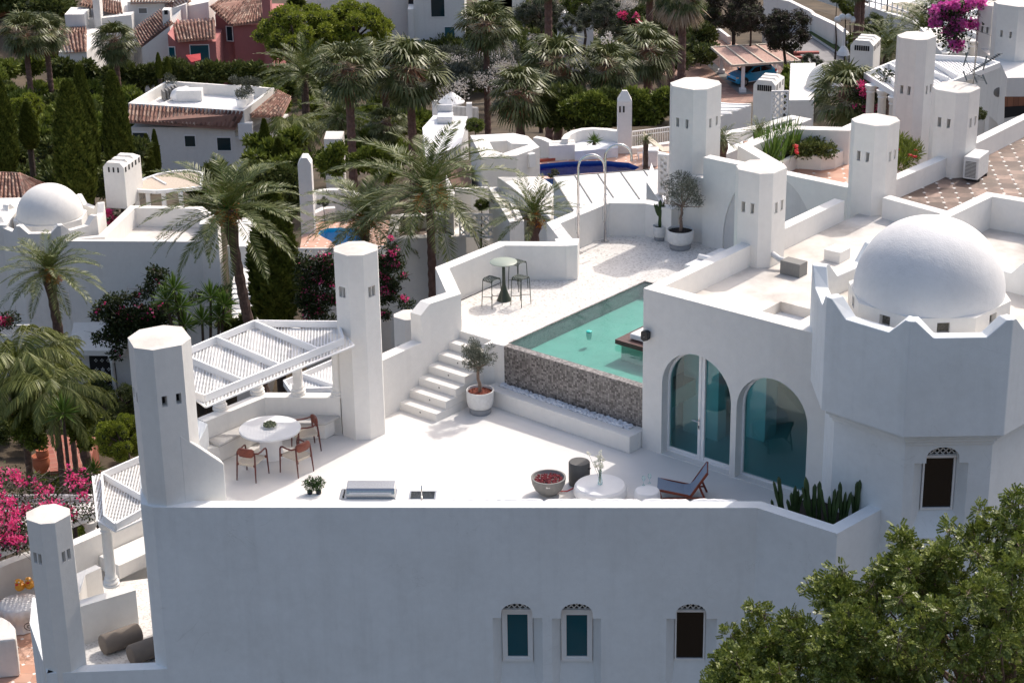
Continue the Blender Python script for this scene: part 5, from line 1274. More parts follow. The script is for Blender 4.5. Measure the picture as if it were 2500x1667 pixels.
# ------------------------------------------------------------------ terrain
GP = [(-12, 55, -12.5), (-14, 66, -14), (-12, 75, -15.6), (-14, 82, -16.6), (-10, 84, -16.6), (-12, 92, -16.4), (0, 60, -9), (2, 75, -7), (5, 92, -6.3), (-8, 100, -15.5), (-2, 92, -11), (14, 98, -7), (20, 75, -4.5), (25, 60, -3.5), (0, 130, -19), (-25, 150, -27), (-40, 120, -22),
      (20, 172, -24.6), (40, 165, -21), (-35, 190, -31), (0, 190, -30), (40, 200, -27), (40, 120, -12), (0, 30, -14), (-20, 40, -13), (20, 35, -14), (-60, 60, -16), (70, 80, -6), (0, 320, -42), (-120, 300, -45), (120, 300, -38), (0, -60, -22), (12, 112, -12), (34, 140, -23), (22, 150, -27), (14, 140, -24)]
_gp = np.array(GP, float)
def gz(x, y):
    d = (_gp[:, 0] - x) ** 2 + (_gp[:, 1] - y) ** 2 + 4.0; w = 1 / d ** 1.6; return float((w * _gp[:, 2]).sum() / w.sum())
m = M(); xs = list(np.linspace(-160, 160, 65)); ys = list(np.linspace(-60, 150, 71)) + list(np.linspace(156, 420, 30))
for yv in ys:
    for xv in xs:
        z = gz(xv, yv)
        if abs(xv) < 16 and 34 < yv < 56: z = min(z, -10)
        m.v.append((xv, yv, z))
nx_ = len(xs)
m.f = [(j * nx_ + i, j * nx_ + i + 1, (j + 1) * nx_ + i + 1, (j + 1) * nx_ + i) for j in range(len(ys) - 1) for i in range(nx_ - 1)]
o = part('ground', m, MT['ground'], smooth=True); tag(o, kind='structure')

# ------------------------------------------------------------------ helpers for the neighbours
def ccw(p): return p if area(p) > 0 else p[::-1]
def flat_roof(parent, pts, zt, zb, par=.45, t=.3, name='wall', mat='stucco_n', floor='stucco_r', bevel=.03):
    pts = ccw(pts); m = M(); inn = m.wall(pts, zb, zt, t, zin=zt - par, closed=True); part(name, m, MT[mat], parent, bevel=bevel)
    m = M(); m.face([(p[0], p[1], zt - par) for p in inn[:-1]]); part('roof', m, MT[floor], parent)
def solid(parent, pts, zt, zb, name='wall', mat='stucco_n', bevel=.03, top=None):
    m = M(); m.prism(ccw(pts), zb, zt); return part(name, m, MT[mat], parent, bevel=bevel)
def qs(k, z, *pp): return [q(k, x, y, z) for x, y in pp]
def tileroof(parent, a, b, c, d, pitch=.24, row=.36, name='roof', base='stucco_n'):
    """a-b the eave left to right, d-c the ridge left to right; tiles run up the slope"""
    a, b, c, d = map(Vector, (a, b, c, d)); W_ = (b - a).length; H_ = ((d + c) / 2 - (a + b) / 2).length; nc = max(2, int(W_ / pitch)); nr = max(2, int(H_ / row))
    nrm = (b - a).cross(d - a).normalized()
    if nrm.z < 0: nrm = -nrm
    m = M(); sl = M(); off = nrm * .14; sl.face([a - off, b - off, c - off, d - off])
    V, F = [], []; rng_ = random.Random(int(abs(a.x * 13 + a.y * 7)) + 1)
    for i in range(nc):
        for j in range(nr):
            u0, u1 = i / nc, (i + 1) / nc; v0, v1 = j / nr, (j + 1.12) / nr
            p00 = (a.lerp(b, u0)).lerp(d.lerp(c, u0), v0); p10 = (a.lerp(b, u1)).lerp(d.lerp(c, u1), v0); p01 = (a.lerp(b, u0)).lerp(d.lerp(c, u0), min(1, v1)); p11 = (a.lerp(b, u1)).lerp(d.lerp(c, u1), min(1, v1))
            wv = (p10 - p00); wl = wv.length; 
            if wl < .03: continue
            hgt = wl * .48; base_ = len(V); sh = rng_.uniform(-.02, .02)
            for (l0, r0, lift) in ((p00, p10, .035), (p01, p11, .0)):
                for k in range(5):
                    t = k / 4; x = .12 + .76 * t; V.append(l0.lerp(r0, x) + nrm * (math.sin(PI * t) * hgt + lift) + (d - a).normalized() * sh * (l0 is p00))
            for k in range(4): F.append((base_ + k, base_ + k + 1, base_ + 5 + k + 1, base_ + 5 + k))
    m.add(V, F); o = part(name, m, MT['rooftile'], parent); part('roof_bed', sl, MT['rooftile'], parent); return o
def hipcap(parent, a, b, r=.09):
    a = Vector(a); b = Vector(b); n = max(2, int((b - a).length / .4)); m = M()
    for i in range(n): m.tube([a.lerp(b, i / n), a.lerp(b, (i + 1.08) / n)], [r, r * .8], 8)
    part('ridge_tiles', m, MT['rooftile'], parent)
def fwin(parent, k, x0, y0, x1, y1, p0, p1, glass='glass_dark', fr=.07, door=False, bars=0):
    a = onw(k, x0, y1, p0, p1); b = onw(k, x1, y0, p0, p1); P = onface(p0, p1, 0); s0_, s1_, z0_, z1_ = a[0], b[0], min(a[1], b[1]), max(a[1], b[1])
    m = M(); strip(m, P, s0_ - fr, s0_, z0_ - fr, z1_ + fr, .05); strip(m, P, s1_, s1_ + fr, z0_ - fr, z1_ + fr, .05); strip(m, P, s0_, s1_, z1_, z1_ + fr, .05); strip(m, P, s0_, s1_, z0_ - fr, z0_, .05)
    w = part('door' if door else 'window', m, MT['whitepaint'], parent); g = M(); strip(g, P, s0_, s1_, z0_, z1_, .012); part('pane' if not door else 'door_leaf', g, MT[glass], w)
    if bars:
        g = M()
        for i in range(bars): zz = z0_ + (z1_ - z0_) * (i + 1) / (bars + 1) * .5; g.tube([P(s0_ - .1, zz, -.12), P(s1_ + .1, zz, -.12)], .02, 6)
        part('railing', g, MT['whitepaint'], w)
    return w
def crenel_chimney(k, xl, xr, ytop, ybot, Y, label, depth=1.2, ang=0.0, n=3, slots_front=3):
    """row of peaked vent hoods over a slim wall of slots"""
    a = atY(k, xl, ytop, Y); b = atY(k, xr, ytop, Y); zb = atY(k, (xl + xr) / 2, ybot, Y)[2]; W_ = b[0] - a[0]; t = thing('vent_chimney', label, 'chimney', ((a[0] + b[0]) / 2, Y, zb), group='chimneys with a row of peaked hoods')
    H_ = a[2] - zb; ca, sa = math.cos(ang), math.sin(ang)
    R = lambda x, y, z: (x * ca - y * sa, x * sa + y * ca, z)
    m = M(); hh = W_ / 2; sh = H_ - W_ * .22
    body = [R(-hh, 0, 0)[:2], R(hh, 0, 0)[:2], R(hh, depth, 0)[:2], R(-hh, depth, 0)[:2]]; m.prism(body, 0, sh)
    for i in range(n):
        y0 = depth * i / n; y1 = depth * (i + 1) / n; pr = [(-hh, 0), (hh, 0), (hh * .62, W_ * .22), (-hh * .62, W_ * .22)]; lo_ = .5
        A = [R(x, y0, sh + z) for x, z in pr]; ym = (y0 + y1) / 2; B = [R(x, ym, sh + z) for x, z in pr]; C_ = [R(-hh, y1, sh), R(hh, y1, sh), R(hh, y1, sh + .04), R(-hh, y1, sh + .04)]
        m.add(A + B, [(0, 1, 2, 3), (1, 5, 6, 2), (2, 6, 7, 3), (3, 7, 4, 0)]); m.add(B + C_, [(1, 5, 6, 2), (2, 6, 7, 3), (3, 7, 4, 0)])
    part('wall', m, MT['stucco_n'], t, local=True)
    def slotrow(cnt, f):
        for i in range(cnt): mm = M(); f(mm, i, cnt); part('vent_slot', mm, MT['dark'], t, local=True)
    def ff(mm, i, c): x = -hh * .66 + hh * 1.32 * (i + .5) / c; mm.box(R(x, -.001, sh - .12), (W_ * .075, .02, .24), ang)
    def fs(mm, i, c): y = depth * (i + .5) / c; mm.box(R(hh + .001, y, sh - .12), (.02, depth * .07, .24), ang)
    slotrow(slots_front, ff); slotrow(5 if depth > 1.5 else 3, fs)
    return t
def octagon_tower(parent, k, xl, xr, ytop, Y, zb, ang=-40, label=None, slotdrop=.9, mat='stucco_n', ratio=.55):
    a = atY(k, xl, ytop, Y); b = atY(k, xr, ytop, Y); W_ = abs(b[0] - a[0]) * .98; Ls = W_ * .62; Lc = W_ * .62 * ratio
    return tower(parent, octo(((a[0] + b[0]) / 2, Y), Ls, Lc, math.radians(ang)), zb, a[2], slots=(0, 2), zs=a[2] - slotdrop, mat=mat, label=label, gap=.26)

# ------------------------------------------------------------------ left neighbour with the small dome
YH = 84.0
h1t = atY(4, 800, 232, YH)[2]; hz = gz(-12, YH - 1)
H1 = thing('dome_house', 'white house with small dome and dark studded arched door, left of centre', 'house', (atY(4, 800, 600, YH)[0], YH, -14))
a = atY(4, 80, 230, YH); b = atY(4, 1395, 240, YH); A = (a[0], YH + .3); B = (b[0], YH - .3)
rb = qs(1, h1t, (1395, 1435), (1250, 1320), (835, 1320)); 
pts = [A, B, q(1, 1400, 1395, h1t), q(1, 1290, 1318, h1t), q(1, 830, 1312, h1t), q(1, 690, 1440, h1t), (A[0], YH + 5)]
flat_roof(H1, [lerp(A, B, .17), B, q(1, 1400, 1395, h1t), q(1, 1290, 1318, h1t), q(1, 830, 1312, h1t), q(1, 630, 1500, h1t)], h1t, -16, .9, .35)
solid(H1, [(B[0] - .75, B[1] - .08), (B[0] + .06, B[1] - .08), (B[0] + .06, B[1] + .8), (B[0] - .75, B[1] + .8)], atY(4, 1310, 105, YH)[2], -16, 'corner_tower')
dc = atY(1, 330, 1400, YH + 2.6); zd = dc[2]
r8 = lambda r, c, rot=22.5: [(c[0] + r * math.cos(math.radians(45 * i + rot)), c[1] + r * math.sin(math.radians(45 * i + rot))) for i in range(8)]
C1 = (dc[0], YH + 2.4); RR = 2.5; m = M(); rg_, in_ = r8(RR, C1), r8(RR - .3, C1); zt1 = atY(1, 300, 1475, YH + .1)[2]
op, ip, zz_ = [], [], []
for i in range(8):
    a_, b_ = rg_[i], rg_[(i + 1) % 8]; c_, d_ = in_[i], in_[(i + 1) % 8]
    for f, z in zip(fr_, dz): op.append(lerp(a_, b_, f)); ip.append(lerp(c_, d_, f)); zz_.append(zt1 + .25 + z)
n = len(op)
for i in range(n):
    j = (i + 1) % n; m.face([(*op[i], -16), (*op[j], -16), (*op[j], zz_[j]), (*op[i], zz_[i])]); m.face([(*op[i], zz_[i]), (*op[j], zz_[j]), (*ip[j], zz_[j]), (*ip[i], zz_[i])]); m.face([(*ip[j], zt1 - 1), (*ip[i], zt1 - 1), (*ip[i], zz_[i]), (*ip[j], zz_[j])])
m.face([(*p, zt1 - .6) for p in in_]); part('turret', m, MT['stucco_n'], H1)
m = M(); m.prism(r8(1.66, C1), zt1 - .6, zt1 - .02); part('drum', m, MT['stucco_n'], H1)
m = M(); m.lathe((C1[0], C1[1], zt1 - .06), [(1.5 * math.cos(t), 1.5 * math.sin(t)) for t in [i * PI / 36 for i in range(18)]] + [(.0001, 1.5)], 48); part('dome', m, MT['stucco_n'], H1, smooth=True)
# arched entrance with studded door and hood
P = onface(A, B, 0); s0_, zb_ = onw(4, 598, 1222, A, B); s1_, _ = onw(4, 752, 1222, A, B); zt_a = onw(4, 665, 898, A, B)[1]
m = M(); po = arch(s0_ - .03, s1_ + .03, zb_, zt_a, 12); m.face([P(s, z, -.03) for s, z in po]); o = part('door', m, MT['dark'], H1)
m = M()
for s, z in [(x, y) for y in (.12, .24, .40, .55, .72) for x in (.25, .5, .75)] + [(.5, .3), (.4, .47), (.6, .47), (.5, .52), (.5, .42), (.42, .17), (.58, .17)]:
    ss = s0_ + (s1_ - s0_) * s; zq = zb_ + (zt_a - zb_) * z
    for dx, dy in ((0, .055), (.055, 0), (0, -.055), (-.055, 0)): m.box(P(ss + dx, zq + dy, -.05), (.042, .02, .042))
part('studs', m, MT['whitepaint'], o)
hs0, hz0 = onw(4, 470, 880, A, B); hs1, hz1 = onw(4, 810, 880, A, B); hzt = onw(4, 600, 750, A, B)[1]
m = M(); m.add([P(hs0, hz0), P(hs1, hz0), P(hs1, hz0 - .25), P(hs0, hz0 - .25), P(hs0, hz0, -.9), P(hs1, hz0, -.9), P(hs1, hz0 - .25, -.9), P(hs0, hz0 - .25, -.9), P(hs0 + .1, hzt), P(hs1 - .1, hzt)], [(4, 7, 6, 5), (8, 4, 5, 9), (0, 3, 7, 4), (8, 0, 4), (1, 5, 6, 2), (9, 5, 1), (3, 2, 6, 7)]); part('porch_hood', m, MT['stucco_n'], H1)
for xx in (525, 770):
    s, z = onw(4, xx, 1260, A, B); p = P(s, z, -.75); m = M(); Hc = hz0 - .25 - zb_ + .05
    m.lathe((p[0], p[1], zb_ - .05), [(.16, 0), (.16, .1), (.11, .16), (.10, .3), (.095, Hc - .4), (.12, Hc - .36), (.10, Hc - .3), (.17, Hc - .1), (.17, Hc)], 16); part('porch_column', m, MT['stucco_n'], H1, auto=40)
m = M(); m.face([P(*onw(4, 487, 985, A, B), -.01), P(*onw(4, 520, 985, A, B), -.01), P(*onw(4, 520, 1078, A, B), -.01), P(*onw(4, 487, 1078, A, B), -.01)]); part('vent_grille', m, MT['dark'], H1)
m = M(); m.box(P(s0_ - .35, zb_ + (zt_a - zb_) * .55, -.04), (.18, .06, .3)); part('intercom', m, MT['grey'], H1)
solid(H1, [go_ for go_ in (P(s0_ - .5, 0, -.02)[:2], P(s1_ + .5, 0, -.02)[:2], P(s1_ + .5, 0, -.8)[:2], P(s0_ - .5, 0, -.8)[:2])], zb_, zb_ - .18, 'door_step')
# red tiled path
m = M(); zp_ = zb_ - .2; m.prism(ccw(qs(4, zp_, (430, 1250), (860, 1240), (860, 1420), (760, 1700), (200, 1750), (380, 1500))), zp_ - 2, zp_); o = part('garden_path', m, MT['tile_red']); tag(o, kind='structure')
# left street wall and white side wing of the same row
SW = thing('side_house', 'white side wall and trellis terrace at the left edge behind the palms', 'house', (-22, YH - 3, -14))
zs_ = atY(4, 40, 300, YH + 1)[2]
solid(SW, [atY(4, -260, 300, YH + 1)[:2], atY(4, 62, 300, YH + 1)[:2], (atY(4, 62, 300, YH + 1)[0], YH + 5), (atY(4, -260, 300, YH + 1)[0], YH + 5)], atY(4, 0, 130, YH + 1)[2], -16)
def fence_panel(k, x0, y0, x1, y1, Y0, Y1, hpx, label, parent=None, pitch=.16, ang=True, cat='fence'):
    """upright diamond trellis between two points at ground distances Y0 and Y1; hpx its height in view units of zoom k"""
    a = atY(k, x0, y0, Y0); b = atY(k, x1, y1, Y1); h_ = hpx * ORI[k][2] * mpx((Y0 + Y1) / 2) ; t = thing('trellis_fence', label, 'fence', (a[0], a[1], a[2] - h_), group='white diamond trellis fences')
    P = onface(a[:2], b[:2], 0); L_ = math.dist(a[:2], b[:2]); m = M(); z0 = a[2] - h_
    for sg in (1, -1):
        nn_ = int((L_ + h_) / pitch) + 2
        for i in range(-nn_, nn_):
            s0 = i * pitch
            # line s = s0 + sg*(z)
            c0, c1 = 0.0, h_
            lo = max(0, (-(s0)) * sg if sg > 0 else (s0 - L_)); hi = min(h_, (L_ - s0) if sg > 0 else s0)
            if sg < 0: lo = max(0, s0 - L_); hi = min(h_, s0)
            else: lo = max(0, -s0); hi = min(h_, L_ - s0)
            if hi > lo + .02: m.beam(P(s0 + sg * lo, z0 + lo, 0 if sg > 0 else -.015), P(s0 + sg * hi, z0 + hi, 0 if sg > 0 else -.015), .014, .055)
    part('trellis', m, MT['whitepaint'], t); m = M()
    for z_ in (z0, z0 + h_): m.beam(P(0, z_, -.01), P(L_, z_, -.01), .06, .07)
    for s in (0, L_ / 2, L_): m.beam(P(s, z0 - .1, -.01), P(s, z0 + h_ + .03, -.01), .06, .07)
    part('frame', m, MT['whitepaint'], t); return t
fence_panel(4, -40, 772, 188, 765, YH - 3, YH - 3, 70, 'diamond trellis fence at the left edge above the weeping palm')

# roof with clay tiles at the left edge
LR = thing('tiled_house', 'house with hipped clay tile roof behind the left dome', 'house', (-26, 100, -14)); Yr = 97
e0_ = atY('o', -700, 980, Yr - 1); e1_ = atY('o', 560, 1000, Yr - 1); rg0 = atY('o', -300, 165, Yr + 4); rg1 = atY('o', 372, 195, Yr + 4); e2_ = atY('o', 1040, 360, Yr + 9)
tileroof(LR, e0_, e1_, rg1, rg0, .27, .42); tileroof(LR, e1_, (e2_[0] + 1.6, e2_[1], e2_[2] - 1.1), (rg1[0] + .01, rg1[1] + .01, rg1[2]), rg1, .27, .42); hipcap(LR, rg1, e1_); hipcap(LR, rg0, rg1); hipcap(LR, rg1, (e2_[0] + 1.6, e2_[1], e2_[2] - 1.1))
solid(LR, [e0_[:2], e1_[:2], (e1_[0], rg0[1]), (e0_[0], rg0[1])], e0_[2] - .1, -18)
crenel_chimney(1, 648, 792, 1040, 1330, 89, 'vent chimney with three peaked hoods beside the small dome', 1.9, math.radians(-14))

# lattice sun roof behind the dome house
SR = thing('reed_pergola', 'rounded beige lattice sun shade on white posts behind the dome house', 'pergola', (-14, 92, -12)); zc_ = atY(1, 1000, 1180, 91)[2]
rim_ = qs(1, zc_, (835, 1215), (860, 1185), (930, 1145), (1010, 1118), (1110, 1100), (1210, 1095), (1290, 1110), (1280, 1200), (1180, 1210), (1000, 1225))
m = M(); m.prism(ccw(rim_), zc_ - .06, zc_); part('canopy', m, plain('beige_reed', (.50, .42, .34), .9, var=.2, vscale=14), SR)
m = M()
for i in range(len(rim_)): a_, b_ = rim_[i], rim_[(i + 1) % len(rim_)]; m.beam((*a_, zc_), (*b_, zc_), .12, .16)
m.beam((*q(1, 970, 1130, zc_), zc_ + .02), (*q(1, 1060, 1180, zc_), zc_ + .02), .08, .08); part('frame', m, MT['whitepaint'], SR)
for x in (868, 940, 1040, 1150): p = q(1, x, 1218, zc_); m = M(); m.box((p[0], p[1] + .1, zc_ - 1.6), (.2, .2, 3.0)); part('post', m, MT['whitepaint'], SR)

# ------------------------------------------------------------------ tiled flat-topped house in the trees
YB = 150.0; H2 = thing('tiled_villa', 'white house with a roof terrace edged by clay tiles among the cypresses', 'house', (-25, YB, -28)); z2 = atY(1, 1000, 680, YB)[2]
T_ = qs(1, z2, (818, 660), (1555, 708), (1750, 562), (1062, 516)); flat_roof(H2, T_, z2 + .0, z2 - 1.6, .85, .22, name='roof_parapet', floor='tabletop')
fe = [atY(1, 808, 775, YB - 1.2), atY(1, 1500, 822, YB - 1.8)]; tileroof(H2, fe[0], fe[1], (*T_[1], z2 - .15), (*T_[0], z2 - .15), .27, .42)
FA = (fe[0][0] + .2, fe[0][1] + .5); FB = (fe[1][0] - .1, fe[1][1] + .5)
solid(H2, [FA, FB, (T_[2][0], T_[2][1]), (T_[3][0], T_[3][1])], fe[1][2] - .05, -31)
solid(H2, [FB, atY(1, 1670, 870, YB - 1)[:2], (T_[2][0] + 1, T_[2][1]), (FB[0] + .2, T_[2][1])], atY(1, 1600, 865, YB - 1)[2], -31)
rr_ = [atY(1, 1560, 740, YB - .5), atY(1, 1860, 735, YB + 1), atY(1, 1860, 620, YB + 6), atY(1, 1765, 570, YB + 6)]; tileroof(H2, rr_[0], atY(1, 1800, 745, YB - .5), rr_[2], rr_[3], .27, .42)
fwin(H2, 1, 858, 848, 938, 985, FA, FB, bars=4); fwin(H2, 1, 1183, 868, 1243, 935, FA, FB, 'glass_dark'); fwin(H2, 1, 1390, 880, 1470, 960, FA, FB, 'glass_dark')
sc_ = q(1, 1560, 825, z2 - 2.2); m = M(); p = atY(1, 1568, 835, YB - 1.5); m.box(p, (1.1, .5, 1.3)); part('air_conditioner', m, MT['whitepaint'], H2, bevel=.03)
# terrace clutter on that roof
zf2 = z2 - .85
cl = thing('terrace_furniture', 'covered stack of white terrace furniture on the tiled house roof', 'furniture', (*q(1, 1120, 640, zf2), zf2)); m = M(); rng = random.Random(9)
for x, y, s in ((1150, 640, 1.3), (1180, 625, 1.0)): p = q(1, x, y, zf2); m.blob((p[0], p[1], zf2 + .4), s * .6, 2, .14, rng, (1, .8, .9))
part('cover', m, MT['whitecloth'], cl, smooth=True); m = M()
for i in range(5): p = q(1, 1045 + i * 20, 640 - i * 8, zf2); m.box((p[0], p[1], zf2 + .4), (.12, .9, .75), .4)
part('stacked_chairs', m, MT['grey'], cl)
m = M(); p = q(1, 1215, 640, zf2); m.box((p[0], p[1], zf2 + .45), (2.0, 1.1, .9)); cl2 = thing('planter_box', 'pale stone trough on the tiled house roof', 'planter', (p[0], p[1], zf2)); part('trough', m, MT['pot'], cl2, bevel=.05)
for i, (x, y, lab) in enumerate(((1090, 590, 'white urn with a shrub in the far left corner of the tiled house roof'), (1510, 605, 'white planter with a grey shrub, left of the row on the tiled house roof'), (1585, 610, 'white planter with a grey shrub, middle of the row on the tiled house roof'), (1640, 615, 'white planter with a grey shrub, right of the row on the tiled house roof'), (1545, 690, 'white planter with a thin shrub at the near right corner of the tiled house roof'), (1585, 665, 'white planter with a thin shrub, second from the near right corner of the roof'))):
    p = q(1, x, y, zf2); t = thing('roof_planter', lab, 'planter', (p[0], p[1], zf2), group='white planters on the tiled house roof'); m = M()
    m.lathe((0, 0, 0), [(.28, 0), (.42, .3), (.45, .7), (.38, .72), (.0001, .68)], 16); part('pot', m, MT['whitepaint'], t, local=True, auto=50)
    rg = np.random.default_rng(i + 3); V, F = cloud(rg, [[0, 0, 1.1], [.2, 0, 1.0], [-.2, .1, 1.2]], [.4, .3, .3], 420, .16, .07, up=.5, shell=.2); part('shrub', (V, F), MT['f_grey'], t, local=True)

# ------------------------------------------------------------------ far houses, top left
YW = 186.0; HW = thing('white_tiled_house', 'white house with stepped clay tile roofs at top left', 'house', (-36, YW, -30))
def roofq(parent, k, pts, Ys, name='roof'): a, b, c, d = [atY(k, x, y, Yv) for (x, y), Yv in zip(pts, Ys)]; return tileroof(parent, a, b, c, d, .27, .42, name)
def wallq(parent, k, x0, x1, yt, Y, depth, zb=-33, mat='stucco_n', yt2=None, name='wall'):
    a = atY(k, x0, yt, Y); b = atY(k, x1, yt if yt2 is None else yt2, Y); m = M(); m.prism([(a[0], Y), (b[0], Y), (b[0], Y + depth), (a[0], Y + depth)], zb, [a[2], b[2], b[2], a[2]]); part(name, m, MT[mat], parent); return (a[0], Y), (b[0], Y)
wallq(HW, 'A', 740, 1150, 160, YW, 8, name='wall'); wl = wallq(HW, 'A', 1125, 1540, 20, YW + 1, 9); fwin(HW, 'A', 1228, 75, 1295, 120, *wl, glass='grey')
m = M(); a = atY('A', 768, 175, YW - 1.5); b = atY('A', 1160, 135, YW - 1.5); m.prism([(a[0], YW - 1.5), (b[0], YW - 1.5), (b[0], YW), (a[0], YW)], a[2] - 3.2, [a[2], b[2], b[2], a[2]]); part('balcony', m, MT['stucco_n'], HW)
roofq(HW, 'A', [(700, 35), (1090, 130), (1070, 10), (760, -60)], (YW - .6, YW - .6, YW + 5, YW + 5)); roofq(HW, 'A', [(500, 300), (765, 290), (765, 225), (560, 235)], (YW - 6, YW - 6, YW - 2, YW - 2)); roofq(HW, 'A', [(560, 460), (765, 445), (765, 300), (500, 310)], (YW - 12, YW - 12, YW - 6, YW - 6)); wallq(HW, 'A', 515, 765, 462, YW - 11.8, 9)
roofq(HW, 'A', [(1240, 415), (1530, 200), (1420, 85), (1165, 270)], (YW - 9, YW - 9, YW - 3, YW - 3)); roofq(HW, 'A', [(1150, 28), (1520, 15), (1600, -60), (1150, -60)], (YW + .5, YW + .5, YW + 6, YW + 6)); wallq(HW, 'A', 1250, 1500, 425, YW - 9, 8, yt2=235, mat='stucco_n')
ch1 = wallq(HW, 'A', 1430, 1498, 95, YW - 8, 1.2, name='chimney'); fwin(HW, 'A', 1452, 92, 1482, 132, *ch1, glass='dark', fr=.03); wallq(HW, 'A', 812, 872, -30, YW - 2, 1.4, name='chimney')
wg = wallq(HW, 'A', 1500, 1640, 85, YW - 2, 8, yt2=40); wallq(HW, 'A', 1640, 1840, 60, YW - 1, 8, yt2=20)
roofq(HW, 'A', [(1500, 80), (1690, 5), (1650, -60), (1420, 40)], (YW - 2, YW - 1, YW + 4, YW + 3))
wallq(HW, 'A', 570, 745, 130, YW - 3, 3, mat='stucco_n', name='pool_wall')
YP = 180.0; HP = thing('pink_house', 'pink rendered house with clay tile roofs and a red awning at top left', 'house', (-25, YP, -30))
pw_ = wallq(HP, 'A', 2060, 2420, 225, YP, 9, mat='pinkwall'); wallq(HP, 'A', 1900, 2060, 130, YP + .5, 8, mat='pinkwall', yt2=225)
roofq(HP, 'A', [(2040, 225), (2420, 175), (2330, -30), (2210, -10)], (YP - .6, YP - .6, YP + 4, YP + 4)); roofq(HP, 'A', [(1855, 50), (2040, 222), (2210, -8), (2020, -60)], (YP, YP - .6, YP + 4, YP + 5)); hipcap(HP, atY('A', 2040, 222, YP - .6), atY('A', 2210, -8, YP + 4), .14)
roofq(HP, 'A', [(1565, 365), (1905, 335), (1895, 165), (1515, 200)], (YP - 5, YP - 5, YP, YP)); p2 = wallq(HP, 'A', 1560, 1905, 370, YP - 4.4, 6, mat='pinkwall'); wallq(HP, 'A', 1480, 1560, 300, YP - 4.4, 6, mat='pinkwall', yt2=380)
fwin(HP, 'A', 1690, 400, 1840, 540, *p2, glass='glass_blue'); fwin(HP, 'A', 1500, 420, 1540, 540, (p2[0][0] - 2, p2[0][1]), p2[1], glass='glass_blue'); wallq(HP, 'B', 138, 212, -20, YP - 1, 1.4, mat='pinkwall', name='chimney')
wp = (atY('A', 1900, 200, YP + .5)[:2], atY('A', 2060, 200, YP - .05)[:2]); fwin(HP, 'A', 2010, 240, 2050, 360, *wp, glass='glass_dark')
m = M(); a, b, c, d = atY('A', 1640, 490, YP - 6), atY('A', 1770, 475, YP - 6), atY('A', 1775, 530, YP - 8), atY('A', 1690, 552, YP - 8); m.add([a, b, c, d] + [(p[0], p[1], p[2] - .1) for p in (a, b, c, d)], [(0, 3, 2, 1), (4, 5, 6, 7), (3, 7, 6, 2)]); part('awning', m, MT['awning'], HP)

# apartment at the top centre
YA = 196.0; HA = thing('apartment_house', 'tall pale house in shade with a dark window and teal door at top centre', 'house', (-6, YA, -30))
wa = wallq(HA, 'B', 1478, 1930, -60, YA, 10); fwin(HA, 'B', 1640, -50, 1752, 150, *wa, glass='glass_dark', fr=.05); fwin(HA, 'B', 1762, 240, 1842, 400, *wa, glass='bluedoor', door=True, fr=.04)
wb = wallq(HA, 'B', 1284, 1430, -60, YA + 3, 7); wallq(HA, 'B', 860, 1284, -60, YA + 5, 7); wallq(HA, 'B', 520, 870, -60, YA + 2, 7); wallq(HA, 'B', 1430, 1480, 85, YA - .5, 3, name='balcony'); m = M()
a = atY('B', 1430, -40, YA + 1.0); b = atY('B', 1478, -40, YA + 1.0); m.box(((a[0] + b[0]) / 2, YA + 2.2, a[2] - 5), (b[0] - a[0], .6, 14)); part('shaded_bay', m, MT['dark'], HA)  # near-black block: the bay's shade is put into its colour
HX = thing('white_house', 'white house walls glimpsed between trees at the top right of centre', 'house', (8, 200, -30)); wallq(HX, 'B', 2060, 2352, -40, 205, 6); wallq(HX, 'C', 590, 900, 120, 190, 4); wallq(HX, 'C', -50, 300, -60, 205, 4)

# ------------------------------------------------------------------ umbrella terrace
YU = 122.0; UT = thing('pool_terrace', 'bright white terrace house with railing and parasol behind the big palm', 'house', (-4, YU, -14)); zu_ = atY('B', 1750, 1150, YU)[2]
tp_ = qs('B', zu_, (1590, 1390), (1900, 1290), (1960, 1030), (1660, 1020), (1560, 1130)); m = M(); m.prism(ccw(tp_), -22, zu_); part('terrace', m, MT['tabletop'], UT)
a, b = atY('B', 1670, 930, YU + 5), atY('B', 2050, 955, YU + 5); m = M()
for i in range(34): p = lerp(a, b, i / 33); m.box((p[0], p[1], p[2] - .6), (.05, .05, 1.15))
for dz_ in (0, -1.2): m.beam((a[0], a[1], a[2] + dz_), (b[0], b[1], b[2] + dz_), .07, .07)
for i in (0, .8): p = lerp(a, b, i); m.box((p[0], p[1], p[2] - .5), (.35, .35, 1.6))
part('railing', m, MT['whitepaint'], UT)
lb = thing('daybed', 'white box shaped daybed on the bright terrace below the parasol', 'daybed', (*q('B', 1755, 1090, zu_), zu_)); a, b = q('B', 1690, 1095, zu_), q('B', 1830, 1095, zu_); m = M(); m.prism([a, b, (b[0], b[1] + 1.4), (a[0], a[1] + 1.4)], zu_, zu_ + .45); m.prism([(a[0], a[1] + 1.2), (b[0], b[1] + 1.2), (b[0], b[1] + 1.4), (a[0], a[1] + 1.4)], zu_ + .451, zu_ + .9); part('body', m, MT['whitecloth'], lb, bevel=.08)
ua = atY('B', 1815, 808, YU + 7); pr_ = thing('parasol', 'round off white parasol on the terrace between the palms', 'parasol', (ua[0], ua[1], zu_)); rr = 112 * .27636 * mpx(YU + 7) ; m = M(); m.lathe((ua[0], ua[1], ua[2]), [(rr, -.75), (rr, -.68), (rr * .5, -.32), (.0001, 0)], 16); part('canopy', m, MT['whitecloth'], pr_)
m = M(); m.tube([(ua[0], ua[1], ua[2]), (ua[0], ua[1], zu_)], .05, 8); part('pole', m, MT['grey'], pr_)
wq = wallq(UT, 'B', 690, 850, 1230, YU - 20, 1.5, zb=-18)   # white wall behind the palm trunks
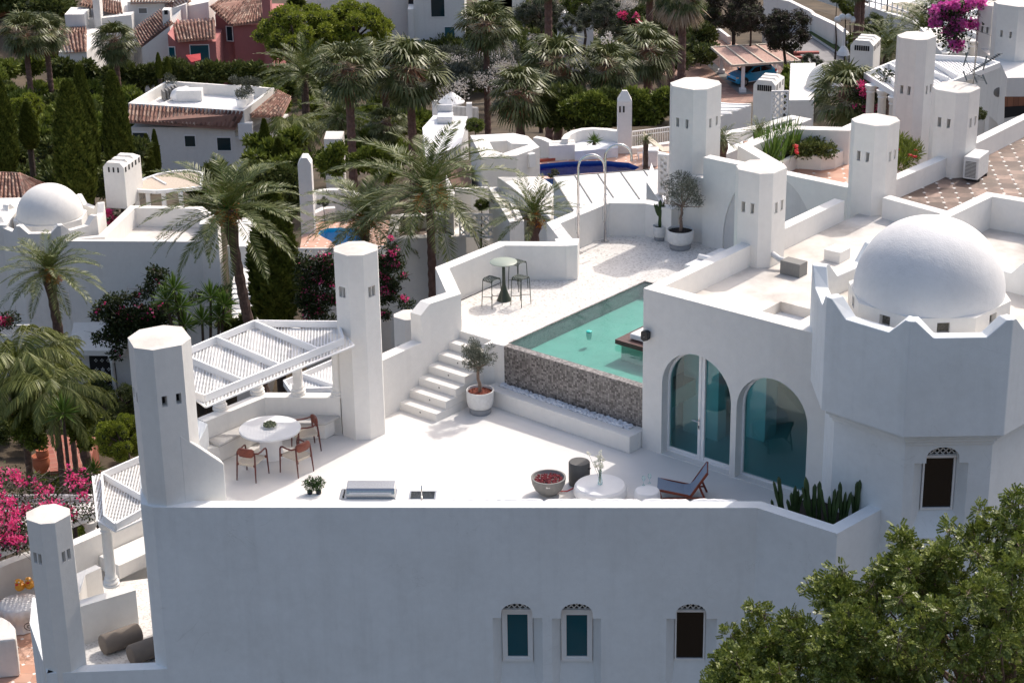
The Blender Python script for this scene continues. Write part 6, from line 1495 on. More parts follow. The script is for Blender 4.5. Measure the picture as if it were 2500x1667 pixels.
# ------------------------------------------------------------------ neighbour with the turquoise pool and studded roof (middle)
ZM = -5.2
HM = thing('mosaic_roof_house', 'white house with a sunken tile roof terrace behind the tall palm trunk', 'house', (-3, 70, -10))
rt = qs('m', ZM, (1150, 632), (2058, 596), (1960, 305), (1200, 345)); flat_roof(HM, rt, ZM, -14, .55, .38, floor='tile_dark')
o = HM.children[-1]; 
fence_panel('m', 1985, 335, 2420, 350, q('m', 1990, 600, ZM)[1], q('m', 2352, 620, ZM)[1], 265, 'diamond trellis fence right of the sunken tile roof terrace', pitch=.3)
solid(HM, qs('m', ZM - 1.2, (2060, 640), (2600, 640), (2600, 560), (2060, 560)), ZM - 1.2, -14)
ct = thing('terracotta_planter', 'wide terracotta pot behind the sunken tile roof terrace', 'pot', (*q('m', 1515, 320, ZM), ZM)); m = M(); m.lathe((*q('m', 1515, 310, ZM), ZM), [(.17, 0), (.21, .05), (.25, .26), (.275, .29), (.25, .30), (.2, .24), (.0001, .24)], 24); part('pot', m, MT['terracotta'], ct, smooth=False)
# turquoise pool deck
ZD = -8.2; PD = thing('pool_deck', 'salmon tiled pool deck with curved turquoise pool, centre left', 'deck', (*q('m', 500, 600, ZD), ZD)); m = M(); dk = ccw(qs('m', ZD, (150, 745), (1180, 735), (1180, 420), (200, 430)))
pl_ = qs('m', ZD, (360, 570), (385, 530), (470, 505), (600, 500), (760, 505), (900, 540), (900, 690), (700, 690), (600, 722), (545, 690), (505, 650), (430, 615))
pl_ = ccw(pl_); tr = tessellate_polygon([[Vector((*p, 0)) for p in dk], [Vector((*p, 0)) for p in pl_]]); fl_ = dk + pl_
m.add([(*p, ZD) for p in fl_], [t if ((fl_[t[1]][0] - fl_[t[0]][0]) * (fl_[t[2]][1] - fl_[t[0]][1]) - (fl_[t[2]][0] - fl_[t[0]][0]) * (fl_[t[1]][1] - fl_[t[0]][1])) > 0 else t[::-1] for t in tr]); part('paving', m, MT['tile_pink'], PD)
m = M(); m.wall(dk, -16, ZD - .003, .15, closed=True); part('retaining_wall', m, MT['stucco_n'], PD); m = M(); n = len(pl_)
for i in range(n): a, b = pl_[i], pl_[(i + 1) % n]; m.face([(*a, ZD), (*b, ZD), (*b, ZD - .9), (*a, ZD - .9)][::-1])
m.face([(*p, ZD - .9) for p in pl_]); part('pool_basin', m, MT['poolblue'], PD)
m = M(); m.face([(*p, ZD - .1) for p in offset(pl_ + [pl_[0]], .01, True)[:-1]]); o = part('turquoise_pool_water', m, MT['waterblue']); tag(o, kind='structure')
fence_panel('m', 140, 742, 565, 742, q('m', 150, 745, ZD)[1] - .15, q('m', 560, 745, ZD)[1] - .15, 270, 'diamond trellis fence under the turquoise pool deck', pitch=.26)
fence_panel('m', 1022, 716, 1160, 716, q('m', 1100, 745, ZD)[1] - .15, q('m', 1100, 745, ZD)[1] - .15, 290, 'short diamond trellis fence right of the slim chimney tower', pitch=.26)
# slab tower and curved planter
sb = thing('slab_pier', 'thin white pier with a peaked top behind the cypress', 'pier', (*atY(1, 1950, 1400, 83)[:2], ZD)); a, b = atY(1, 1898, 1050, 83), atY(1, 1985, 1050, 83); tz = atY(1, 1940, 1008, 83)[2]; m = M(); x0, x1 = a[0], b[0]; w_ = x1 - x0
A_ = [(x0, a[2]), (x0 + w_ * .3, tz), (x0 + w_ * .72, tz), (x1, a[2])]; poly = [(x0, -14)] + A_ + [(x1, -14)]; m.add([(x, 83, z) for x, z in poly] + [(x, 83.7, z) for x, z in poly], [(0, 5, 4, 3, 2, 1)[::1], (6, 7, 8, 9, 10, 11)] + [(i, i + 1, i + 7, i + 6) for i in range(5)]); part('pier', m, MT['stucco_n'], sb, bevel=.03)
def arcwall(label, k, pts, z0, z1, t=.3, name='garden_wall', mat='stucco_n'):
    m = M(); P_ = [q(k, x, y, z1) for x, y in pts]; m.wall(P_, z0, z1, t); ob = part(name, m, MT[mat], None, bevel=.02); tag(ob, label, 'wall'); return ob
arcwall('curved white garden wall round the planting behind the turquoise pool', 'm', [(300, 132), (340, 100), (400, 80), (500, 68), (620, 70), (720, 90), (790, 130)], -12, ZD + 1.1)
arcwall('low scalloped white wall in front of the turquoise pool planting', 'm', [(300, 350), (360, 320), (440, 285), (560, 275)], -12, ZD + .5)
# stairs in shade between house and cypress
sts = thing('garden_stairs', 'white garden stairs in shade between the left palm and the cypress', 'stairs', (*atY(4, 1580, 700, 80)[:2], -13)); m = M()
for i in range(9): a = atY(4, 1478, 755 - 32 * i, 78 + .45 * i); b = atY(4, 1640 + i * 3, 755 - 32 * i, 78 + .45 * i); m.prism([(a[0], a[1]), (b[0], b[1]), (b[0], b[1] + 6), (a[0], a[1] + 6)], -15, a[2])
part('steps', m, MT['stucco_n'], sts); wallq(sts, 4, 1450, 1640, 265, 84, 4, zb=-15)

# ------------------------------------------------------------------ white panel roof beyond the shower wall
ZO = -.6; PR = thing('panel_roof', 'large flat white panelled roof beyond the shower wall', 'roof', (*q('t', 1700, 1000, ZO), ZO)); m = M(); pr4 = ccw(qs('t', ZO, (1180, 912), (2180, 838), (2260, 1120), (1900, 1300), (1390, 1270))); m.prism(pr4, -8, ZO); part('panels', m, MT['deckpanel'], PR)
for (x0, y0, x1, y1) in ((1180, 920, 1370, 1230), (1385, 900, 1550, 1160), (1605, 885, 1755, 1110), (1825, 868, 2005, 1125), (2045, 850, 2110, 935), (1180, 910, 2180, 838)):
    m = M(); m.beam((*q('t', x0, y0, ZO), ZO + .01), (*q('t', x1, y1, ZO), ZO + .01), .045, .03); part('seam', m, MT['grey'], PR)
PR2 = thing('low_white_roof', 'low flat white roofs below the middle palm', 'roof', (*q('t', 800, 1150, -3.4), -3.4)); flat_roof(PR2, qs('t', -3.4, (560, 1010), (740, 1000), (900, 1330), (760, 1340)), -3.4, -12, .1, .2); solid(PR2, qs('t', -3.0, (640, 910), (1060, 905), (1200, 1000), (1150, 1300), (760, 990)), -3.0, -12)
wl_ = thing('lattice_wall', 'pale lattice panelled wall behind the low white roofs', 'wall', (*q('t', 380, 1100, -4.2), -6)); solid(wl_, qs('t', -4.2, (235, 1035), (520, 1015), (560, 1000), (240, 1010)), -4.2, -12)
fence_panel('t', 395, 1020, 515, 1010, q('t', 400, 1035, -4.2)[1] - .3, q('t', 515, 1030, -4.2)[1] - .3, 200, 'diamond trellis panel on the pale wall below the skylight block', pitch=.22)
eb = M(); ef = ccw(qs('t', -4.4, (150, 860), (385, 780), (385, 980), (235, 1030))); eb.prism(ef, -12, -4.4); o = part('earth_bank', eb, MT['earth']); tag(o, kind='structure')
cs = thing('casing_wall', 'narrow white wall running down beside the bare earth bank', 'wall', (*q('t', 200, 1000, -4.3), -6)); solid(cs, qs('t', -4.2, (150, 860), (235, 1030), (225, 1230), (150, 1190)), -4.25, -12)

# ------------------------------------------------------------------ skylight house, blue pool and arc walls
ZS = -3.2
HS = thing('skylight_house', 'white polygonal roof block with a sunken skylight well beside the blue pool', 'house', (*q('t', 700, 600, ZS), -6)); ot = ccw(qs('t', ZS, (385, 512), (490, 722), (830, 706), (1048, 625), (935, 520), (800, 492))); ho = ccw(qs('t', ZS, (568, 574), (735, 563), (780, 592), (955, 598), (700, 684), (610, 655)))
m = M(); tr = tessellate_polygon([[Vector((*p, 0)) for p in ot], [Vector((*p, 0)) for p in ho]]); fl_ = ot + ho
m.add([(*p, ZS) for p in fl_], [t if ((fl_[t[1]][0] - fl_[t[0]][0]) * (fl_[t[2]][1] - fl_[t[0]][1]) - (fl_[t[2]][0] - fl_[t[0]][0]) * (fl_[t[1]][1] - fl_[t[0]][1])) > 0 else t[::-1] for t in tr])
for poly, zb_, fl2 in ((ot, -12, 1), (ho, ZS - 1.1, -1)):
    n = len(poly)
    for i in range(n): a, b = poly[i], poly[(i + 1) % n]; f = [(*a, zb_), (*b, zb_), (*b, ZS), (*a, ZS)]; m.face(f if fl2 > 0 else f[::-1])
m.face([(*p, ZS - 1.1) for p in ho]); part('wall', m, MT['stucco_n'], HS)
vp = onface(q('t', 830, 706, ZS), q('t', 1048, 625, ZS), -.02); m = M(); s_, z_ = onw('t', 958, 745, q('t', 830, 706, ZS), q('t', 1048, 625, ZS)); m.box(vp(s_, z_), (.3, .3, .55), .6); part('vent_grille', m, MT['whitepaint'], HS)
ZT_ = -5.4; DK = thing('blue_pool_deck', 'terracotta deck round the dark blue pool', 'deck', (*q('t', 1500, 780, ZT_), ZT_)); dk = ccw(qs('t', ZT_, (1000, 740), (1300, 705), (1790, 672), (2352, 600), (2352, 850), (1900, 900), (1000, 930))); pl_ = ccw(qs('t', ZT_, (1010, 792), (1300, 765), (1640, 755), (1900, 775), (2005, 818), (1950, 850), (1500, 875), (1180, 905), (1010, 900)))
m = M(); tr = tessellate_polygon([[Vector((*p, 0)) for p in dk], [Vector((*p, 0)) for p in pl_]]); fl_ = dk + pl_
m.add([(*p, ZT_) for p in fl_], [t if ((fl_[t[1]][0] - fl_[t[0]][0]) * (fl_[t[2]][1] - fl_[t[0]][1]) - (fl_[t[2]][0] - fl_[t[0]][0]) * (fl_[t[1]][1] - fl_[t[0]][1])) > 0 else t[::-1] for t in tr]); part('paving', m, MT['tile_pink'], DK)
m = M(); n = len(pl_)
for i in range(n): a, b = pl_[i], pl_[(i + 1) % n]; m.face([(*a, ZT_), (*b, ZT_), (*b, ZT_ - 1.2), (*a, ZT_ - 1.2)][::-1])
m.face([(*p, ZT_ - 1.2) for p in pl_]); part('pool_basin', m, plain('navy_pool_tile', (.01, .08, .33), .4, var=.2, vscale=3), DK)
m = M(); m.face([(*p, ZT_ - .12) for p in offset(pl_ + [pl_[0]], .01, True)[:-1]]); o = part('blue_pool_water', m, mk_water('dark_blue_pool_water', (.35, .62, .95))); tag(o, kind='structure')
GW = thing('garden_wall', 'scalloped white garden wall with planting niches behind the blue pool', 'wall', (*q('t', 1400, 700, ZT_), ZT_))
def wseg(pts, zt, t=.3, nm='wall', mat='stucco_n'): m = M(); m.wall([q('t', x, y, zt) for x, y in pts], -9, zt, t); part(nm, m, MT[mat], GW, bevel=.02)
zw = ZT_ + .6
wseg([(1320, 548), (1345, 510), (1400, 480), (1480, 460), (1560, 455), (1680, 462), (1800, 480)][::-1], zw + .3, -.3); wseg([(985, 535), (1060, 548), (1140, 585), (1385, 570)], zw + .1)
m = M(); m.prism(ccw(qs('t', zw + .08, (1135, 586), (1387, 572), (1387, 600), (1140, 615))), -9, zw + .08); part('wall_block', m, MT['stucco_n'], GW, bevel=.02)
m = M(); m.prism(ccw(qs('t', ZT_ + .45, (1385, 660), (1800, 625), (1800, 560), (1500, 520), (1385, 570))), -9, ZT_ + .42); part('planting_bed', m, MT['pebble'], GW)
m = M(); m.wall([q('t', 1050, 745, ZT_ + .12), q('t', 1350, 715, ZT_ + .12), q('t', 1790, 680, ZT_ + .12)], ZT_ - .1, ZT_ + .12, .06); part('skirting', m, MT['reddtile'], GW)
bp2 = thing('pier', 'tall white pier with a pyramid cap beside the blue pool', 'pier', (*q('t', 1865, 700, ZT_), ZT_)); a, b = q('t', 1795, 690, ZT_), q('t', 1935, 715, ZT_); yp = a[1]; tz = atY('t', 1800, 190, yp)[2]; w_ = b[0] - a[0]; m = M(); m.prism([(a[0], yp), (a[0] + w_, yp), (a[0] + w_, yp + w_ * .9), (a[0], yp + w_ * .9)], -9, tz, cap=False); ap = tz + .42
k = w_ * .33; m.add([(a[0], yp, tz), (a[0] + w_, yp, tz), (a[0] + w_, yp + w_ * .9, tz), (a[0], yp + w_ * .9, tz), (a[0] + k, yp + k, ap), (a[0] + w_ - k, yp + k, ap), (a[0] + w_ - k, yp + w_ * .9 - k, ap), (a[0] + k, yp + w_ * .9 - k, ap)], [(0, 1, 5, 4), (1, 2, 6, 5), (2, 3, 7, 6), (3, 0, 4, 7), (4, 5, 6, 7)]); part('pier', m, MT['stucco_n'], bp2)
for dx in (.15, .42): m = M(); m.box((a[0] + w_ * dx, yp, tz - .35), (.07, .03, .28)); part('vent_slot', m, MT['slot'], bp2)
rl = thing('railing', 'white metal balustrade right of the pyramid capped pier', 'railing', (*q('t', 2100, 620, ZT_), ZT_)); a, b = atY('t', 1935, 478, q('t', 1935, 640, ZT_)[1]), atY('t', 2360, 425, q('t', 2352, 575, ZT_)[1]); m = M(); Hr = 1.15
m.beam(a, b, .05, .05); m.beam((a[0], a[1], a[2] - .2), (b[0], b[1], b[2] - .2), .03, .03); m.beam((a[0], a[1], a[2] - Hr), (b[0], b[1], b[2] - Hr), .04, .04)
for i in range(26): p = lerp(a, b, i / 25); m.beam((p[0], p[1], p[2]), (p[0], p[1], p[2] - Hr), .028, .028)
part('bars', m, MT['whitepaint'], rl)
m = M(); m.wall([q('t', 1935, 640, ZT_ + .25), q('t', 2400, 575, ZT_ + .25)], -9, ZT_ + .25, .3); o = part('kerb_wall', m, MT['stucco_n']); tag(o, 'low white kerb wall with red skirting under the balustrade', 'wall')
sl2 = thing('deck_lounger', 'white folding lounger on the terracotta deck by the blue pool', 'lounger', (*q('t', 2060, 720, ZT_), ZT_)); m = M(); a, b, c = q('t', 1985, 745, ZT_), q('t', 2130, 700, ZT_), q('t', 2030, 615, ZT_)
A3 = (a[0], a[1], ZT_ + .3); B3 = (a[0] + 1.2, a[1] + .35, ZT_ + .3); C3 = (B3[0] + .0 - 1.3, B3[1] + .9, ZT_ + 1.0)
for off in (0, .6): m.beam((a[0], a[1] + off, ZT_ + .3), (a[0] + 1.9, a[1] + off + .3, ZT_ + .3), .05, .05); m.box((a[0] + .05, a[1] + off, ZT_ + .15), (.05, .05, .3)); m.box((a[0] + 1.8, a[1] + off + .3, ZT_ + .15), (.05, .05, .3))
part('frame', m, MT['whitepaint'], sl2); m = M(); m.add([(a[0] + 1.1, a[1], ZT_ + .34), (a[0] + 1.15, a[1] + .75, ZT_ + .34), (a[0] + .3, a[1] + .75, ZT_ + 1.05), (a[0] + .25, a[1], ZT_ + 1.05)], [(0, 1, 2, 3)]); m.add([(a[0] + 1.1, a[1], ZT_ + .34), (a[0] + 1.15, a[1] + .75, ZT_ + .34), (a[0] + 2, a[1] + .9, ZT_ + .36), (a[0] + 2, a[1] + .2, ZT_ + .36)], [(0, 3, 2, 1)]); o = part('canvas', m, MT['rope'], sl2); sd = o.modifiers.new('thick', 'SOLIDIFY'); sd.thickness = .03
tw = thing('towel_table', 'small table with a draped pale towel beside the blue pool', 'table', (*q('t', 2105, 790, ZT_), ZT_)); p = q('t', 2105, 800, ZT_); m = M(); m.prism([(p[0] - .35, p[1] - .25), (p[0] + .3, p[1] - .3), (p[0] + .4, p[1] + .3), (p[0] - .25, p[1] + .35)], ZT_, ZT_ + .75); part('towel', m, MT['whitecloth'], tw, bevel=.06)
# lattice screen and parapet beside the tall tower
ls = thing('screen_wall', 'white lattice screen wall left of the tall chimney tower', 'wall', (*q('t', 2200, 1100, 1.2), -2)); yy = 58.5; a = atY('t', 2190, 690, yy); b = atY('t', 2420, 745, yy); zbm = atY('t', 2190, 1085, yy)[2]; m = M(); m.prism([(a[0], yy), (b[0], yy - .3), (b[0], yy + .3), (a[0], yy + .3)], zbm, [a[2], b[2], b[2], a[2]]); part('wall', m, MT['stucco_n'], ls); fence_panel('t', 2192, 700, 2360, 745, yy - .06, yy - .25, 350, 'diamond trellis on the screen wall left of the tall chimney tower', pitch=.2)
m = M(); P3 = [atY('t', 2070, 955, 60)[:2], atY('t', 2260, 1100, 57)[:2], (atY('t', 2260, 1100, 57)[0], 60), (atY('t', 2070, 955, 60)[0] + .3, 62)]; m.prism(ccw(P3), -4, atY('t', 2070, 955, 60)[2]); part('side_wall', m, MT['stucco_n'], ls)

# ------------------------------------------------------------------ right: flower terrace
ZFt = 3.1; FT = thing('flower_terrace', 'white walled roof terrace with a planted bed and salmon floor, right of the tall tower', 'terrace', (*q(3, 1000, 1050, ZFt), 0)); m = M()
m.prism(ccw(qs(3, ZFt, (740, 1080), (1260, 1230), (1500, 1080), (1500, 900), (560, 900))), -4, ZFt); part('floor', m, MT['tile_pink'], FT)
m = M(); m.wall([q(3, x, y, ZFt + 1.0) for x, y in ((1300, 762), (1190, 812), (845, 803), (525, 930), (735, 1052))], -4, ZFt + 1.0, .36, zin=ZFt - .1); part('parapet', m, MT['stucco_n'], FT, bevel=.02)
m = M(); bed = ccw(qs(3, ZFt + .38, (738, 1070), (905, 985), (1060, 1000), (1150, 985), (1195, 965), (1195, 870), (900, 840), (690, 950))); m.prism(bed, ZFt - .1, ZFt + .36); part('planting_bed', m, MT['soil'], FT)
m = M(); m.wall([q(3, x, y, ZFt + .42) for x, y in ((740, 1078), (905, 985), (1060, 998), (1150, 985), (1200, 962))], ZFt - .05, ZFt + .42, .12); part('bed_edge', m, MT['stucco_n'], FT, bevel=.02)
m = M(); tp3 = atY(3, 1030, 1010, q(3, 1030, 1040, ZFt)[1]); m.tube([(tp3[0] - .08, tp3[1] - .02, tp3[2]), (tp3[0] + .08, tp3[1] - .05, tp3[2]), (tp3[0] + .08, tp3[1] - .05, tp3[2] - .12)], .015, 8); part('tap', m, MT['grey'], FT)
# white roofs left of the flower terrace
LWt = thing('white_roof_cluster', 'low white roofs and pale pergola slats behind the tall chimney tower', 'roof', (*q(3, 600, 850, -1), -2)); flat_roof(LWt, qs(3, .6, (380, 850), (640, 800), (870, 735), (1000, 760), (640, 905), (420, 1000)), .6, -6, .4, .4); solid(LWt, qs(3, -3.0, (385, 650), (615, 670), (400, 745), (300, 720)), -3.0, -9, mat='deckpanel'); 
for i in range(4): m = M(); a = q(3, 385, 665 + 22 * i, -2.95); b = q(3, 610 - 40 * i, 672 + 20 * i, -2.95); m.beam((*a, -2.93), (*b, -2.93), .08, .06); part('slat', m, MT['whitepaint'], LWt)
# air conditioner on the tiled roof
ap_ = q(3, 2040, 1135, ZR); ac = thing('air_conditioner', 'grey outdoor air conditioner on the weathered tile roof', 'air conditioner', (ap_[0], ap_[1], ZR)); aw = math.dist(q(3, 1970, 1120, ZR), q(3, 2045, 1140, ZR)); m = M()
m.box((0, .0, .38), (.42, .86, .62), math.radians(-32)); part('case', m, MT['pot'], ac, local=True, bevel=.02); m = M()
for i in range(14): R_ = Matrix.Rotation(math.radians(-32), 3, 'Z'); p = R_ @ Vector((-.215, .0, .14 + i * .034)); m.box(p, (.012, .70, .016), math.radians(-32))
part('grille', m, MT['darkgrey'], ac, local=True); m = M(); R_ = Matrix.Rotation(math.radians(-32), 3, 'Z')
for s in (-.3, .3): m.box(R_ @ Vector((0, s, .035)), (.46, .05, .07), math.radians(-32))
part('feet', m, MT['black'], ac, local=True)
m = M(); R_ = Matrix.Rotation(math.radians(-32), 3, 'Z')
for i in range(12): m.box(R_ @ Vector((-.0, -.435, .14 + i * .038)), (.30, .012, .016), math.radians(-32))
part('side_grille', m, MT['darkgrey'], ac, local=True)

# ------------------------------------------------------------------ far right: tall tower, pergola, big chimneys
YT = 59.0; RT_ = thing('upper_right_house', 'white house with big octagonal chimneys, pergola and wooden ceiling at the top right', 'house', (24, 70, 0))
octagon_tower(RT_, 3, 1568, 1768, 230, YT, -3, label='very tall slim chimney tower left of the antenna', slotdrop=1.65 * .95)
tb = atY(3, 2140, 0, 76)
octagon_tower(RT_, 'r', 1905, 2130, 40, 80, -4, label='shorter of the two joined chimneys at the top right corner', slotdrop=1.0); octagon_tower(RT_, 'r', 2090, 2480, 25, 78.3, -4, label='wider of the two joined chimneys at the top right corner', slotdrop=1.15)
P5 = [atY('r', 1850, 880, 80)[:2], atY('r', 2080, 1150, 77)[:2], atY('r', 2145, 1235, 75)[:2], atY('r', 2700, 1180, 75)[:2], atY('r', 2700, 700, 82)[:2], atY('r', 1880, 700, 84)[:2]]
m = M(); zl = atY('r', 2200, 815, 75)[2]; m.prism(P5, -2, zl); part('wall', m, MT['stucco_n'], RT_)
pA, pB = P5[2], P5[3]; P = onface(pA, pB, 0); m = M(); m.face([P(*onw('r', x, y, pA, pB), -.02) for x, y in ((2150, 1010), (2400, 1010), (2400, 1190), (2145, 1235))]); part('wooden_ceiling', m, MT['brickwood'], RT_); m = M(); m.face([P(*onw('r', x, y, pA, pB), -.03) for x, y in ((2150, 1115), (2400, 1100), (2400, 1190), (2145, 1235))]); part('dark_opening', m, MT['dark'], RT_)
m = M(); P = onface(P5[1], P5[2], 0); s_, z_ = onw('r', 2092, 965, P5[0], P5[1]); P = onface(P5[0], P5[1], 0); m.blob(P(s_, z_, -.03), .2, 2, 0, random, (1, .3, 1)); part('wall_lamp', m, MT['grey'], RT_)
# big lattice pergola at right
ZPG = 1.7; PG = thing('pergola', 'large white lattice pergola behind the very tall chimney tower', 'pergola', (*q('r', 1400, 800, ZPG), 0)); Pp = {k: q('r', x, y, ZPG) for k, (x, y) in dict(a=(690, 790), b=(1050, 640), c=(1385, 600), d=(1890, 625), e=(2090, 680), f=(1370, 960), g=(1060, 990), h=(1000, 985)).items()}
m = M()
for a, b in ('ab', 'bc', 'cd', 'de', 'ef', 'fg', 'gh', 'ha'): m.beam((*Pp[a], ZPG), (*Pp[b], ZPG), .09, .2)
part('frame', m, MT['whitepaint'], PG)
for (x0, y0, x1, y1) in ((850, 730, 1050, 925), (950, 690, 1330, 900), (1385, 650, 1650, 805), (1385, 765, 1560, 835)): m = M(); m.beam((*q('r', x0, y0, ZPG), ZPG - .003), (*q('r', x1, y1, ZPG), ZPG - .003), .08, .19); part('rafter', m, MT['whitepaint'], PG)
m = M(); lattice(m, [Pp[c] for c in 'abcdefh'], ZPG - .12, .13, .06, 8, .015); part('lattice_panel', m, MT['whitepaint'], PG)
for x in (760, 880, 1000): p = q('r', x, 985 if x > 900 else (830 + (x - 690) * .45), ZPG); baluster_column(PG, p[0], p[1] + .05, -3, ZPG - .1, .16)
PG2 = thing('pergola', 'small white lattice pergola with magenta bougainvillea at the top right', 'pergola', (*q('r', 1750, 300, 0), -3)); z5 = -.6; m = M(); pq = qs('r', z5, (1520, 255), (1870, 385), (1900, 340), (1900, 130), (1850, 125), (1700, 190))
for i in range(len(pq)): m.beam((*pq[i], z5), (*pq[(i + 1) % len(pq)], z5), .12, .25)
for (x0, y0, x1, y1) in ((1600, 225, 1880, 330), (1700, 190, 1890, 250)): m.beam((*q('r', x0, y0, z5), z5 - .003), (*q('r', x1, y1, z5), z5 - .003), .1, .2)
part('frame', m, MT['whitepaint'], PG2); m = M(); lattice(m, [pq[i] for i in (0, 1, 3, 4)], z5 - .14, .17, .08, 8, .02); part('lattice_panel', m, MT['whitepaint'], PG2)
for x, y in ((1570, 330), (1690, 370), (1810, 400)): p = q('r', x, y, z5); baluster_column(PG2, p[0], p[1], z5 - 3.2, z5 - .1, .16)
bw = thing('balcony_house', 'white house behind the small pergola at the top right', 'house', (*atY('r', 1700, 500, 92)[:2], -4)); wallq(bw, 'r', 1500, 2000, 560, 86, 5, zb=-10)
# antenna
an = atY('r', 1805, 930, q(3, 1895, 1130, ZR)[1] + .9); at_ = thing('tv_antenna', 'spiky television antenna mast beside the right chimney towers', 'antenna', (an[0], an[1], 3.4)); m = M(); top = atY('r', 1865, 440, an[1]); m.tube([(an[0], an[1], 3.5), (an[0] + .02, an[1], an[2]), top], .022, 8); part('mast', m, MT['steel'], at_)
m = M(); a = atY('r', 1700, 780, an[1] - .2); b = atY('r', 2100, 565, an[1] + .2); c = atY('r', 1800, 755, an[1]); m.tube([c, b], .016, 6)
for i in range(13): p = lerp(c, b, .12 + .88 * i / 12); m.tube([(p[0] - .10, p[1] - .12, p[2] + .035), (p[0] + .10, p[1] + .12, p[2] - .03)], .012, 5)
part('yagi', m, plain('antenna_blue_black', (.01, .03, .05), .4), at_); m = M()
for x0, y0, x1, y1 in ((1765, 545, 1720, 690), (1965, 585, 1925, 735), (1718, 745, 1755, 845), (1920, 780, 1962, 880), (1820, 770, 1862, 865)):
    a = atY('r', x0, y0, an[1]); b = atY('r', x1, y1, an[1]); m.tube([a, b], .022, 6)
for x0, y0, x1, y1 in ((1740, 615, 1805, 755), (1945, 660, 1805, 755), (1735, 795, 1805, 755), (1940, 830, 1805, 755)): m.tube([atY('r', x0, y0, an[1]), atY('r', x1, y1, an[1])], .009, 5)
for i in range(5): m.tube([atY('r', 1745 + i * 3, 770 + 12 * i, an[1]), atY('r', 1940 + i * 3, 800 + 12 * i, an[1])], .005, 4)
part('reflector', m, plain('antenna_grey', (.12, .14, .15), .4), at_)
crenel_chimney(3, 1246, 1395, 262, 600, 92, 'vent chimney with three peaked hoods below the hillside garden wall', 1.6, math.radians(-22), slots_front=7)
crenel_chimney(3, 625, 770, 515, 900, 78, 'vent chimney with three peaked hoods in front of the carport', 1.4, math.radians(-22), slots_front=7)
DM = thing('white_vault', 'white rounded vault half hidden behind the fan palm', 'vault', (*atY('r', 300, 950, 80)[:2], -3)); p = atY('r', 265, 990, 80); m = M(); m.lathe((p[0], p[1], p[2] + .1), [(.8 * math.cos(t), 1.2 * math.sin(t)) for t in [i * PI / 28 for i in range(14)]] + [(.0001, 1.2)], 32); part('vault', m, MT['stucco_n'], DM, smooth=True)
solid(DM, [atY(3, 850, 700, 78)[:2], atY(3, 1010, 700, 78)[:2], atY(3, 1010, 700, 84)[:2], atY(3, 850, 700, 84)[:2]], atY(3, 900, 640, 78)[2], -6)
fence_panel(3, 745, 585, 845, 625, 76, 76, 170, 'diamond trellis behind the vent chimney in front of the carport', pitch=.25)

# ------------------------------------------------------------------ car yard, carport, road
YC = 166.0; zy = atY('k', 1000, 1150, YC)[2]
m = M(); yard = ccw(qs('k', zy, (-700, 300), (600, 300), (1500, 700), (1700, 900), (1700, 1250), (1050, 1700), (-100, 1700), (-700, 900))); m.prism(yard, zy - 4, zy); o = part('car_yard', m, MT['tile_yard']); tag(o, kind='structure')
m = M(); m.face([(*p, zy + .004) for p in ccw(qs('k', zy, (0, 600), (180, 590), (520, 900), (1100, 1330), (830, 1340), (400, 960)))]); o = part('concrete_strip', m, MT['grey']); tag(o, kind='structure')
CPt = thing('carport', 'carport with a pinkish reed roof on white posts over the blue car', 'carport', (*q('k', 1000, 1000, zy), zy)); zc = zy + 2.5
zc = atY('k', 880, 780, q('k', 880, 1300, zy)[1])[2]; rp4 = [q('k', x, y, zc) for x, y in ((690, 795), (1990, 708), (1440, 380), (288, 445))]
m = M(); m.prism(ccw(rp4), zc - .05, zc); part('reed_roof', m, plain('pink_reed', (.42, .27, .22), .95, var=.3, vscale=6), CPt); m = M()
for i in range(4): m.beam((*rp4[i], zc), (*rp4[(i + 1) % 4], zc), .14, .18)
for f in (.24, .48, .74): m.beam((*lerp(rp4[0], rp4[1], f), zc + .05), (*lerp(rp4[3], rp4[2], f), zc + .05), .12, .12)
part('frame', m, MT['rope'], CPt)
for x, y in ((885, 1290), (1745, 1210), (480, 930), (1500, 960)): p = q('k', x, y, zy); m = M(); m.box((p[0], p[1], (zy + zc) / 2), (.28, .28, zc - zy)); m.box((p[0], p[1], zy + .15), (.55, .55, .3)); part('post', m, MT['whitepaint'], CPt)
# car: local x forward
car = thing('parked_car', 'bright blue compact hatchback parked under the carport', 'car', (0, 0, 0)); w1, w2 = q('k', 770, 1150, zy), q('k', 1330, 1060, zy); cx_ = ((w1[0] + w2[0]) / 2, (w1[1] + w2[1]) / 2 + .8)
car.location = (cx_[0], cx_[1] - .9, zy); car.rotation_euler = (0, 0, math.atan2(w1[1] - w2[1], w1[0] - w2[0])); 
prof = [(-2.0, .45), (-2.04, .75), (-1.98, 1.05), (-1.82, 1.2), (-1.55, 1.50), (-1.2, 1.56), (-.2, 1.58), (.25, 1.50), (.95, 1.06), (1.25, 1.02), (1.8, .88), (2.02, .66), (2.06, .40), (1.9, .26), (-1.9, .28)]
def sect(x, z): return (.86 if z < 1.1 else .86 - (z - 1.05) * .42) * (1 - .10 * max(0, abs(x) - 1.3) ** 1.2)
m = M(); n = len(prof); Lp = [(x, sect(x, z), z) for x, z in prof]; Rp = [(x, -sect(x, z), z) for x, z in prof]; m.add(Lp + Rp, [(i, (i + 1) % n, n + (i + 1) % n, n + i) for i in range(n)])
tri = tessellate_polygon([[Vector((x, z, 0)) for x, z in prof]])
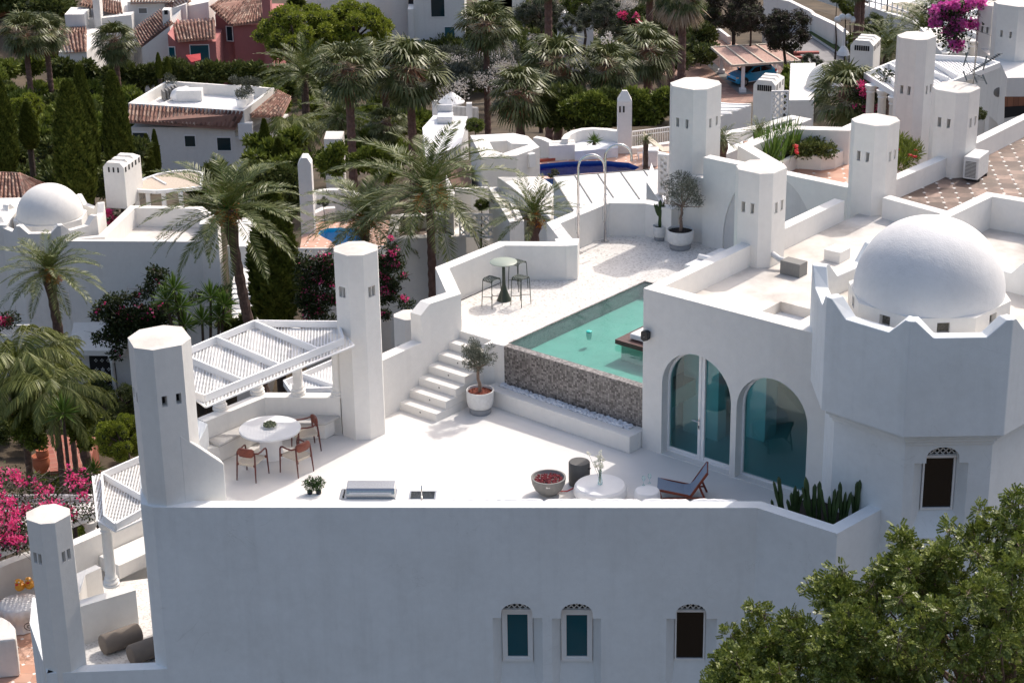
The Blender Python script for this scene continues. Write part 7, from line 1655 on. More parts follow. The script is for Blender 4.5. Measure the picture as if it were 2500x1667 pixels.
m.f += [tuple(t) for t in tri] + [tuple(n + i for i in t[::-1]) for t in tri]; o = part('body', m, MT['carpaint'], car, local=True); bm = bmesh.new(); bm.from_mesh(o.data); bmesh.ops.recalc_face_normals(bm, faces=bm.faces); bm.to_mesh(o.data); bm.free(); bv = o.modifiers.new('b', 'BEVEL'); bv.width = .07; bv.segments = 3; bv.limit_method = 'ANGLE'; bv.angle_limit = math.radians(35); o.data.shade_smooth(); o.data.set_sharp_from_angle(angle=math.radians(40))
for sgn_ in (1, -1):
    g = M(); pts = [(-1.45, 1.12), (.80, 1.10), (.22, 1.42), (-.2, 1.49), (-1.15, 1.48), (-1.55, 1.3)]; g.face([(x, sgn_ * (sect(x, z) + .012), z) for x, z in pts]); part('side_window', g, MT['carglass'], car, local=True)
    g = M(); g.box((-.35, sgn_ * .80, 1.28), (.05, .06, .4)); part('door_pillar', g, MT['carpaint'], car, local=True)
    g = M(); g.box((1.86, sgn_ * .62, .78), (.26, .34, .14), sgn_ * -.5); part('headlight', g, MT['chrome'], car, local=True, bevel=.03)
    g = M(); g.box((-1.93, sgn_ * .66, .98), (.2, .30, .24), 0); part('tail_light', g, MT['redlamp'], car, local=True, bevel=.03)
    g = M(); g.box((.72, sgn_ * .98, 1.12), (.14, .2, .13)); part('mirror', g, MT['carpaint'], car, local=True, bevel=.03)
    g = M(); g.box((0, sgn_ * .855, .34), (2.2, .04, .05)); part('sill_trim', g, MT['whitepaint'], car, local=True)
    for x in (1.28, -1.28):
        g = M(); g.tube([(x, sgn_ * .64, .33), (x, sgn_ * .885, .33)], .335, 24); wh = part('wheel', g, MT['tyre'], car, local=True); g = M(); g.tube([(x, sgn_ * .86, .33), (x, sgn_ * .893, .33)], .215, 16); part('rim', g, MT['steel'], wh, local=True)
        g = M(); g.tube([(x, sgn_ * .70, .40), (x, sgn_ * .872, .40)], .40, 24); part('wheel_arch', g, MT['black'], car, local=True)
g = M(); g.face([(.98, .68, 1.075), (.98, -.68, 1.075), (.28, -.60, 1.49), (.28, .60, 1.49)]); g.v = [(x + .03, y, z + .02) for x, y, z in g.v]; part('windscreen', g, MT['carglass'], car, local=True)
g = M(); g.box((2.0, 0, .50), (.1, 1.2, .2)); part('grille', g, MT['black'], car, local=True, bevel=.02)
# yard walls
yw = thing('yard_wall', 'low white balustrade wall at the back of the car yard', 'wall', (*q('k', 300, 300, zy), zy)); pz = [q('k', x, y, zy) for x, y in ((-700, 400), (0, 365), (420, 240), (600, 380))]; m = M(); m.wall(pz, zy - .5, zy + .7, .3); part('wall', m, MT['stucco_n'], yw)
m = M(); 
for i in range(14): p = lerp(q('k', 0, 365, zy), q('k', 300, 275, zy), i / 13); m.box((p[0], p[1] + .1, zy + 1.0), (.1, .1, .7))
a, b = q('k', 0, 365, zy), q('k', 300, 275, zy); m.beam((a[0], a[1] + .1, zy + 1.38), (b[0], b[1] + .1, zy + 1.38), .15, .1); part('balusters', m, MT['whitepaint'], yw)
gt = thing('gate', 'white gate and red steps at the right end of the car yard', 'gate', (*q('k', 1600, 980, zy), zy)); a, b = q('k', 1545, 985, zy), q('k', 1720, 985, zy); m = M()
for i in range(9): p = lerp(a, b, i / 8); m.box((p[0], p[1], zy + .65), (.05, .05, 1.3))
m.beam((*a, zy + 1.3), (*b, zy + 1.3), .05, .05); part('bars', m, MT['whitepaint'], gt); m = M()
for i in range(7): a = q('k', 1800 + i * 20, 1130 - i * 55, zy); m.box((a[0] + .8, a[1], zy + .1 + .18 * i), (2.2, .5, .2))
part('steps', m, plain('red_step', (.34, .10, .08), .8, var=.2), gt)
# road and embankment
Z3 = -24.0; rd = M(); rd.face([(*p, -22.6) for p in ccw(qs(3, -22.6, (720, 60), (1010, 230), (1190, 350), (1290, 480), (1080, 480), (900, 330), (640, 180), (600, 90)))]); o = part('road', rd, MT['asphalt']); tag(o, kind='structure')
rk = thing('road_kerb', 'pale kerb between the road and the grass bank', 'kerb', (*q(3, 1000, 240, -22.5), -22.6)); m = M(); kk_ = qs(3, -22.55, (690, 50), (985, 220), (1190, 355)); 
for i in range(2): m.beam((*kk_[i], -22.5), (*kk_[i + 1], -22.5), .25, .2)
part('kerb', m, MT['tabletop'], rk)
m = M(); m.face([(*p, -22.3) for p in ccw(qs(3, -22.3, (690, 30), (985, 215), (1195, 350), (1240, 320), (1235, 260), (1000, 130), (700, -10)))]); o = part('grass_verge', m, MT['lawn']); tag(o, kind='structure')
bw1 = thing('garden_wall', 'long white retaining wall stepping down the hillside above the road', 'wall', (*atY(3, 1000, 150, 178)[:2], -22)); p_ = [atY(3, x, y, Yv) for x, y, Yv in ((690, -20, 184), (850, 10, 182), (985, 75, 179), (1000, 95, 179), (1140, 160, 174), (1160, 178, 174), (1232, 235, 170))]; m = M(); m.wall([(p[0], p[1]) for p in p_], -26, [p[2] for p in p_], .5); part('wall', m, MT['stucco_n'], bw1)
m = M(); p_ = [atY(3, x, y, Yv) for x, y, Yv in ((960, -40, 190), (1140, 20, 186), (1250, 70, 182), (1300, 120, 176), (1235, 230, 171), (1140, 150, 176), (990, 70, 181), (850, 0, 186))]; m.face([(p[0], p[1], p[2] - .3) for p in p_]); o = part('hillside_bed', m, MT['ground']); tag(o, kind='structure')
bw2 = thing('garden_wall', 'upper white wall with glass fence at the top right', 'wall', (*atY(3, 1400, 60, 188)[:2], -22)); p_ = [atY(3, x, y, Yv) for x, y, Yv in ((900, -60, 200), (1180, -25, 196), (1480, 85, 186), (1640, 130, 178), (1700, 240, 170))]; m = M(); m.wall([(p[0], p[1]) for p in p_], -30, [p[2] for p in p_], .5); part('wall', m, MT['stucco_n'], bw2)
m = M(); a, b, c = atY(3, 1330, 0, 190), atY(3, 1480, 35, 187), atY(3, 1610, 80, 181)
for A_, B_ in ((a, b), (b, c)):
    for i in range(5): p = lerp(A_, B_, i / 4); m.box((p[0], p[1], p[2] - .6), (.12, .12, 2.2))
    m.beam(A_, B_, .1, .1)
part('glass_fence_frame', m, MT['whitepaint'], bw2)
tr_ = thing('terrace_house', 'pale terrace with a round sunshade at the very top right', 'terrace', (*atY(3, 1600, 20, 200)[:2], -24)); pz = atY(3, 1560, 40, 198)[2]; m = M(); m.prism(ccw([atY(3, x, y, Yv)[:2] for x, y, Yv in ((1350, 40, 196), (1700, 60, 190), (1900, 20, 205), (1400, -30, 215))]), -40, pz); part('terrace', m, MT['tabletop'], tr_)
m = M(); p = atY(3, 1590, 25, 194); m.lathe((p[0], p[1], p[2]), [(2.2, -.5), (2.2, -.4), (.0001, .2)], 20); part('sunshade', m, MT['rope'], tr_)
sc2 = thing('street_lamp', 'white ornate lamp standard in front of the hillside wall', 'lamp', (*atY('r', 465, 560, 150)[:2], -22)); a = atY('r', 465, 560, 150); b = atY('r', 478, 300, 150); m = M(); m.tube([a, b], [.14, .07], 8); m.lathe(a, [(.5, -.1), (.4, .2), (.12, .6)], 12); part('pole', m, MT['whitepaint'], sc2); 
for dx in (-.55, -.2, .25, .6): m = M(); m.blob((b[0] + dx, b[1], b[2] + .5 + .4 * math.cos(dx * 2)), .28, 2); part('globe', m, MT['plate'], sc2, smooth=True)

# ------------------------------------------------------------------ bottom left neighbour
NB = thing('lower_neighbour_terrace', 'white walled neighbour terrace with curved seat at the bottom left edge', 'terrace', (-13, 45, -7)); zn_ = -6.6
m = M(); m.face([(*p, zn_) for p in ccw(qs('l', zn_, (-700, 1700), (320, 1700), (300, 1300), (240, 1000), (-700, 1000)))]); part('floor', m, MT['tile_pink'], NB)
m = M(); m.wall([q('l', x, y, zn_ + 1.4) for x, y in ((-400, 900), (-60, 800), (60, 745), (210, 690), (520, 700), (640, 640))], -14, zn_ + 1.4, .3, zin=-14); part('parapet', m, MT['stucco_n'], NB, bevel=.02)
m = M(); m.prism(ccw(qs('l', zn_ + .45, (-100, 930), (60, 870), (250, 860), (250, 1000), (-100, 1000))), zn_, zn_ + .45); part('seat', m, MT['stucco_n'], NB, bevel=.03)
m = M(); m.prism(ccw(qs('l', zn_ + 1.1, (-300, 1110), (10, 1105), (70, 1140), (105, 1180), (110, 1260), (-300, 1300))), zn_, zn_ + 1.1); part('rounded_pier', m, MT['stucco_n'], NB, bevel=.06)
tb2 = q('l', 130, 1010, zn_ + .78); ct2 = thing('clothed_table', 'round table under a white cloth with two rubber ducks, bottom left', 'table', (tb2[0], tb2[1], zn_)); m = M(); Rt = 145 * .35322 * mpx(tb2[1]) * .99
ns_ = 64; prof = [(.0001, .78), (Rt * .97, .78), (Rt, .765), (Rt * 1.01, .70), (Rt * 1.0, .5), (Rt * .72, .48), (Rt * .66, .12), (Rt * .72, .02)]
base = 0
for (r, z) in prof:
    for k in range(ns_): an_ = 2 * PI * k / ns_; w_ = 1 + (.035 * math.sin(an_ * 14) if z < .72 else 0); m.v.append((r * w_ * math.cos(an_), r * w_ * math.sin(an_), z))
for i in range(len(prof) - 1):
    for k in range(ns_): k2 = (k + 1) % ns_; m.f.append((i * ns_ + k, i * ns_ + k2, (i + 1) * ns_ + k2, (i + 1) * ns_ + k))
part('cloth', m, MT['whitecloth'], ct2, local=True, smooth=True)
m = M(); pts = [(.18 * (1 - t) * math.cos(t * 14), -Rt * 1.02, .34 + .14 * (1 - t) * math.sin(t * 14)) for t in [i / 24 for i in range(20)]]; m.tube(pts, .012, 5); m.tube([pts[0], (.45, -Rt * .9, .36), (.7, -Rt * .75, .42)], .012, 5); m.v = [(x + .35, y, z) for x, y, z in m.v]; part('iron_scroll', m, MT['wroughtiron'], ct2, local=True)
def duck(x, y, label, rz, first=[None]):
    p = q('l', x, y, zn_ + .79)
    if first[0] is not None: return clone(first[0], (p[0], p[1], zn_ + .79), rz, label)
    t = thing('rubber_duck', label, 'toy duck', (p[0], p[1], zn_ + .79), rz, group='yellow rubber ducks'); first[0] = t
    m = M(); m.blob((0, 0, .11), .14, 3, 0, random, (1.25, .95, .8)); m.tube([(-.12, 0, .12), (-.20, 0, .2)], [.06, .015], 8); part('body', m, MT['duck'], t, local=True, smooth=True)
    m = M(); m.blob((.10, 0, .29), .095, 3); m.tube([(.06, 0, .12), (.09, 0, .26)], [.09, .07], 10); part('head', m, MT['duck'], t, local=True, smooth=True)
    m = M(); m.blob((.21, 0, .275), .045, 2, 0, random, (1.3, 1, .5)); part('beak', m, MT['duckred'], t, local=True, smooth=True)
    for s in (-1, 1): m = M(); m.blob((.165, s * .045, .325), .022, 2); part('eye', m, MT['plate'], t, local=True, smooth=True); m = M(); m.blob((.183, s * .05, .327), .011, 1); part('pupil', m, MT['black'], t, local=True)
    return t
duck(142, 925, 'left rubber duck on the clothed table', -1.7); duck(208, 912, 'right rubber duck, half hidden by the lower chimney tower', -1.5)
lfp = thing('lattice_sunroof', 'white lattice sun roof overgrown by pink bougainvillea at the left edge', 'pergola', (-15, 47, -6)); zl_ = -3.9; lq_ = qs('l', zl_, (-420, 820), (200, 600), (670, 395), (640, 290), (-420, 290)); m = M(); lattice(m, [p for p in ccw(lq_)], zl_ - .1, .11, .05, 4, .014); part('lattice_panel', m, MT['whitepaint'], lfp); m = M(); m.beam((*lq_[0], zl_), (*lq_[1], zl_), .07, .2); m.beam((*lq_[1], zl_), (*lq_[2], zl_), .07, .2); m.beam((*lq_[3], zl_), (*lq_[4], zl_), .07, .2); part('frame', m, MT['whitepaint'], lfp)
p = q('l', 648, 712, -5.2); baluster_column(lfp, p[0], p[1], -5.2, zl_ - .15, .15)
# pergola behind, seen under the dining pergola
pb2 = thing('pergola', 'lower white lattice pergola seen between the columns of the dining corner', 'pergola', (-3.5, 50, -6)); z6 = -2.6; bq = qs('b', z6, (765, 580), (905, 520), (1150, 415), (1200, 430), (1200, 670), (820, 660)); m = M(); lattice(m, ccw([bq[0], bq[2], bq[3], bq[4], bq[5]]), z6 - .1, .09, .045, 4, .014); part('lattice_panel', m, MT['whitepaint'], pb2); m = M()
for i, j in ((0, 2), (5, 0), (2, 3)): m.beam((*bq[i], z6), (*bq[j], z6), .06, .18)
m.beam((*q('b', 905, 525, z6), z6), (*q('b', 1160, 610, z6), z6), .06, .16); m.beam((*q('b', 820, 640, z6), z6), (*q('b', 1160, 630, z6), z6), .06, .16); part('frame', m, MT['whitepaint'], pb2)
for (k, x, y, Y_, r_, lab) in ((7, 265, 190, 66, .33, 'large terracotta jar on the red path'), ('e', 490, 1560, 66, .24, 'terracotta pot at the edge of the red path')):
    a = atY(k, x, y, Y_); t = thing('terracotta_jar', lab, 'pot', (a[0], a[1], a[2] - .2), group='terracotta pots on the red path'); m = M(); m.lathe((0, 0, 0), [(r_ * .5, 0), (r_ * .9, r_ * .7), (r_, r_ * 1.3), (r_ * .85, r_ * 1.8), (r_ * 1.0, r_ * 1.95), (r_ * .85, r_ * 1.95), (r_ * .7, r_ * 1.7), (.0001, r_ * 1.5)], 24); part('jar', m, MT['terracotta'], t, local=True, auto=50)
m = M(); zz7 = gz(-13, 62) + .35; m.prism(ccw(qs(7, zz7, (300, -20), (620, 0), (560, 200), (290, 220))), zz7 - 3, zz7); o = part('lower_path', m, MT['tile_red']); tag(o, kind='structure')
# small octagonal chimney behind the stair wall
a = atY('m', 1255, 1450, 53); sm = thing('small_chimney', 'small octagonal chimney just behind the stair wall', 'chimney', (a[0] + .45, 53, -8)); b = atY('m', 1470, 1450, 53); octagon_tower(sm, 'm', 1255, 1530, 1500, 53, -10, label=None, slotdrop=.95)

# ------------------------------------------------------------------ planting
def onground(k, x, y, h, Y0=58.0, Y1=330.0):
    Yv = Y0
    while Yv < Y1:
        p = atY(k, x, y, Yv)
        if p[2] <= gz(p[0], p[1]) + h: return p
        Yv += 1.0
    return atY(k, x, y, Y1)
def frond_set(seed, nf, L_, e_hi=80, e_lo=-40, bend=75, nl=60, ll=.34, lw=.027, droop=.12, vee=.55, spread=None):
    rg = np.random.default_rng(seed); out = []; rach = M()
    for i in range(nf):
        f = (i + .5) / nf; az = i * 2.39996 + rg.normal() * .12; e0 = math.radians(e_hi + (e_lo - e_hi) * f ** .85 + rg.normal() * 5); Lf = L_ * (.82 + .28 * rg.random()) * (.8 if f < .12 else 1)
        n = 14; pts = [np.zeros(3)]; e = e0
        for j in range(n):
            t = (j + 1) / n; e = e0 - math.radians(bend) * t ** 1.4 * (1.0 - .35 * f); pts.append(pts[-1] + np.array([math.cos(az) * math.cos(e), math.sin(az) * math.cos(e), math.sin(e)]) * Lf / n)
        pts = np.array(pts); s = np.linspace(.10, .985, nl); idx = s * n; i0 = np.minimum(idx.astype(int), n - 1); fr = (idx - i0)[:, None]; P_ = pts[i0] * (1 - fr) + pts[i0 + 1] * fr
        T = unit(pts[i0 + 1] - pts[i0]); side = unit(np.cross(T, np.array([0, 0, 1.0]) + np.zeros_like(T))); up = np.cross(side, T)
        prof_ = np.sin(np.clip(s * 1.08, 0, 1) * PI) ** .55 * .9 + .12
        for sg in (1, -1):
            D_ = unit(side * sg * .85 + T * (.55 + .5 * s[:, None]) + up * vee * (.7 - .5 * s[:, None]) - np.array([0, 0, droop]) + rg.normal(size=T.shape) * .09)
            out.append(leaf_quads(P_, D_, up + rg.normal(size=T.shape) * .35, L_ / 2.4 * ll * prof_, np.full(nl, lw)))
        rach.tube([tuple(p) for p in pts[::3]], [.02, .014, .01, .007, .004][:len(pts[::3])], 4, cap=False)
    return cat(out), rach
def fan_set(seed, nf, R_=.95, pet=1.0, e_hi=85, e_lo=-60, seg=18, sw=.055):
    rg = np.random.default_rng(seed); out = []; rach = M()
    for i in range(nf):
        f = (i + .5) / nf; az = i * 2.39996 + rg.normal() * .15; e = math.radians(e_hi + (e_lo - e_hi) * f ** .8 + rg.normal() * 6); d = np.array([math.cos(az) * math.cos(e), math.sin(az) * math.cos(e), math.sin(e)])
        pl_ = pet * (.75 + .4 * rg.random()) * (.55 + .45 * math.sin(min(1, f * 2.2) * PI / 2)); tip = d * pl_ - np.array([0, 0, .12 * pl_ * math.cos(e)]); side = unit(np.cross(d, [0, 0, 1.0]) + 1e-6); nrm = np.cross(side, d)
        roll = rg.normal() * .35; side, nrm = side * math.cos(roll) + nrm * math.sin(roll), nrm * math.cos(roll) - side * math.sin(roll)
        a = np.linspace(-1.35, 1.35, seg); Rr = R_ * (.85 + .3 * rg.random()) * (1 - .18 * np.abs(a) / 1.35); D_ = d[None] * np.cos(a)[:, None] + side[None] * np.sin(a)[:, None] + nrm[None] * (.12 * (np.arange(seg) % 2)[:, None] + .10 * np.abs(a)[:, None]); D_ = unit(D_)
        P0 = np.repeat(tip[None], seg, 0); mid = P0 + D_ * (Rr * .62)[:, None]; w = np.cross(D_, nrm); w = unit(w) * (Rr * 2.7 / seg * .34)[:, None]
        dd = unit(D_ * .75 + np.array([0, 0, -.55 - .35 * rg.random()])); end = mid + dd * (Rr * .42)[:, None]
        V = np.stack([P0 - w * .12, mid - w, mid + w, P0 + w * .12], 1).reshape(-1, 3); F = np.arange(len(V)).reshape(-1, 4); out.append((V, F)); V = np.stack([mid - w, end - w * .1, end + w * .1, mid + w], 1).reshape(-1, 3); out.append((V, F.copy()))
        rach.tube([(0, 0, 0), tuple(tip)], [.022, .014], 4, cap=False)
    return cat(out), rach
def mesh_of(name, a, mat, smooth=False): me = mkmesh(name, a, (0, 0, 0), smooth); me.materials.append(mat); return me
DATE = [(mesh_of('fronds', fs_[0], MT['f_date']), mesh_of('stalks', fs_[1], MT['f_yucca'])) for fs_ in (frond_set(1, 46, 2.8, e_lo=-28, bend=64), frond_set(2, 46, 2.9, bend=72, e_lo=-34), frond_set(3, 36, 2.7, e_lo=-14, bend=56))]
QUEEN = [(mesh_of('fronds', fs_[0], MT['f_queen']), mesh_of('stalks', fs_[1], MT['f_queen'])) for fs_ in (frond_set(11, 40, 2.4, e_hi=72, e_lo=0, bend=125, nl=70, ll=.5, lw=.034, droop=1.0, vee=.1),)]
FAN = [(mesh_of('fans', fs_[0], MT['f_fan']), mesh_of('stalks', fs_[1], MT['tan'])) for fs_ in (fan_set(21, 50, 1.05), fan_set(22, 44, 1.05, e_lo=-50), fan_set(23, 56, 1.05, e_lo=-70))]
def skirt_mesh(seed, n, len_, r): 
    rg = np.random.default_rng(seed); a = rg.random(n) * 2 * PI; z = -rg.random(n) * .35; P_ = np.stack([np.cos(a) * r * .5, np.sin(a) * r * .5, z], 1); D_ = unit(np.stack([np.cos(a) * .35, np.sin(a) * .35, -1 + 0 * a], 1) + rg.normal(size=(n, 3)) * .18); return leaf_quads(P_, D_, np.stack([np.cos(a), np.sin(a), 0 * a], 1) + rg.normal(size=(n, 3)) * .4, len_ * (.6 + .7 * rg.random(n)), .07 + .08 * rg.random(n))
SKIRT_M = mesh_of('dry_skirt', skirt_mesh(5, 700, 1.15, .5), MT['dryskirt']); BIGSKIRT = mesh_of('dry_skirt', skirt_mesh(6, 1500, 1.9, .7), MT['tan'])
def plume(seed, n=900):
    rg = np.random.default_rng(seed); c = [];
    for i in range(5): a = rg.random() * 6.28; c.append([math.cos(a) * .75, math.sin(a) * .75, -.35 - .5 * rg.random()])
    c = np.array(c); V, F = cloud(rg, c, np.full(5, .26), n, .10, .035, up=-.6, outw=.3, shell=.1, squash=1.7); return V, F
PLUME = mesh_of('flower_plumes', plume(3), MT['tan']); FRUIT = mesh_of('fruit_cluster', cloud(np.random.default_rng(8), [[.28, -.25, -.28], [-.3, -.2, -.2], [.05, -.35, -.4], [.0, .3, -.2], [.3, .1, -.1], [-.1, -.1, -.05]], [.16, .15, .17, .15, .14, .24], 900, .13, .03, up=-.2, outw=.5, shell=.1), MT['orange'])
def trunk_mesh(h, r0, r1, lean, seed, rings=True, nn=10):
    m = M(); rng_ = random.Random(seed); n = max(6, int(h / .22)); pts = []; rr = []
    for i in range(n + 1):
        t = i / n; w = -(1 - t) ** 1.4; pts.append((lean[0] * w, lean[1] * w, -h * (1 - t))); rr.append((r0 + (r1 - r0) * t) * (1 + (.10 if i % 2 else -.05) * rings) * (1.35 if t > .93 and r1 < .25 else 1))
    m.tube(pts, rr, nn); return m
def palm(kind, k, x, y, Y, scale, label, base=None, tr=.17, var=0, lean=(0, 0), rot=0, extras=(), group=None, mat='bark'):
    c = atY(k, x, y, Y); zb = gz(c[0], Y) - .3 if base is None else base; H_ = max(.6, c[2] - zb); t = thing({'date': 'date_palm', 'queen': 'weeping_palm', 'fan': 'fan_palm'}[kind], label, 'palm tree', (c[0], c[1], c[2]), group=group)
    A_ = {'date': DATE, 'queen': QUEEN, 'fan': FAN}[kind]; A_ = A_[var % len(A_)]
    for me, nm in ((A_[0], 'crown'), (A_[1], 'leaf_stalks')): o = part(nm, me, None, t); o.scale = (scale,) * 3; o.rotation_euler = (0, 0, rot)
    tm = trunk_mesh(H_, tr * 1.15, tr, lean, int(x + y)); part('trunk', tm, MT[mat], t, local=True)
    for e_ in extras: me = {'skirt': SKIRT_M, 'big': BIGSKIRT, 'plume': PLUME, 'fruit': FRUIT}[e_]; o = part({'skirt': 'dry_skirt', 'big': 'dry_skirt', 'plume': 'flower_plumes', 'fruit': 'fruit_cluster'}[e_], me, None, t); o.scale = (scale,) * 3; o.rotation_euler = (0, 0, rot * 1.7 + .4)
    return t
def S_(pxr, Y, nat): return pxr * mpx(Y) / nat
gd = 'feathery date palms'
palm('date', 4, 310, 420, 70, S_(135, 70, 2.35), 'date palm at the left edge in front of the dome house', tr=.17, var=0, extras=('fruit',), group=gd, lean=(-.9, 0), rot=.4)
palm('date', 1, 1462, 1335, 62, S_(192, 62, 2.35), 'large date palm left of the columnar cypress with bare curved trunk', tr=.16, var=0, lean=(-2.0, 0), extras=('fruit',), group=gd, rot=2.0)
palm('date', 2, 650, 1215, 73, S_(212, 73, 2.35), 'tallest date palm in the middle with long fronds and orange stalks', tr=.155, var=1, extras=('fruit',), group=gd, mat='barkred', rot=1.0)
palm('date', 2, 235, 1390, 75, S_(165, 75, 2.35), 'date palm in front of the turquoise pool', tr=.15, var=0, extras=('fruit',), group=gd, mat='barkred', rot=3.0)
palm('date', 't', 990, 1270, 61, S_(122, 61, 2.35), 'smaller date palm below the panelled roof with upright fronds', tr=.17, var=2, extras=('fruit',), group=gd, mat='barkred', rot=.2)
palm('date', 'B', 520, 660, 132, S_(110, 132, 2.35), 'tall date palm right of the tiled villa roof', tr=.2, var=2, group=gd, rot=2.2); palm('date', 'B', 830, 1040, 112, S_(95, 112, 2.35), 'dark date palm in front of the white wall behind the fan palm trunks', tr=.17, var=1, group=gd, rot=4.2)
palm('date', 'r', 1320, 330, 96, S_(110, 96, 2.35), 'feathery palm between the very tall chimney and the magenta bougainvillea', tr=.2, var=0, group=gd, rot=1.1); palm('date', 'r', 930, 500, 98, S_(95, 98, 2.35), 'grey feathery palm left of the very tall chimney', tr=.2, var=1, group=gd, rot=5.1); palm('date', 'r', 1500, 20, 110, S_(95, 110, 2.35), 'feathery palm at the top edge above the magenta bougainvillea', tr=.2, var=1, group=gd, rot=.7)
palm('date', 3, 660, 850, 58, S_(46, 60, 2.35), 'low feathery palm left of the flower terrace', base=-2, tr=.12, var=2, group=gd); palm('date', 3, 430, 900, 60, S_(50, 60, 2.35), 'young feathery palm just right of the tall chimney tower', base=-2, tr=.12, var=2, group=gd, rot=1)
palm('queen', 4, 110, 1010, 61, S_(185, 61, 2.1), 'weeping palm at the left edge, upper of the pair', tr=.11, group='weeping palms at the left edge', rot=.5); palm('queen', 4, 340, 1200, 59, S_(160, 59, 2.1), 'weeping palm left of the big chimney tower, lower of the pair', tr=.10, group='weeping palms at the left edge', rot=2.4); palm('queen', 4, 400, 890, 66, S_(58, 66, 2.1), 'small arching palm crown in front of the left date palm trunk', tr=.09, group='weeping palms at the left edge', rot=1.4)
palm('queen', 'B', 420, 1150, 118, S_(88, 118, 2.1), 'bright green drooping palm right of the tiled villa', tr=.14, group='weeping palms at the left edge', rot=3.1)
palm('date', 't', 2065, 560, 79, S_(100*.2551, 79, 2.35), 'small cycad in a blue pot by the white balustrade', base=-5.0, tr=.1, var=2)
gf = 'fan palms on the far slope'
FP = [('B', 905, 600, 102, 82, 'fan palm with tan plumes, left of the trio in front of the big leafy tree', 0, ('skirt', 'plume')), ('B', 1225, 560, 112, 85, 'fan palm in the middle of the trio, partly hidden by its neighbour', 1, ('skirt', 'plume')), ('B', 1450, 600, 104, 95, 'fan palm on the right of the trio with a dark red heart', 2, ('skirt',)),
      ('B', 2120, 210, 138, 72, 'fan palm standing in front of the pale apartment house', 0, ('skirt', 'plume')), ('C', 250, 800, 96, 82, 'low wide fan palm with plumes behind the skylight house', 2, ('skirt', 'plume')), ('C', 585, 545, 100, 88, 'fan palm with hanging tan plume left of the white pier', 1, ('skirt', 'plume')),
      ('C', 1025, 560, 100, 72, 'fan palm with plumes directly behind the white pier', 0, ('skirt', 'plume')), ('C', 1380, 430, 108, 75, 'dark fan palm right of the white pier', 2, ('skirt',)), ('A', 215, 280, 160, 62, 'left fan palm of the pair at the top left', 0, ('skirt', 'plume')), ('A', 400, 290, 162, 58, 'right fan palm of the pair at the top left', 1, ('skirt', 'plume')),
      ('A', 1010, 350, 165, 56, 'fan palm with dry brown heart in front of the white tiled house', 2, ('skirt', 'plume')), ('r', 500, 950, 71, 92, 'fan palm with glossy fans right of the vent chimney and flower terrace', 1, ()), ('B', 1240, 1080, 110, 50, 'small dark fan palm among the palm trunks', 0, ())]
for (k, x, y, Y, r, lab, v, ex_) in FP: palm('fan', k, x, y, Y, S_(r, Y, 1.75), lab, tr=.21, var=v, extras=ex_, group=gf, mat='barkred', rot=x * .01)
for (k, x, y, Y, lab, xt) in (('C', 1690, -60, 122, 'tall fan palm with a dry tan skirt, right of the pair at the top edge', 1), ('C', 1595, -90, 128, 'tall fan palm with a dry tan skirt, left of the pair at the top edge', 2), ('C', 500, -190, 125, 'tall bare palm trunk rising out of the picture above the grey shrubs', 0), ('C', 1400, -170, 132, 'bare palm trunk rising out of the picture behind the dark fan palm', 0), ('r', 630, -180, 150, 'left of two thin dark palm trunks at the top right', 0), ('r', 672, -200, 152, 'right of two thin dark palm trunks at the top right', 0)):
    palm('fan', k, x, y, Y, .9, lab, tr=.24, var=1, extras=('big',) if xt else (), group='palms cut off by the top edge', mat='barkred')

def cyp(seed, n=15000):
    rg = np.random.default_rng(seed); h = rg.random(n) ** .85; az = rg.random(n) * 2 * PI; pr_ = lambda h: np.clip(1 - (h - .0) ** 2.2, 0, 1) ** .75 * (.55 + .45 * np.clip(h / .22, 0, 1))
    lump = 1 + .13 * np.sin(az * 5 + h * 9 + seed) * np.sin(h * 23 + az * 2) + .07 * np.sin(az * 11 + h * 40); r = pr_(h) * lump * (.80 + .24 * rg.random(n)); P_ = np.stack([np.cos(az) * r, np.sin(az) * r, h * 10], 1)
    D_ = unit(np.stack([np.cos(az) * .35, np.sin(az) * .35, 1 + 0 * az], 1) + rg.normal(size=(n, 3)) * .22); Nn = np.stack([np.cos(az), np.sin(az), .2 + 0 * az], 1) + rg.normal(size=(n, 3)) * .4; return leaf_quads(P_, D_, Nn, .34 * (.6 + .8 * rg.random(n)), .11 + .07 * rg.random(n))
CYP = [mesh_of('cypress_foliage', cyp(s), MT['f_cypress']) for s in (1, 2)]
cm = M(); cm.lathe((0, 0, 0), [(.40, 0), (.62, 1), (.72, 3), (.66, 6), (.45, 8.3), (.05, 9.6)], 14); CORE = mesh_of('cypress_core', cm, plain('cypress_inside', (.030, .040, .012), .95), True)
def cypress(k, xc, yt, yb, wpx, Y, label, v=0):
    a = atY(k, xc, yt, Y); b = atY(k, xc, yb, Y); H_ = a[2] - b[2]; r = wpx * ORI[k][2] * mpx(Y) / 2; t = thing('cypress_tree', label, 'cypress', (b[0], b[1], b[2]), group='columnar cypresses')
    for me, nm in ((CYP[v], 'crown'), (CORE, 'dark_core')): o = part(nm, me, None, t); o.scale = (r, r, H_ / 10.0); o.rotation_euler = (0, 0, xc * .1)  # second mesh is a solid dark core that blocks views through the leaves
    m = M(); m.tube([(0, 0, min(-.5, gz(b[0], b[1]) - b[2] - .3)), (0, 0, H_ * .1)], .18, 8); part('trunk', m, MT['trunkdark'], t, local=True)
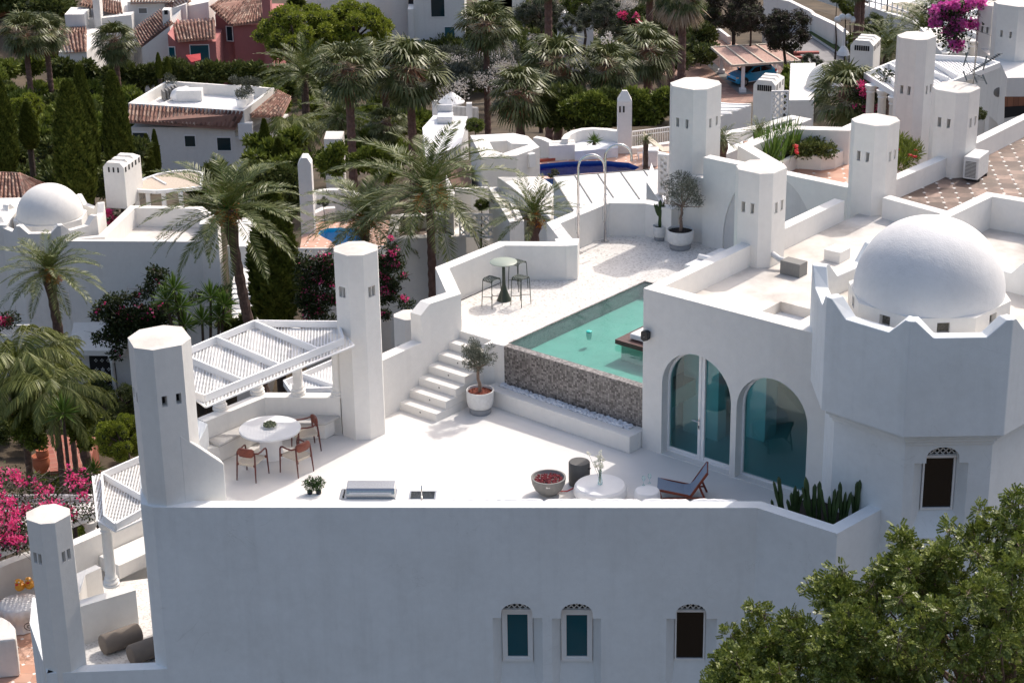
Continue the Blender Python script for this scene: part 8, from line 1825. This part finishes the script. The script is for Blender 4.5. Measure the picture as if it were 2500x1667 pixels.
for a in ((4, 1772, -110, 745, 315, 72, 'big dense columnar cypress left of the slim chimney tower'), (1, 45, 480, 1110, 165, 108, 'broad cypress at the left edge', 1), (1, 195, 655, 950, 115, 112, 'short cypress second from the left edge', 1), (1, 505, 530, 1330, 240, 96, 'largest cypress of the left group, right in front'), (1, 570, 430, 1120, 150, 108, 'tall cypress peeking out behind the largest one of the left group', 1),
          (1, 770, 468, 1110, 165, 104, 'tall cypress in front of the left corner of the tiled villa', 0), (1, 955, 862, 1150, 75, 126, 'left slim young cypress in front of the tiled villa', 1), (1, 1005, 832, 1110, 55, 128, 'right slim young cypress in front of the tiled villa'), (1, 1703, 765, 1090, 85, 112, 'left of two narrow cypresses right of the tiled villa', 1), (1, 1785, 885, 1110, 85, 110, 'right of two narrow cypresses right of the tiled villa'),
          (1, 1020, 340, 505, 42, 160, 'small far cypress behind the tiled villa, left of the pair', 0), (1, 1075, 365, 505, 45, 160, 'small far cypress behind the tiled villa, right of the pair', 1), ('B', 450, -40, 70, 150, 190, 'dark conifer at the top edge beside the pink house', 0)): cypress(*a)

def tree_mesh(seed, ncl, nleaf, rx, rz, cr, ls, mat, asp=.5, up=.35):
    rg = np.random.default_rng(seed); c, r = crown_clumps(rg, rx, rx, rz, ncl, cr * .6, cr * 1.15, .55); V, F = cloud(rg, c, r, nleaf, ls, ls * asp, up=up, shell=.72, outw=1.0, squash=.8)
    mm = M(); rn = random.Random(seed)
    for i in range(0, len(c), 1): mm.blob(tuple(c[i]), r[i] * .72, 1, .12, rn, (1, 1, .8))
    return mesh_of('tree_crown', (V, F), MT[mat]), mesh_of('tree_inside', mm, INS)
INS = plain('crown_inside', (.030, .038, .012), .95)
def tree(kind_mesh, k, x, y, r, label, h=None, Y=None, name='leafy_tree', cat_='tree', zs=1.0, group=None):
    p = atY(k, x, y, Y) if Y else onground(k, x, y, h); s = r * ORI[k][2] * mpx(p[1]); t = thing(name, label, cat_, p, group=group)
    for me, nm in zip(kind_mesh, ('crown', 'dark_core')): o = part(nm, me, None, t); o.scale = (s, s, s * zs); o.rotation_euler = (0, 0, x * .01)  # second mesh: dark filler blobs closing gaps between leaf clumps, no branches
    m = M(); zg = gz(p[0], p[1]) - p[2] - .4; rng_ = random.Random(int(x)); taper(m, (0, 0, min(zg, -s * .5)), (0, 0, 0), .05 * s + .08, .04 * s, rng_, .02)
    for i in range(6): a_ = i * 1.05; taper(m, (0, 0, -s * .35), (math.cos(a_) * s * .6, math.sin(a_) * s * .6, s * .25), .03 * s + .02, .01 * s, rng_, .06, 5, 4)
    part('trunk', m, MT['trunkdark'], t, local=True); return t
OAK = tree_mesh(1, 75, 26000, 1.0, .62, .17, .055, 'f_oak', .6); DRK = tree_mesh(2, 40, 15000, 1.0, .8, .22, .055, 'f_brown', .6); MID = tree_mesh(3, 45, 14000, 1.0, .8, .24, .07, 'f_mid', .5); GRY = tree_mesh(4, 50, 16000, 1.0, .8, .22, .05, 'f_grey', .4); DK2 = tree_mesh(5, 45, 14000, 1.0, .8, .24, .07, 'f_dark', .5)
tree(OAK, 'B', 470, 290, 400, 'broad bright green leafy tree between the pink house and the apartment house', Y=150, zs=.95); tree(OAK, 'B', 950, 240, 340, 'right lobe tree of the bright green crowns in front of the apartment house', Y=152, zs=1.0)
tree(DRK, 3, 830, 190, 165, 'round dark leaved tree beside the road behind the carport', Y=158, name='round_tree'); tree(DRK, 3, 500, 60, 190, 'dark purple leaved tree left of the round tree at the top edge', Y=176); tree(DRK, 3, 615, 130, 110, 'brownish tree between the round tree and the purple tree', Y=170)
tree(GRY, 'C', 1000, 150, 240, 'large grey green olive tree at the top centre', Y=142, name='olive_tree'); tree(GRY, 'C', 430, 90, 210, 'grey green olive tree left of the bare palm trunk', Y=150, name='olive_tree'); tree(GRY, 'C', 690, 230, 120, 'small grey olive shrub below the larger olive trees', Y=138, name='olive_tree'); tree(MID, 'C', 820, 20, 200, 'dark green tree behind the olives at the top edge', Y=165)
for (x, y, r, lab) in ((500, 70, 85, 'upper clipped round bush beside the two thin trunks'), (545, 150, 85, 'lower clipped round bush beside the two thin trunks'), (660, 440, 160, 'clipped round bush behind the vent chimney at the top right'), (400, -10, 70, 'clipped round bush cut off by the top edge')): tree(MID, 'r', x, y, r, lab, Y=168, name='round_bush', cat_='bush', group='clipped bushes on the hillside')
tree(DK2, 'r', 760, 260, 150, 'dense green shrub right of the clipped bushes', Y=166, name='shrub', cat_='bush'); tree(OAK, 4, 770, 1480, 185, 'clipped golden green bush left of the big chimney tower', Y=56, zs=1.35, name='round_bush', cat_='bush'); tree(DK2, 4, 790, 1240, 130, 'dark glossy bush right of the studded door', Y=70, name='shrub', cat_='bush')
tree(MID, 'm', 2240, 240, 90, 'small green citrus shrub on the lattice terrace below the skylight house', Y=74, name='shrub', cat_='bush'); tree(MID, 't', 430, 420, 95, 'green oleander bush left of the skylight house', Y=84, name='shrub', cat_='bush'); tree(GRY, 't', 1180, 880, 60, 'pale yellow green shrub at the edge of the blue pool', Y=76, name='shrub', cat_='bush'); tree(GRY, 'r', 130, 650, 120, 'dark shrub beside the road near the vent chimney', Y=140, name='shrub', cat_='bush')
tree(GRY, 'm', 420, 200, 75, 'grey leaved shrub in the curved planter behind the turquoise pool', Y=84, name='shrub', cat_='bush'); tree(DK2, 'r', 1870, 1190, 95, 'dark shrub in the wooden trough on the right roof', Y=64, name='shrub', cat_='bush')
# shrubbery that reads as one mass
def mass(name, label, mat, pts, k, nl, ls, asp=.45, h=1.6, Y=None, seed=1, ins=True, white=None, squash=.8):
    rg = np.random.default_rng(seed); C_, R_ = [], []
    for (x, y, r) in pts:
        p = atY(k, x, y, Y) if Y else onground(k, x, y, h); rm = r * ORI[k][2] * mpx(p[1])
        for j in range(9): u_ = unit(rg.normal(size=3)); C_.append(np.array(p) + u_ * rm * .55 * np.array([1, 1, .8])); R_.append(rm * (.35 + .3 * rg.random()))
    V, F = cloud(rg, np.array(C_), np.array(R_), nl, ls, ls * asp, up=.4, shell=.7, outw=1.0, squash=squash); o = part(name, (V, F), MT[mat]); tag(o, label, 'shrubs', kind='stuff')
    if ins:
        mm = M(); rn = random.Random(seed)
        for c, r in zip(C_, R_): mm.blob(tuple(c), r * .78, 1, .12, rn, (1, 1, squash))
        part('dark_core', mm, INS, o)  # dark blobs added inside the clumps so nothing shows through
    return o
rn = random.Random(77)
def scat(x0, x1, y0, y1, n, r0, r1): return [(rn.uniform(x0, x1), rn.uniform(y0, y1), rn.uniform(r0, r1)) for _ in range(n)]
mass('dark_shrubbery', 'dark hedge and shrubbery behind the tiled villa', 'f_dark', scat(760, 2250, 400, 540, 46, 60, 110), 1, 60000, .45, h=3.0, seed=2)
mass('dark_shrubbery', 'dark undergrowth below the cypresses at the left', 'f_dark', scat(-50, 900, 560, 1180, 60, 60, 110), 1, 60000, .38, h=3.2, seed=3)
mass('green_shrubbery', 'mixed green garden shrubs at the upper left', 'f_mid', scat(-50, 850, 330, 900, 42, 50, 95) + [(150, 700, 120), (130, 800, 120)], 1, 50000, .42, h=3.6, seed=4)
mass('green_shrubbery', 'shrubs below the fan palm trio in the centre', 'f_mid', scat(60, 1560, 750, 1500, 52, 70, 120), 'B', 60000, .36, h=2.6, seed=6)
mass('dark_shrubbery', 'dark shrubs under the bright green tree and beside the umbrella', 'f_dark', scat(-60, 2350, 420, 800, 64, 80, 140), 'B', 80000, .42, h=2.6, seed=7)
mass('oleander', 'white flowering oleander bushes right of the umbrella terrace', 'f_grey', scat(1700, 2352, 420, 820, 26, 70, 120), 'B', 34000, .34, .3, h=4.2, seed=8)
mass('oleander_blossom', 'white blossom over the oleander bushes', 'f_whitefl', scat(1700, 2352, 420, 820, 26, 70, 120), 'B', 7000, .11, .9, h=4.6, seed=8, ins=False)
mass('oleander_blossom', 'pale blossom among the olive trees at the top centre', 'f_whitefl', scat(1050, 1330, -30, 120, 7, 60, 90) + scat(300, 1150, 250, 520, 7, 40, 60), 'C', 3000, .11, .9, h=4.4, seed=18, ins=False)
mass('dark_shrubbery', 'dark shrubs below the olive trees at the top centre', 'f_dark', scat(-50, 1900, 120, 560, 70, 80, 140) + scat(1500, 1950, -20, 240, 20, 80, 120), 'C', 80000, .42, h=2.4, seed=9)
mass('hedge', 'dark hedge behind the blue pool', 'f_dark', scat(1080, 2330, 150, 430, 44, 110, 150), 't', 50000, .26, h=1.4, Y=97, seed=10); mass('hedge', 'paler top of the hedge behind the blue pool, sunlight put into its leaf colour', 'f_mid', scat(1300, 2330, 130, 360, 22, 70, 110), 't', 18000, .24, Y=95.5, seed=11)  # second mass: the hedge top's sunlight is put into a lighter leaf colour
mass('green_shrubbery', 'green shrubs around the carport steps and road', 'f_mid', scat(830, 1060, 480, 620, 12, 40, 60) + scat(1180, 1450, 60, 330, 10, 40, 60), 3, 16000, .4, h=1.2, seed=12); mass('dark_shrubbery', 'dark trees along the top edge', 'f_dark', scat(-50, 540, -40, 120, 22, 110, 150), 'A', 34000, .55, h=4, seed=13)
mass('dark_shrubbery', 'dark bushes between the left neighbour and the bottom left terrace', 'f_dark', scat(430, 900, 1180, 1560, 16, 50, 90) + scat(-50, 300, 1300, 1560, 10, 60, 90), 4, 30000, .16, h=1.2, seed=14); mass('green_shrubbery', 'low green plants along the lower red path', 'f_mid', scat(250, 620, 150, 330, 20, 35, 60) + scat(470, 620, 500, 720, 8, 40, 60), 7, 20000, .14, h=.8, seed=15)
mass('green_shrubbery', 'low plants by the garden stairs', 'f_dark', scat(1440, 1640, 700, 800, 6, 40, 60), 4, 6000, .18, Y=73, seed=16)
bm_ = M(); pb = [atY('A', x, y, 215) for x, y in ((-60, 330), (150, 200), (330, 60), (330, -60), (-60, -60))]; bm_.add([(p[0], p[1] + (i % 2) * 6, p[2]) for i, p in enumerate(pb)], [(0, 1, 2, 3, 4)]); o = part('bare_slope', bm_, MT['dryskirt']); tag(o, kind='structure')

# bougainvillea
def boug(label, k, spots, Y, r, nl, nf, ls, mat='f_pink', plane=None, h=.25, twigs=True, seed=1):
    rg = np.random.default_rng(seed); C_ = [list(q3(k, x, y, plane)) if plane is not None else list(atY(k, x, y, Y)) for x, y in spots]; c0 = C_[0]; t = thing('bougainvillea', label, 'climbing plant', tuple(c0)); C_ = np.array(C_); R_ = r * (.6 + .8 * rg.random(len(C_)))
    V, F = cloud(rg, C_, R_, nl, ls, ls * .6, up=.1, shell=.1, squash=.7); part('leaves', (V, F), MT['f_boug'], t)
    if nf:
        idx = rg.choice(len(C_), max(2, int(len(C_) * .75)), replace=False); off = rg.normal(size=(len(idx), 3)) * r * .35; V, F = cloud(rg, C_[idx] + off + [0, -.1, .12], R_[idx] * .42, nf, ls * .9, ls * .8, up=.3, shell=.1, squash=.8); tag(part('flowers', (V, F), MT[mat], t), kind='stuff')
    if twigs:
        m = M(); rn_ = random.Random(seed)
        for c, rr in zip(C_, R_):
            for j in range(3): a_ = rn_.uniform(0, 6.28); e_ = rn_.uniform(-.5, .8); m.tube([tuple(c), (c[0] + rr * .8 * math.cos(a_), c[1] + rr * .8 * math.sin(a_), c[2] + rr * .8 * e_), (c[0] + rr * 1.7 * math.cos(a_ + .3), c[1] + rr * 1.7 * math.sin(a_ + .3), c[2] + rr * (1.4 * e_ - .1))], [.018, .01, .004], 4, cap=False)
        part('twigs', m, MT['f_twig'], t)
    return t
rn = random.Random(5)
boug('mass of bright pink bougainvillea over the lattice sun roof at the left edge', 'l', [(rn.uniform(-60, 640), rn.uniform(120, 420)) for _ in range(60)] + [(rn.uniform(-60, 180), rn.uniform(380, 620)) for _ in range(36)], 0, .36, 4200, 3000, .085, plane=-3.5, seed=2)
boug('magenta bougainvillea hanging over the small pergola at the top right', 'r', [(rn.uniform(1360, 1850), rn.uniform(80, 290)) for _ in range(26)] + [(rn.uniform(1540, 1660), rn.uniform(270, 480)) for _ in range(12)] + [(1470, 400), (1820, 20), (1780, 40), (1880, 90)], 80, .42, 1500, 3000, .14, 'f_magenta', seed=3)
boug('dark bougainvillea climbing the wall beside the studded door', 4, [(rn.uniform(720, 1080), rn.uniform(640, 860)) for _ in range(34)] + [(620, 700), (660, 680), (640, 850), (700, 620), (780, 600), (860, 600), (930, 560), (990, 500), (1040, 440), (990, 430), (750, 900), (740, 960), (1250, 590), (1430, 580), (1480, 600)], 81.5, .42, 12000, 160, .15, seed=4)
boug('dark bougainvillea with pink tips between the cypress and the slim chimney tower', 'm', [(rn.uniform(180, 560), rn.uniform(850, 1540)) for _ in range(44)], 66, .32, 9000, 320, .10, seed=5)
boug('bougainvillea with a pink crest right of the slim chimney tower', 'm', [(rn.uniform(1050, 1250), rn.uniform(850, 1540)) for _ in range(30)] + [(1190, 700), (1200, 760), (1220, 820), (1240, 840), (1300, 920), (1330, 1060), (1380, 1390), (1320, 1310)], 62, .22, 6000, 480, .085, seed=6)
boug('thin pink flowering climber left of the big right pergola', 'r', [(rn.uniform(570, 850), rn.uniform(930, 1180)) for _ in range(16)] + [(830, 1010), (590, 970), (780, 1200), (900, 800), (1000, 780)], 70, .30, 1700, 420, .10, seed=7)
boug('pink and red shrubs at the left street wall', 4, [(20, 760), (60, 730), (80, 700), (700 * 0 + 720 * 0 + 40, 745)], 80, .35, 500, 260, .12, seed=8); boug('faded pink flowers behind the dome house chimney', 1, [(705, 1370), (725, 1390), (740, 1380), (715, 1420)], 89, .3, 260, 500, .12, seed=9)
boug('red flowering shrub among the olive trees at the top centre', 'C', [(1190, 160), (1230, 140), (1240, 220), (1450, 170), (1500, 170), (1210, 240)], 133, .5, 900, 220, .2, seed=10); boug('magenta shrub behind the white balustrade', 't', [(1960, 230), (2000, 210), (1985, 260)], 99, .5, 300, 700, .16, 'f_magenta', seed=11)

# yuccas and flower bed plants
def rosette(seed, n, ln, wd, e_lo=-35):
    rg = np.random.default_rng(seed); az = rg.random(n) * 2 * PI; e = np.radians(e_lo + (88 - e_lo) * rg.random(n)); D_ = np.stack([np.cos(az) * np.cos(e), np.sin(az) * np.cos(e), np.sin(e)], 1); return leaf_quads(D_ * .03, D_, np.cross(D_, rg.normal(size=(n, 3))) , ln * (.7 + .5 * rg.random(n)), np.full(n, wd))
YUC = mesh_of('yucca_leaves', rosette(1, 110, .9, .07), MT['f_yucca'])
def yucca(k, heads, Y, px, label, name='yucca'):
    c = [atY(k, x, y, Y) for x, y in heads]; b = (sum(p[0] for p in c) / len(c), Y, min(p[2] for p in c) - .15 if name == 'agave' else min(gz(c[0][0], Y) - .1, min(p[2] for p in c) - .8)); t = thing(name, label, 'yucca', b)
    m = M()
    for p in c: s = px * ORI[k][2] * mpx(Y) / .95; o = part('leaf_head', YUC, None, t); o.location = (p[0] - b[0], p[1] - b[1], p[2] - b[2]); o.scale = (s,) * 3; m.tube([(0, 0, 0), ((p[0] - b[0]) * .6, 0, (p[2] - b[2]) * .6), (p[0] - b[0], p[1] - b[1], p[2] - b[2])], [.09, .07, .05], 7)
    part('trunk', m, MT['trunkdark'], t, local=True)
yucca(4, [(1110, 540), (1150, 650), (1345, 590), (1290, 740), (1400, 720), (1180, 770), (1060, 610), (1430, 640)], 72, 125, 'branching yucca with spiky heads behind the pergola'); yucca(7, [(600, 210), (560, 260)], 58, 95, 'spiky yucca behind the lower pergola corner'); yucca(4, [(400, 1330)], 57.5, 150, 'spiky rosette under the weeping palm')
yucca('t', [(1570, 570)], 80, 95, 'grey agave with upright blades in the white niche', 'agave')
ss = [(730, 930), (800, 900), (700, 960), (850, 880), (760, 990), (860, 930)]; yp_ = q(3, 800, 960, ZFt + .4)[1]
t = thing('sword_leaf_clump', 'bright green sword leaved clump in the flower terrace bed', 'plant', atY(3, 780, 980, yp_)); rg = np.random.default_rng(4); Vs = []
for x, y in ss: p = np.array(q3(3, x, y + 60, ZFt + .36)); n = 70; az = rg.random(n) * 6.28; e = np.radians(55 + 33 * rg.random(n)); D_ = np.stack([np.cos(az) * np.cos(e), np.sin(az) * np.cos(e), np.sin(e)], 1); Vs.append(leaf_quads(p + rg.normal(size=(n, 3)) * [.12, .12, 0], D_, rg.normal(size=(n, 3)), .75 + .3 * rg.random(n), np.full(n, .045)))
part('leaves', cat(Vs), MT['f_yucca'], t)
t = thing('rose_bush', 'red roses and dark geraniums in the flower terrace bed', 'flowers', q3(3, 1000, 960, ZFt + .4)); C_ = np.array([q3(3, x, y, ZFt + .6) for x, y in ((880, 900), (900, 950), (960, 960), (1010, 950), (1060, 955), (1110, 960), (880, 860), (1030, 920), (980, 930))]); V, F = cloud(rg, C_, np.full(len(C_), .22), 2600, .09, .06, shell=.2); part('leaves', (V, F), MT['f_dark'], t)
m = M(); rn = random.Random(3)
for x, y in ((910, 800), (905, 855), (893, 905), (897, 935), (655, 920), (775, 1025), (740, 1015), (888, 880)):
    p = q3(3, x, y + 30, ZFt + .75)
    for j in range(6): m.blob((p[0] + rn.gauss(0, .03), p[1] + rn.gauss(0, .03), p[2] + rn.gauss(0, .03)), .05, 1, .2, rn)
part('blossom', m, MT['flowerred'], t)
t = thing('red_flower_shrub', 'narrow leaved shrub with red flowers right of the roof corner chimney', 'plant', q3(3, 1580, 1050, ZR)); C_ = np.array([q3(3, x, y, ZR + .3) for x, y in ((1540, 1000), (1580, 960), (1620, 1000), (1560, 1050), (1550, 920), (1640, 960))]); V, F = cloud(rg, C_, np.full(len(C_), .26), 1800, .2, .03, up=.9, shell=.1); part('leaves', (V, F), MT['f_mid'], t)
m = M()
for x, y in ((1540, 955), (1655, 962), (1620, 992), (1650, 1000)): p = q3(3, x, y, ZR + .5); m.blob(p, .05, 1, .2, rn); m.blob((p[0] + .05, p[1], p[2]), .04, 1, .2, rn)
part('blossom', m, MT['flowerred'], t)
bp4 = atY('t', 2050, 650, 78.6); t = thing('blue_pot', 'dark blue glazed pot under the small cycad', 'pot', (bp4[0], 79, -5.4)); m = M(); m.lathe((0, 0, 0), [(.2, 0), (.36, .3), (.38, .55), (.3, .72), (.34, .78), (.0001, .74)], 20); part('pot', m, MT['blueceramic'], t, local=True, smooth=True)

# foreground carob tree
rg = np.random.default_rng(99); rn = random.Random(9)
OL = [(330, 1600), (360, 1500), (470, 1300), (560, 1170), (640, 1120), (700, 1250), (850, 1150), (920, 1060), (1000, 930), (1100, 850), (1200, 860), (1300, 930), (1400, 820), (1480, 760), (1530, 600), (1600, 590), (1720, 680), (1860, 600), (1960, 560), (2040, 450), (2200, 420), (2290, 350), (2340, 420), (2420, 560), (2600, 600)]
def ol_y(x):
    for (x0, y0), (x1, y1) in zip(OL[:-1], OL[1:]):
        if x0 <= x <= x1: return y0 + (y1 - y0) * (x - x0) / (x1 - x0)
    return 1600
CT = (8.4, 27.6); ct_ = thing('carob_tree', 'leafy evergreen tree in the foreground at the bottom right corner', 'tree', (CT[0], CT[1], -4)); C_, R_ = [], []
while len(C_) < 300:
    x = rn.uniform(340, 2650); yt = ol_y(x); y = rn.uniform(yt + 45, max(yt + 120, 1850)); dep = min(1, (y - yt) / 500); Yv = 27.6 - rn.uniform(-1.0, 2.6) * dep + rn.uniform(-.3, .3)
    C_.append(atY(9, x, y, Yv)); R_.append(rn.uniform(.15, .30) * (1.0 if dep > .25 else .65))
for x, y in ((650, 1090), (620, 1120), (700, 1130), (1130, 870), (1190, 850), (1560, 590), (1570, 650), (1440, 830), (1400, 850), (1880, 590), (2290, 370), (2270, 440), (2320, 420), (2060, 460), (480, 1260), (860, 1150), (980, 960)): C_.append(atY(9, x, y, 27.4 + rn.uniform(-.3, .3))); R_.append(.13)
C_ = np.array(C_); R_ = np.array(R_); nS = 21000; pw = R_ ** 2; idx = rg.choice(len(C_), nS, p=pw / pw.sum()); u_ = unit(rg.normal(size=(nS, 3)) + [0, -.25, .35]); P_ = C_[idx] + u_ * (R_[idx] * (.45 + .6 * rg.random(nS)))[:, None]; T = unit(u_ + rg.normal(size=(nS, 3)) * .55); S2 = unit(np.cross(T, rg.normal(size=(nS, 3)))); Nn = np.cross(S2, T); Ls = []
for j in range(5):
    for sg in (1, -1): b_ = P_ + T * (.02 + .024 * j); Ls.append(leaf_quads(b_, unit(S2 * sg + T * .45), Nn + rg.normal(size=Nn.shape) * .25, np.full(nS, .046), np.full(nS, .034)))
o = part('crown', cat(Ls), MT['f_carob'], ct_)
m = M()
for i in range(len(C_)):
    c = Vector(C_[i]); r_ = R_[i]
    for j in range(4): a_ = Vector((rn.gauss(0, 1), rn.gauss(0, 1), rn.gauss(0, .8))).normalized(); m.tube([tuple(c - Vector((0, 0, r_ * .8))), tuple(c), tuple(c + a_ * r_)], [.010, .007, .003], 4, cap=False)
part('twigs', m, MT['barkgrey'], ct_); m = M(); top = Vector((CT[0] - .6, CT[1], 2.2)); taper(m, (CT[0], CT[1], SKIRT), top, .38, .24, rn, .02, 12)
for i in range(0, len(C_), 6): c = Vector(C_[i]) - Vector((0, 0, .1)); mid = top.lerp(c, .5) + Vector((rn.uniform(-.2, .2), rn.uniform(-.2, .2), -.35)); m.tube([tuple(top), tuple(mid), tuple(c)], [.07, .035, .012], 6, cap=False)
part('trunk', m, MT['barkgrey'], ct_)
mm = M()
for i in range(0, len(C_)):
    c = C_[i]
    if R_[i] > .21: mm.blob((c[0], c[1] + .5, c[2] - .15), R_[i] * .5, 1, .15, rn)
tag(part('dark_core', mm, INS, ct_), kind='stuff')  # dark filler blobs behind the leaf clumps, no branch shapes

mass('dark_shrubbery', 'dark shrubs in front of the pink house and the white tiled house', 'f_dark', scat(480, 2350, 600, 700, 40, 70, 105), 'A', 40000, .42, Y=168, seed=21)
mass('green_shrubbery', 'sunlit bushes in front of the white wall below the fan palms', 'f_mid', scat(700, 1300, 1330, 1500, 18, 60, 90), 'B', 16000, .22, Y=93, seed=22)
mass('dark_shrubbery', 'dark bushes between the reed pergola and the slab pier', 'f_dark', scat(1250, 1900, 1080, 1330, 26, 60, 90), 1, 26000, .24, Y=93, seed=23)
o = tree(OAK, 1, 165, 690, 115, 'light yellow green feathery tree between the left cypresses', Y=120, name='feathery_tree', zs=1.3)
mass('green_shrubbery', 'garden plants beside the red path', 'f_mid', scat(40, 300, 1150, 1500, 14, 50, 80) + scat(480, 620, 1330, 1560, 8, 40, 60), 4, 18000, .14, Y=60, seed=24)
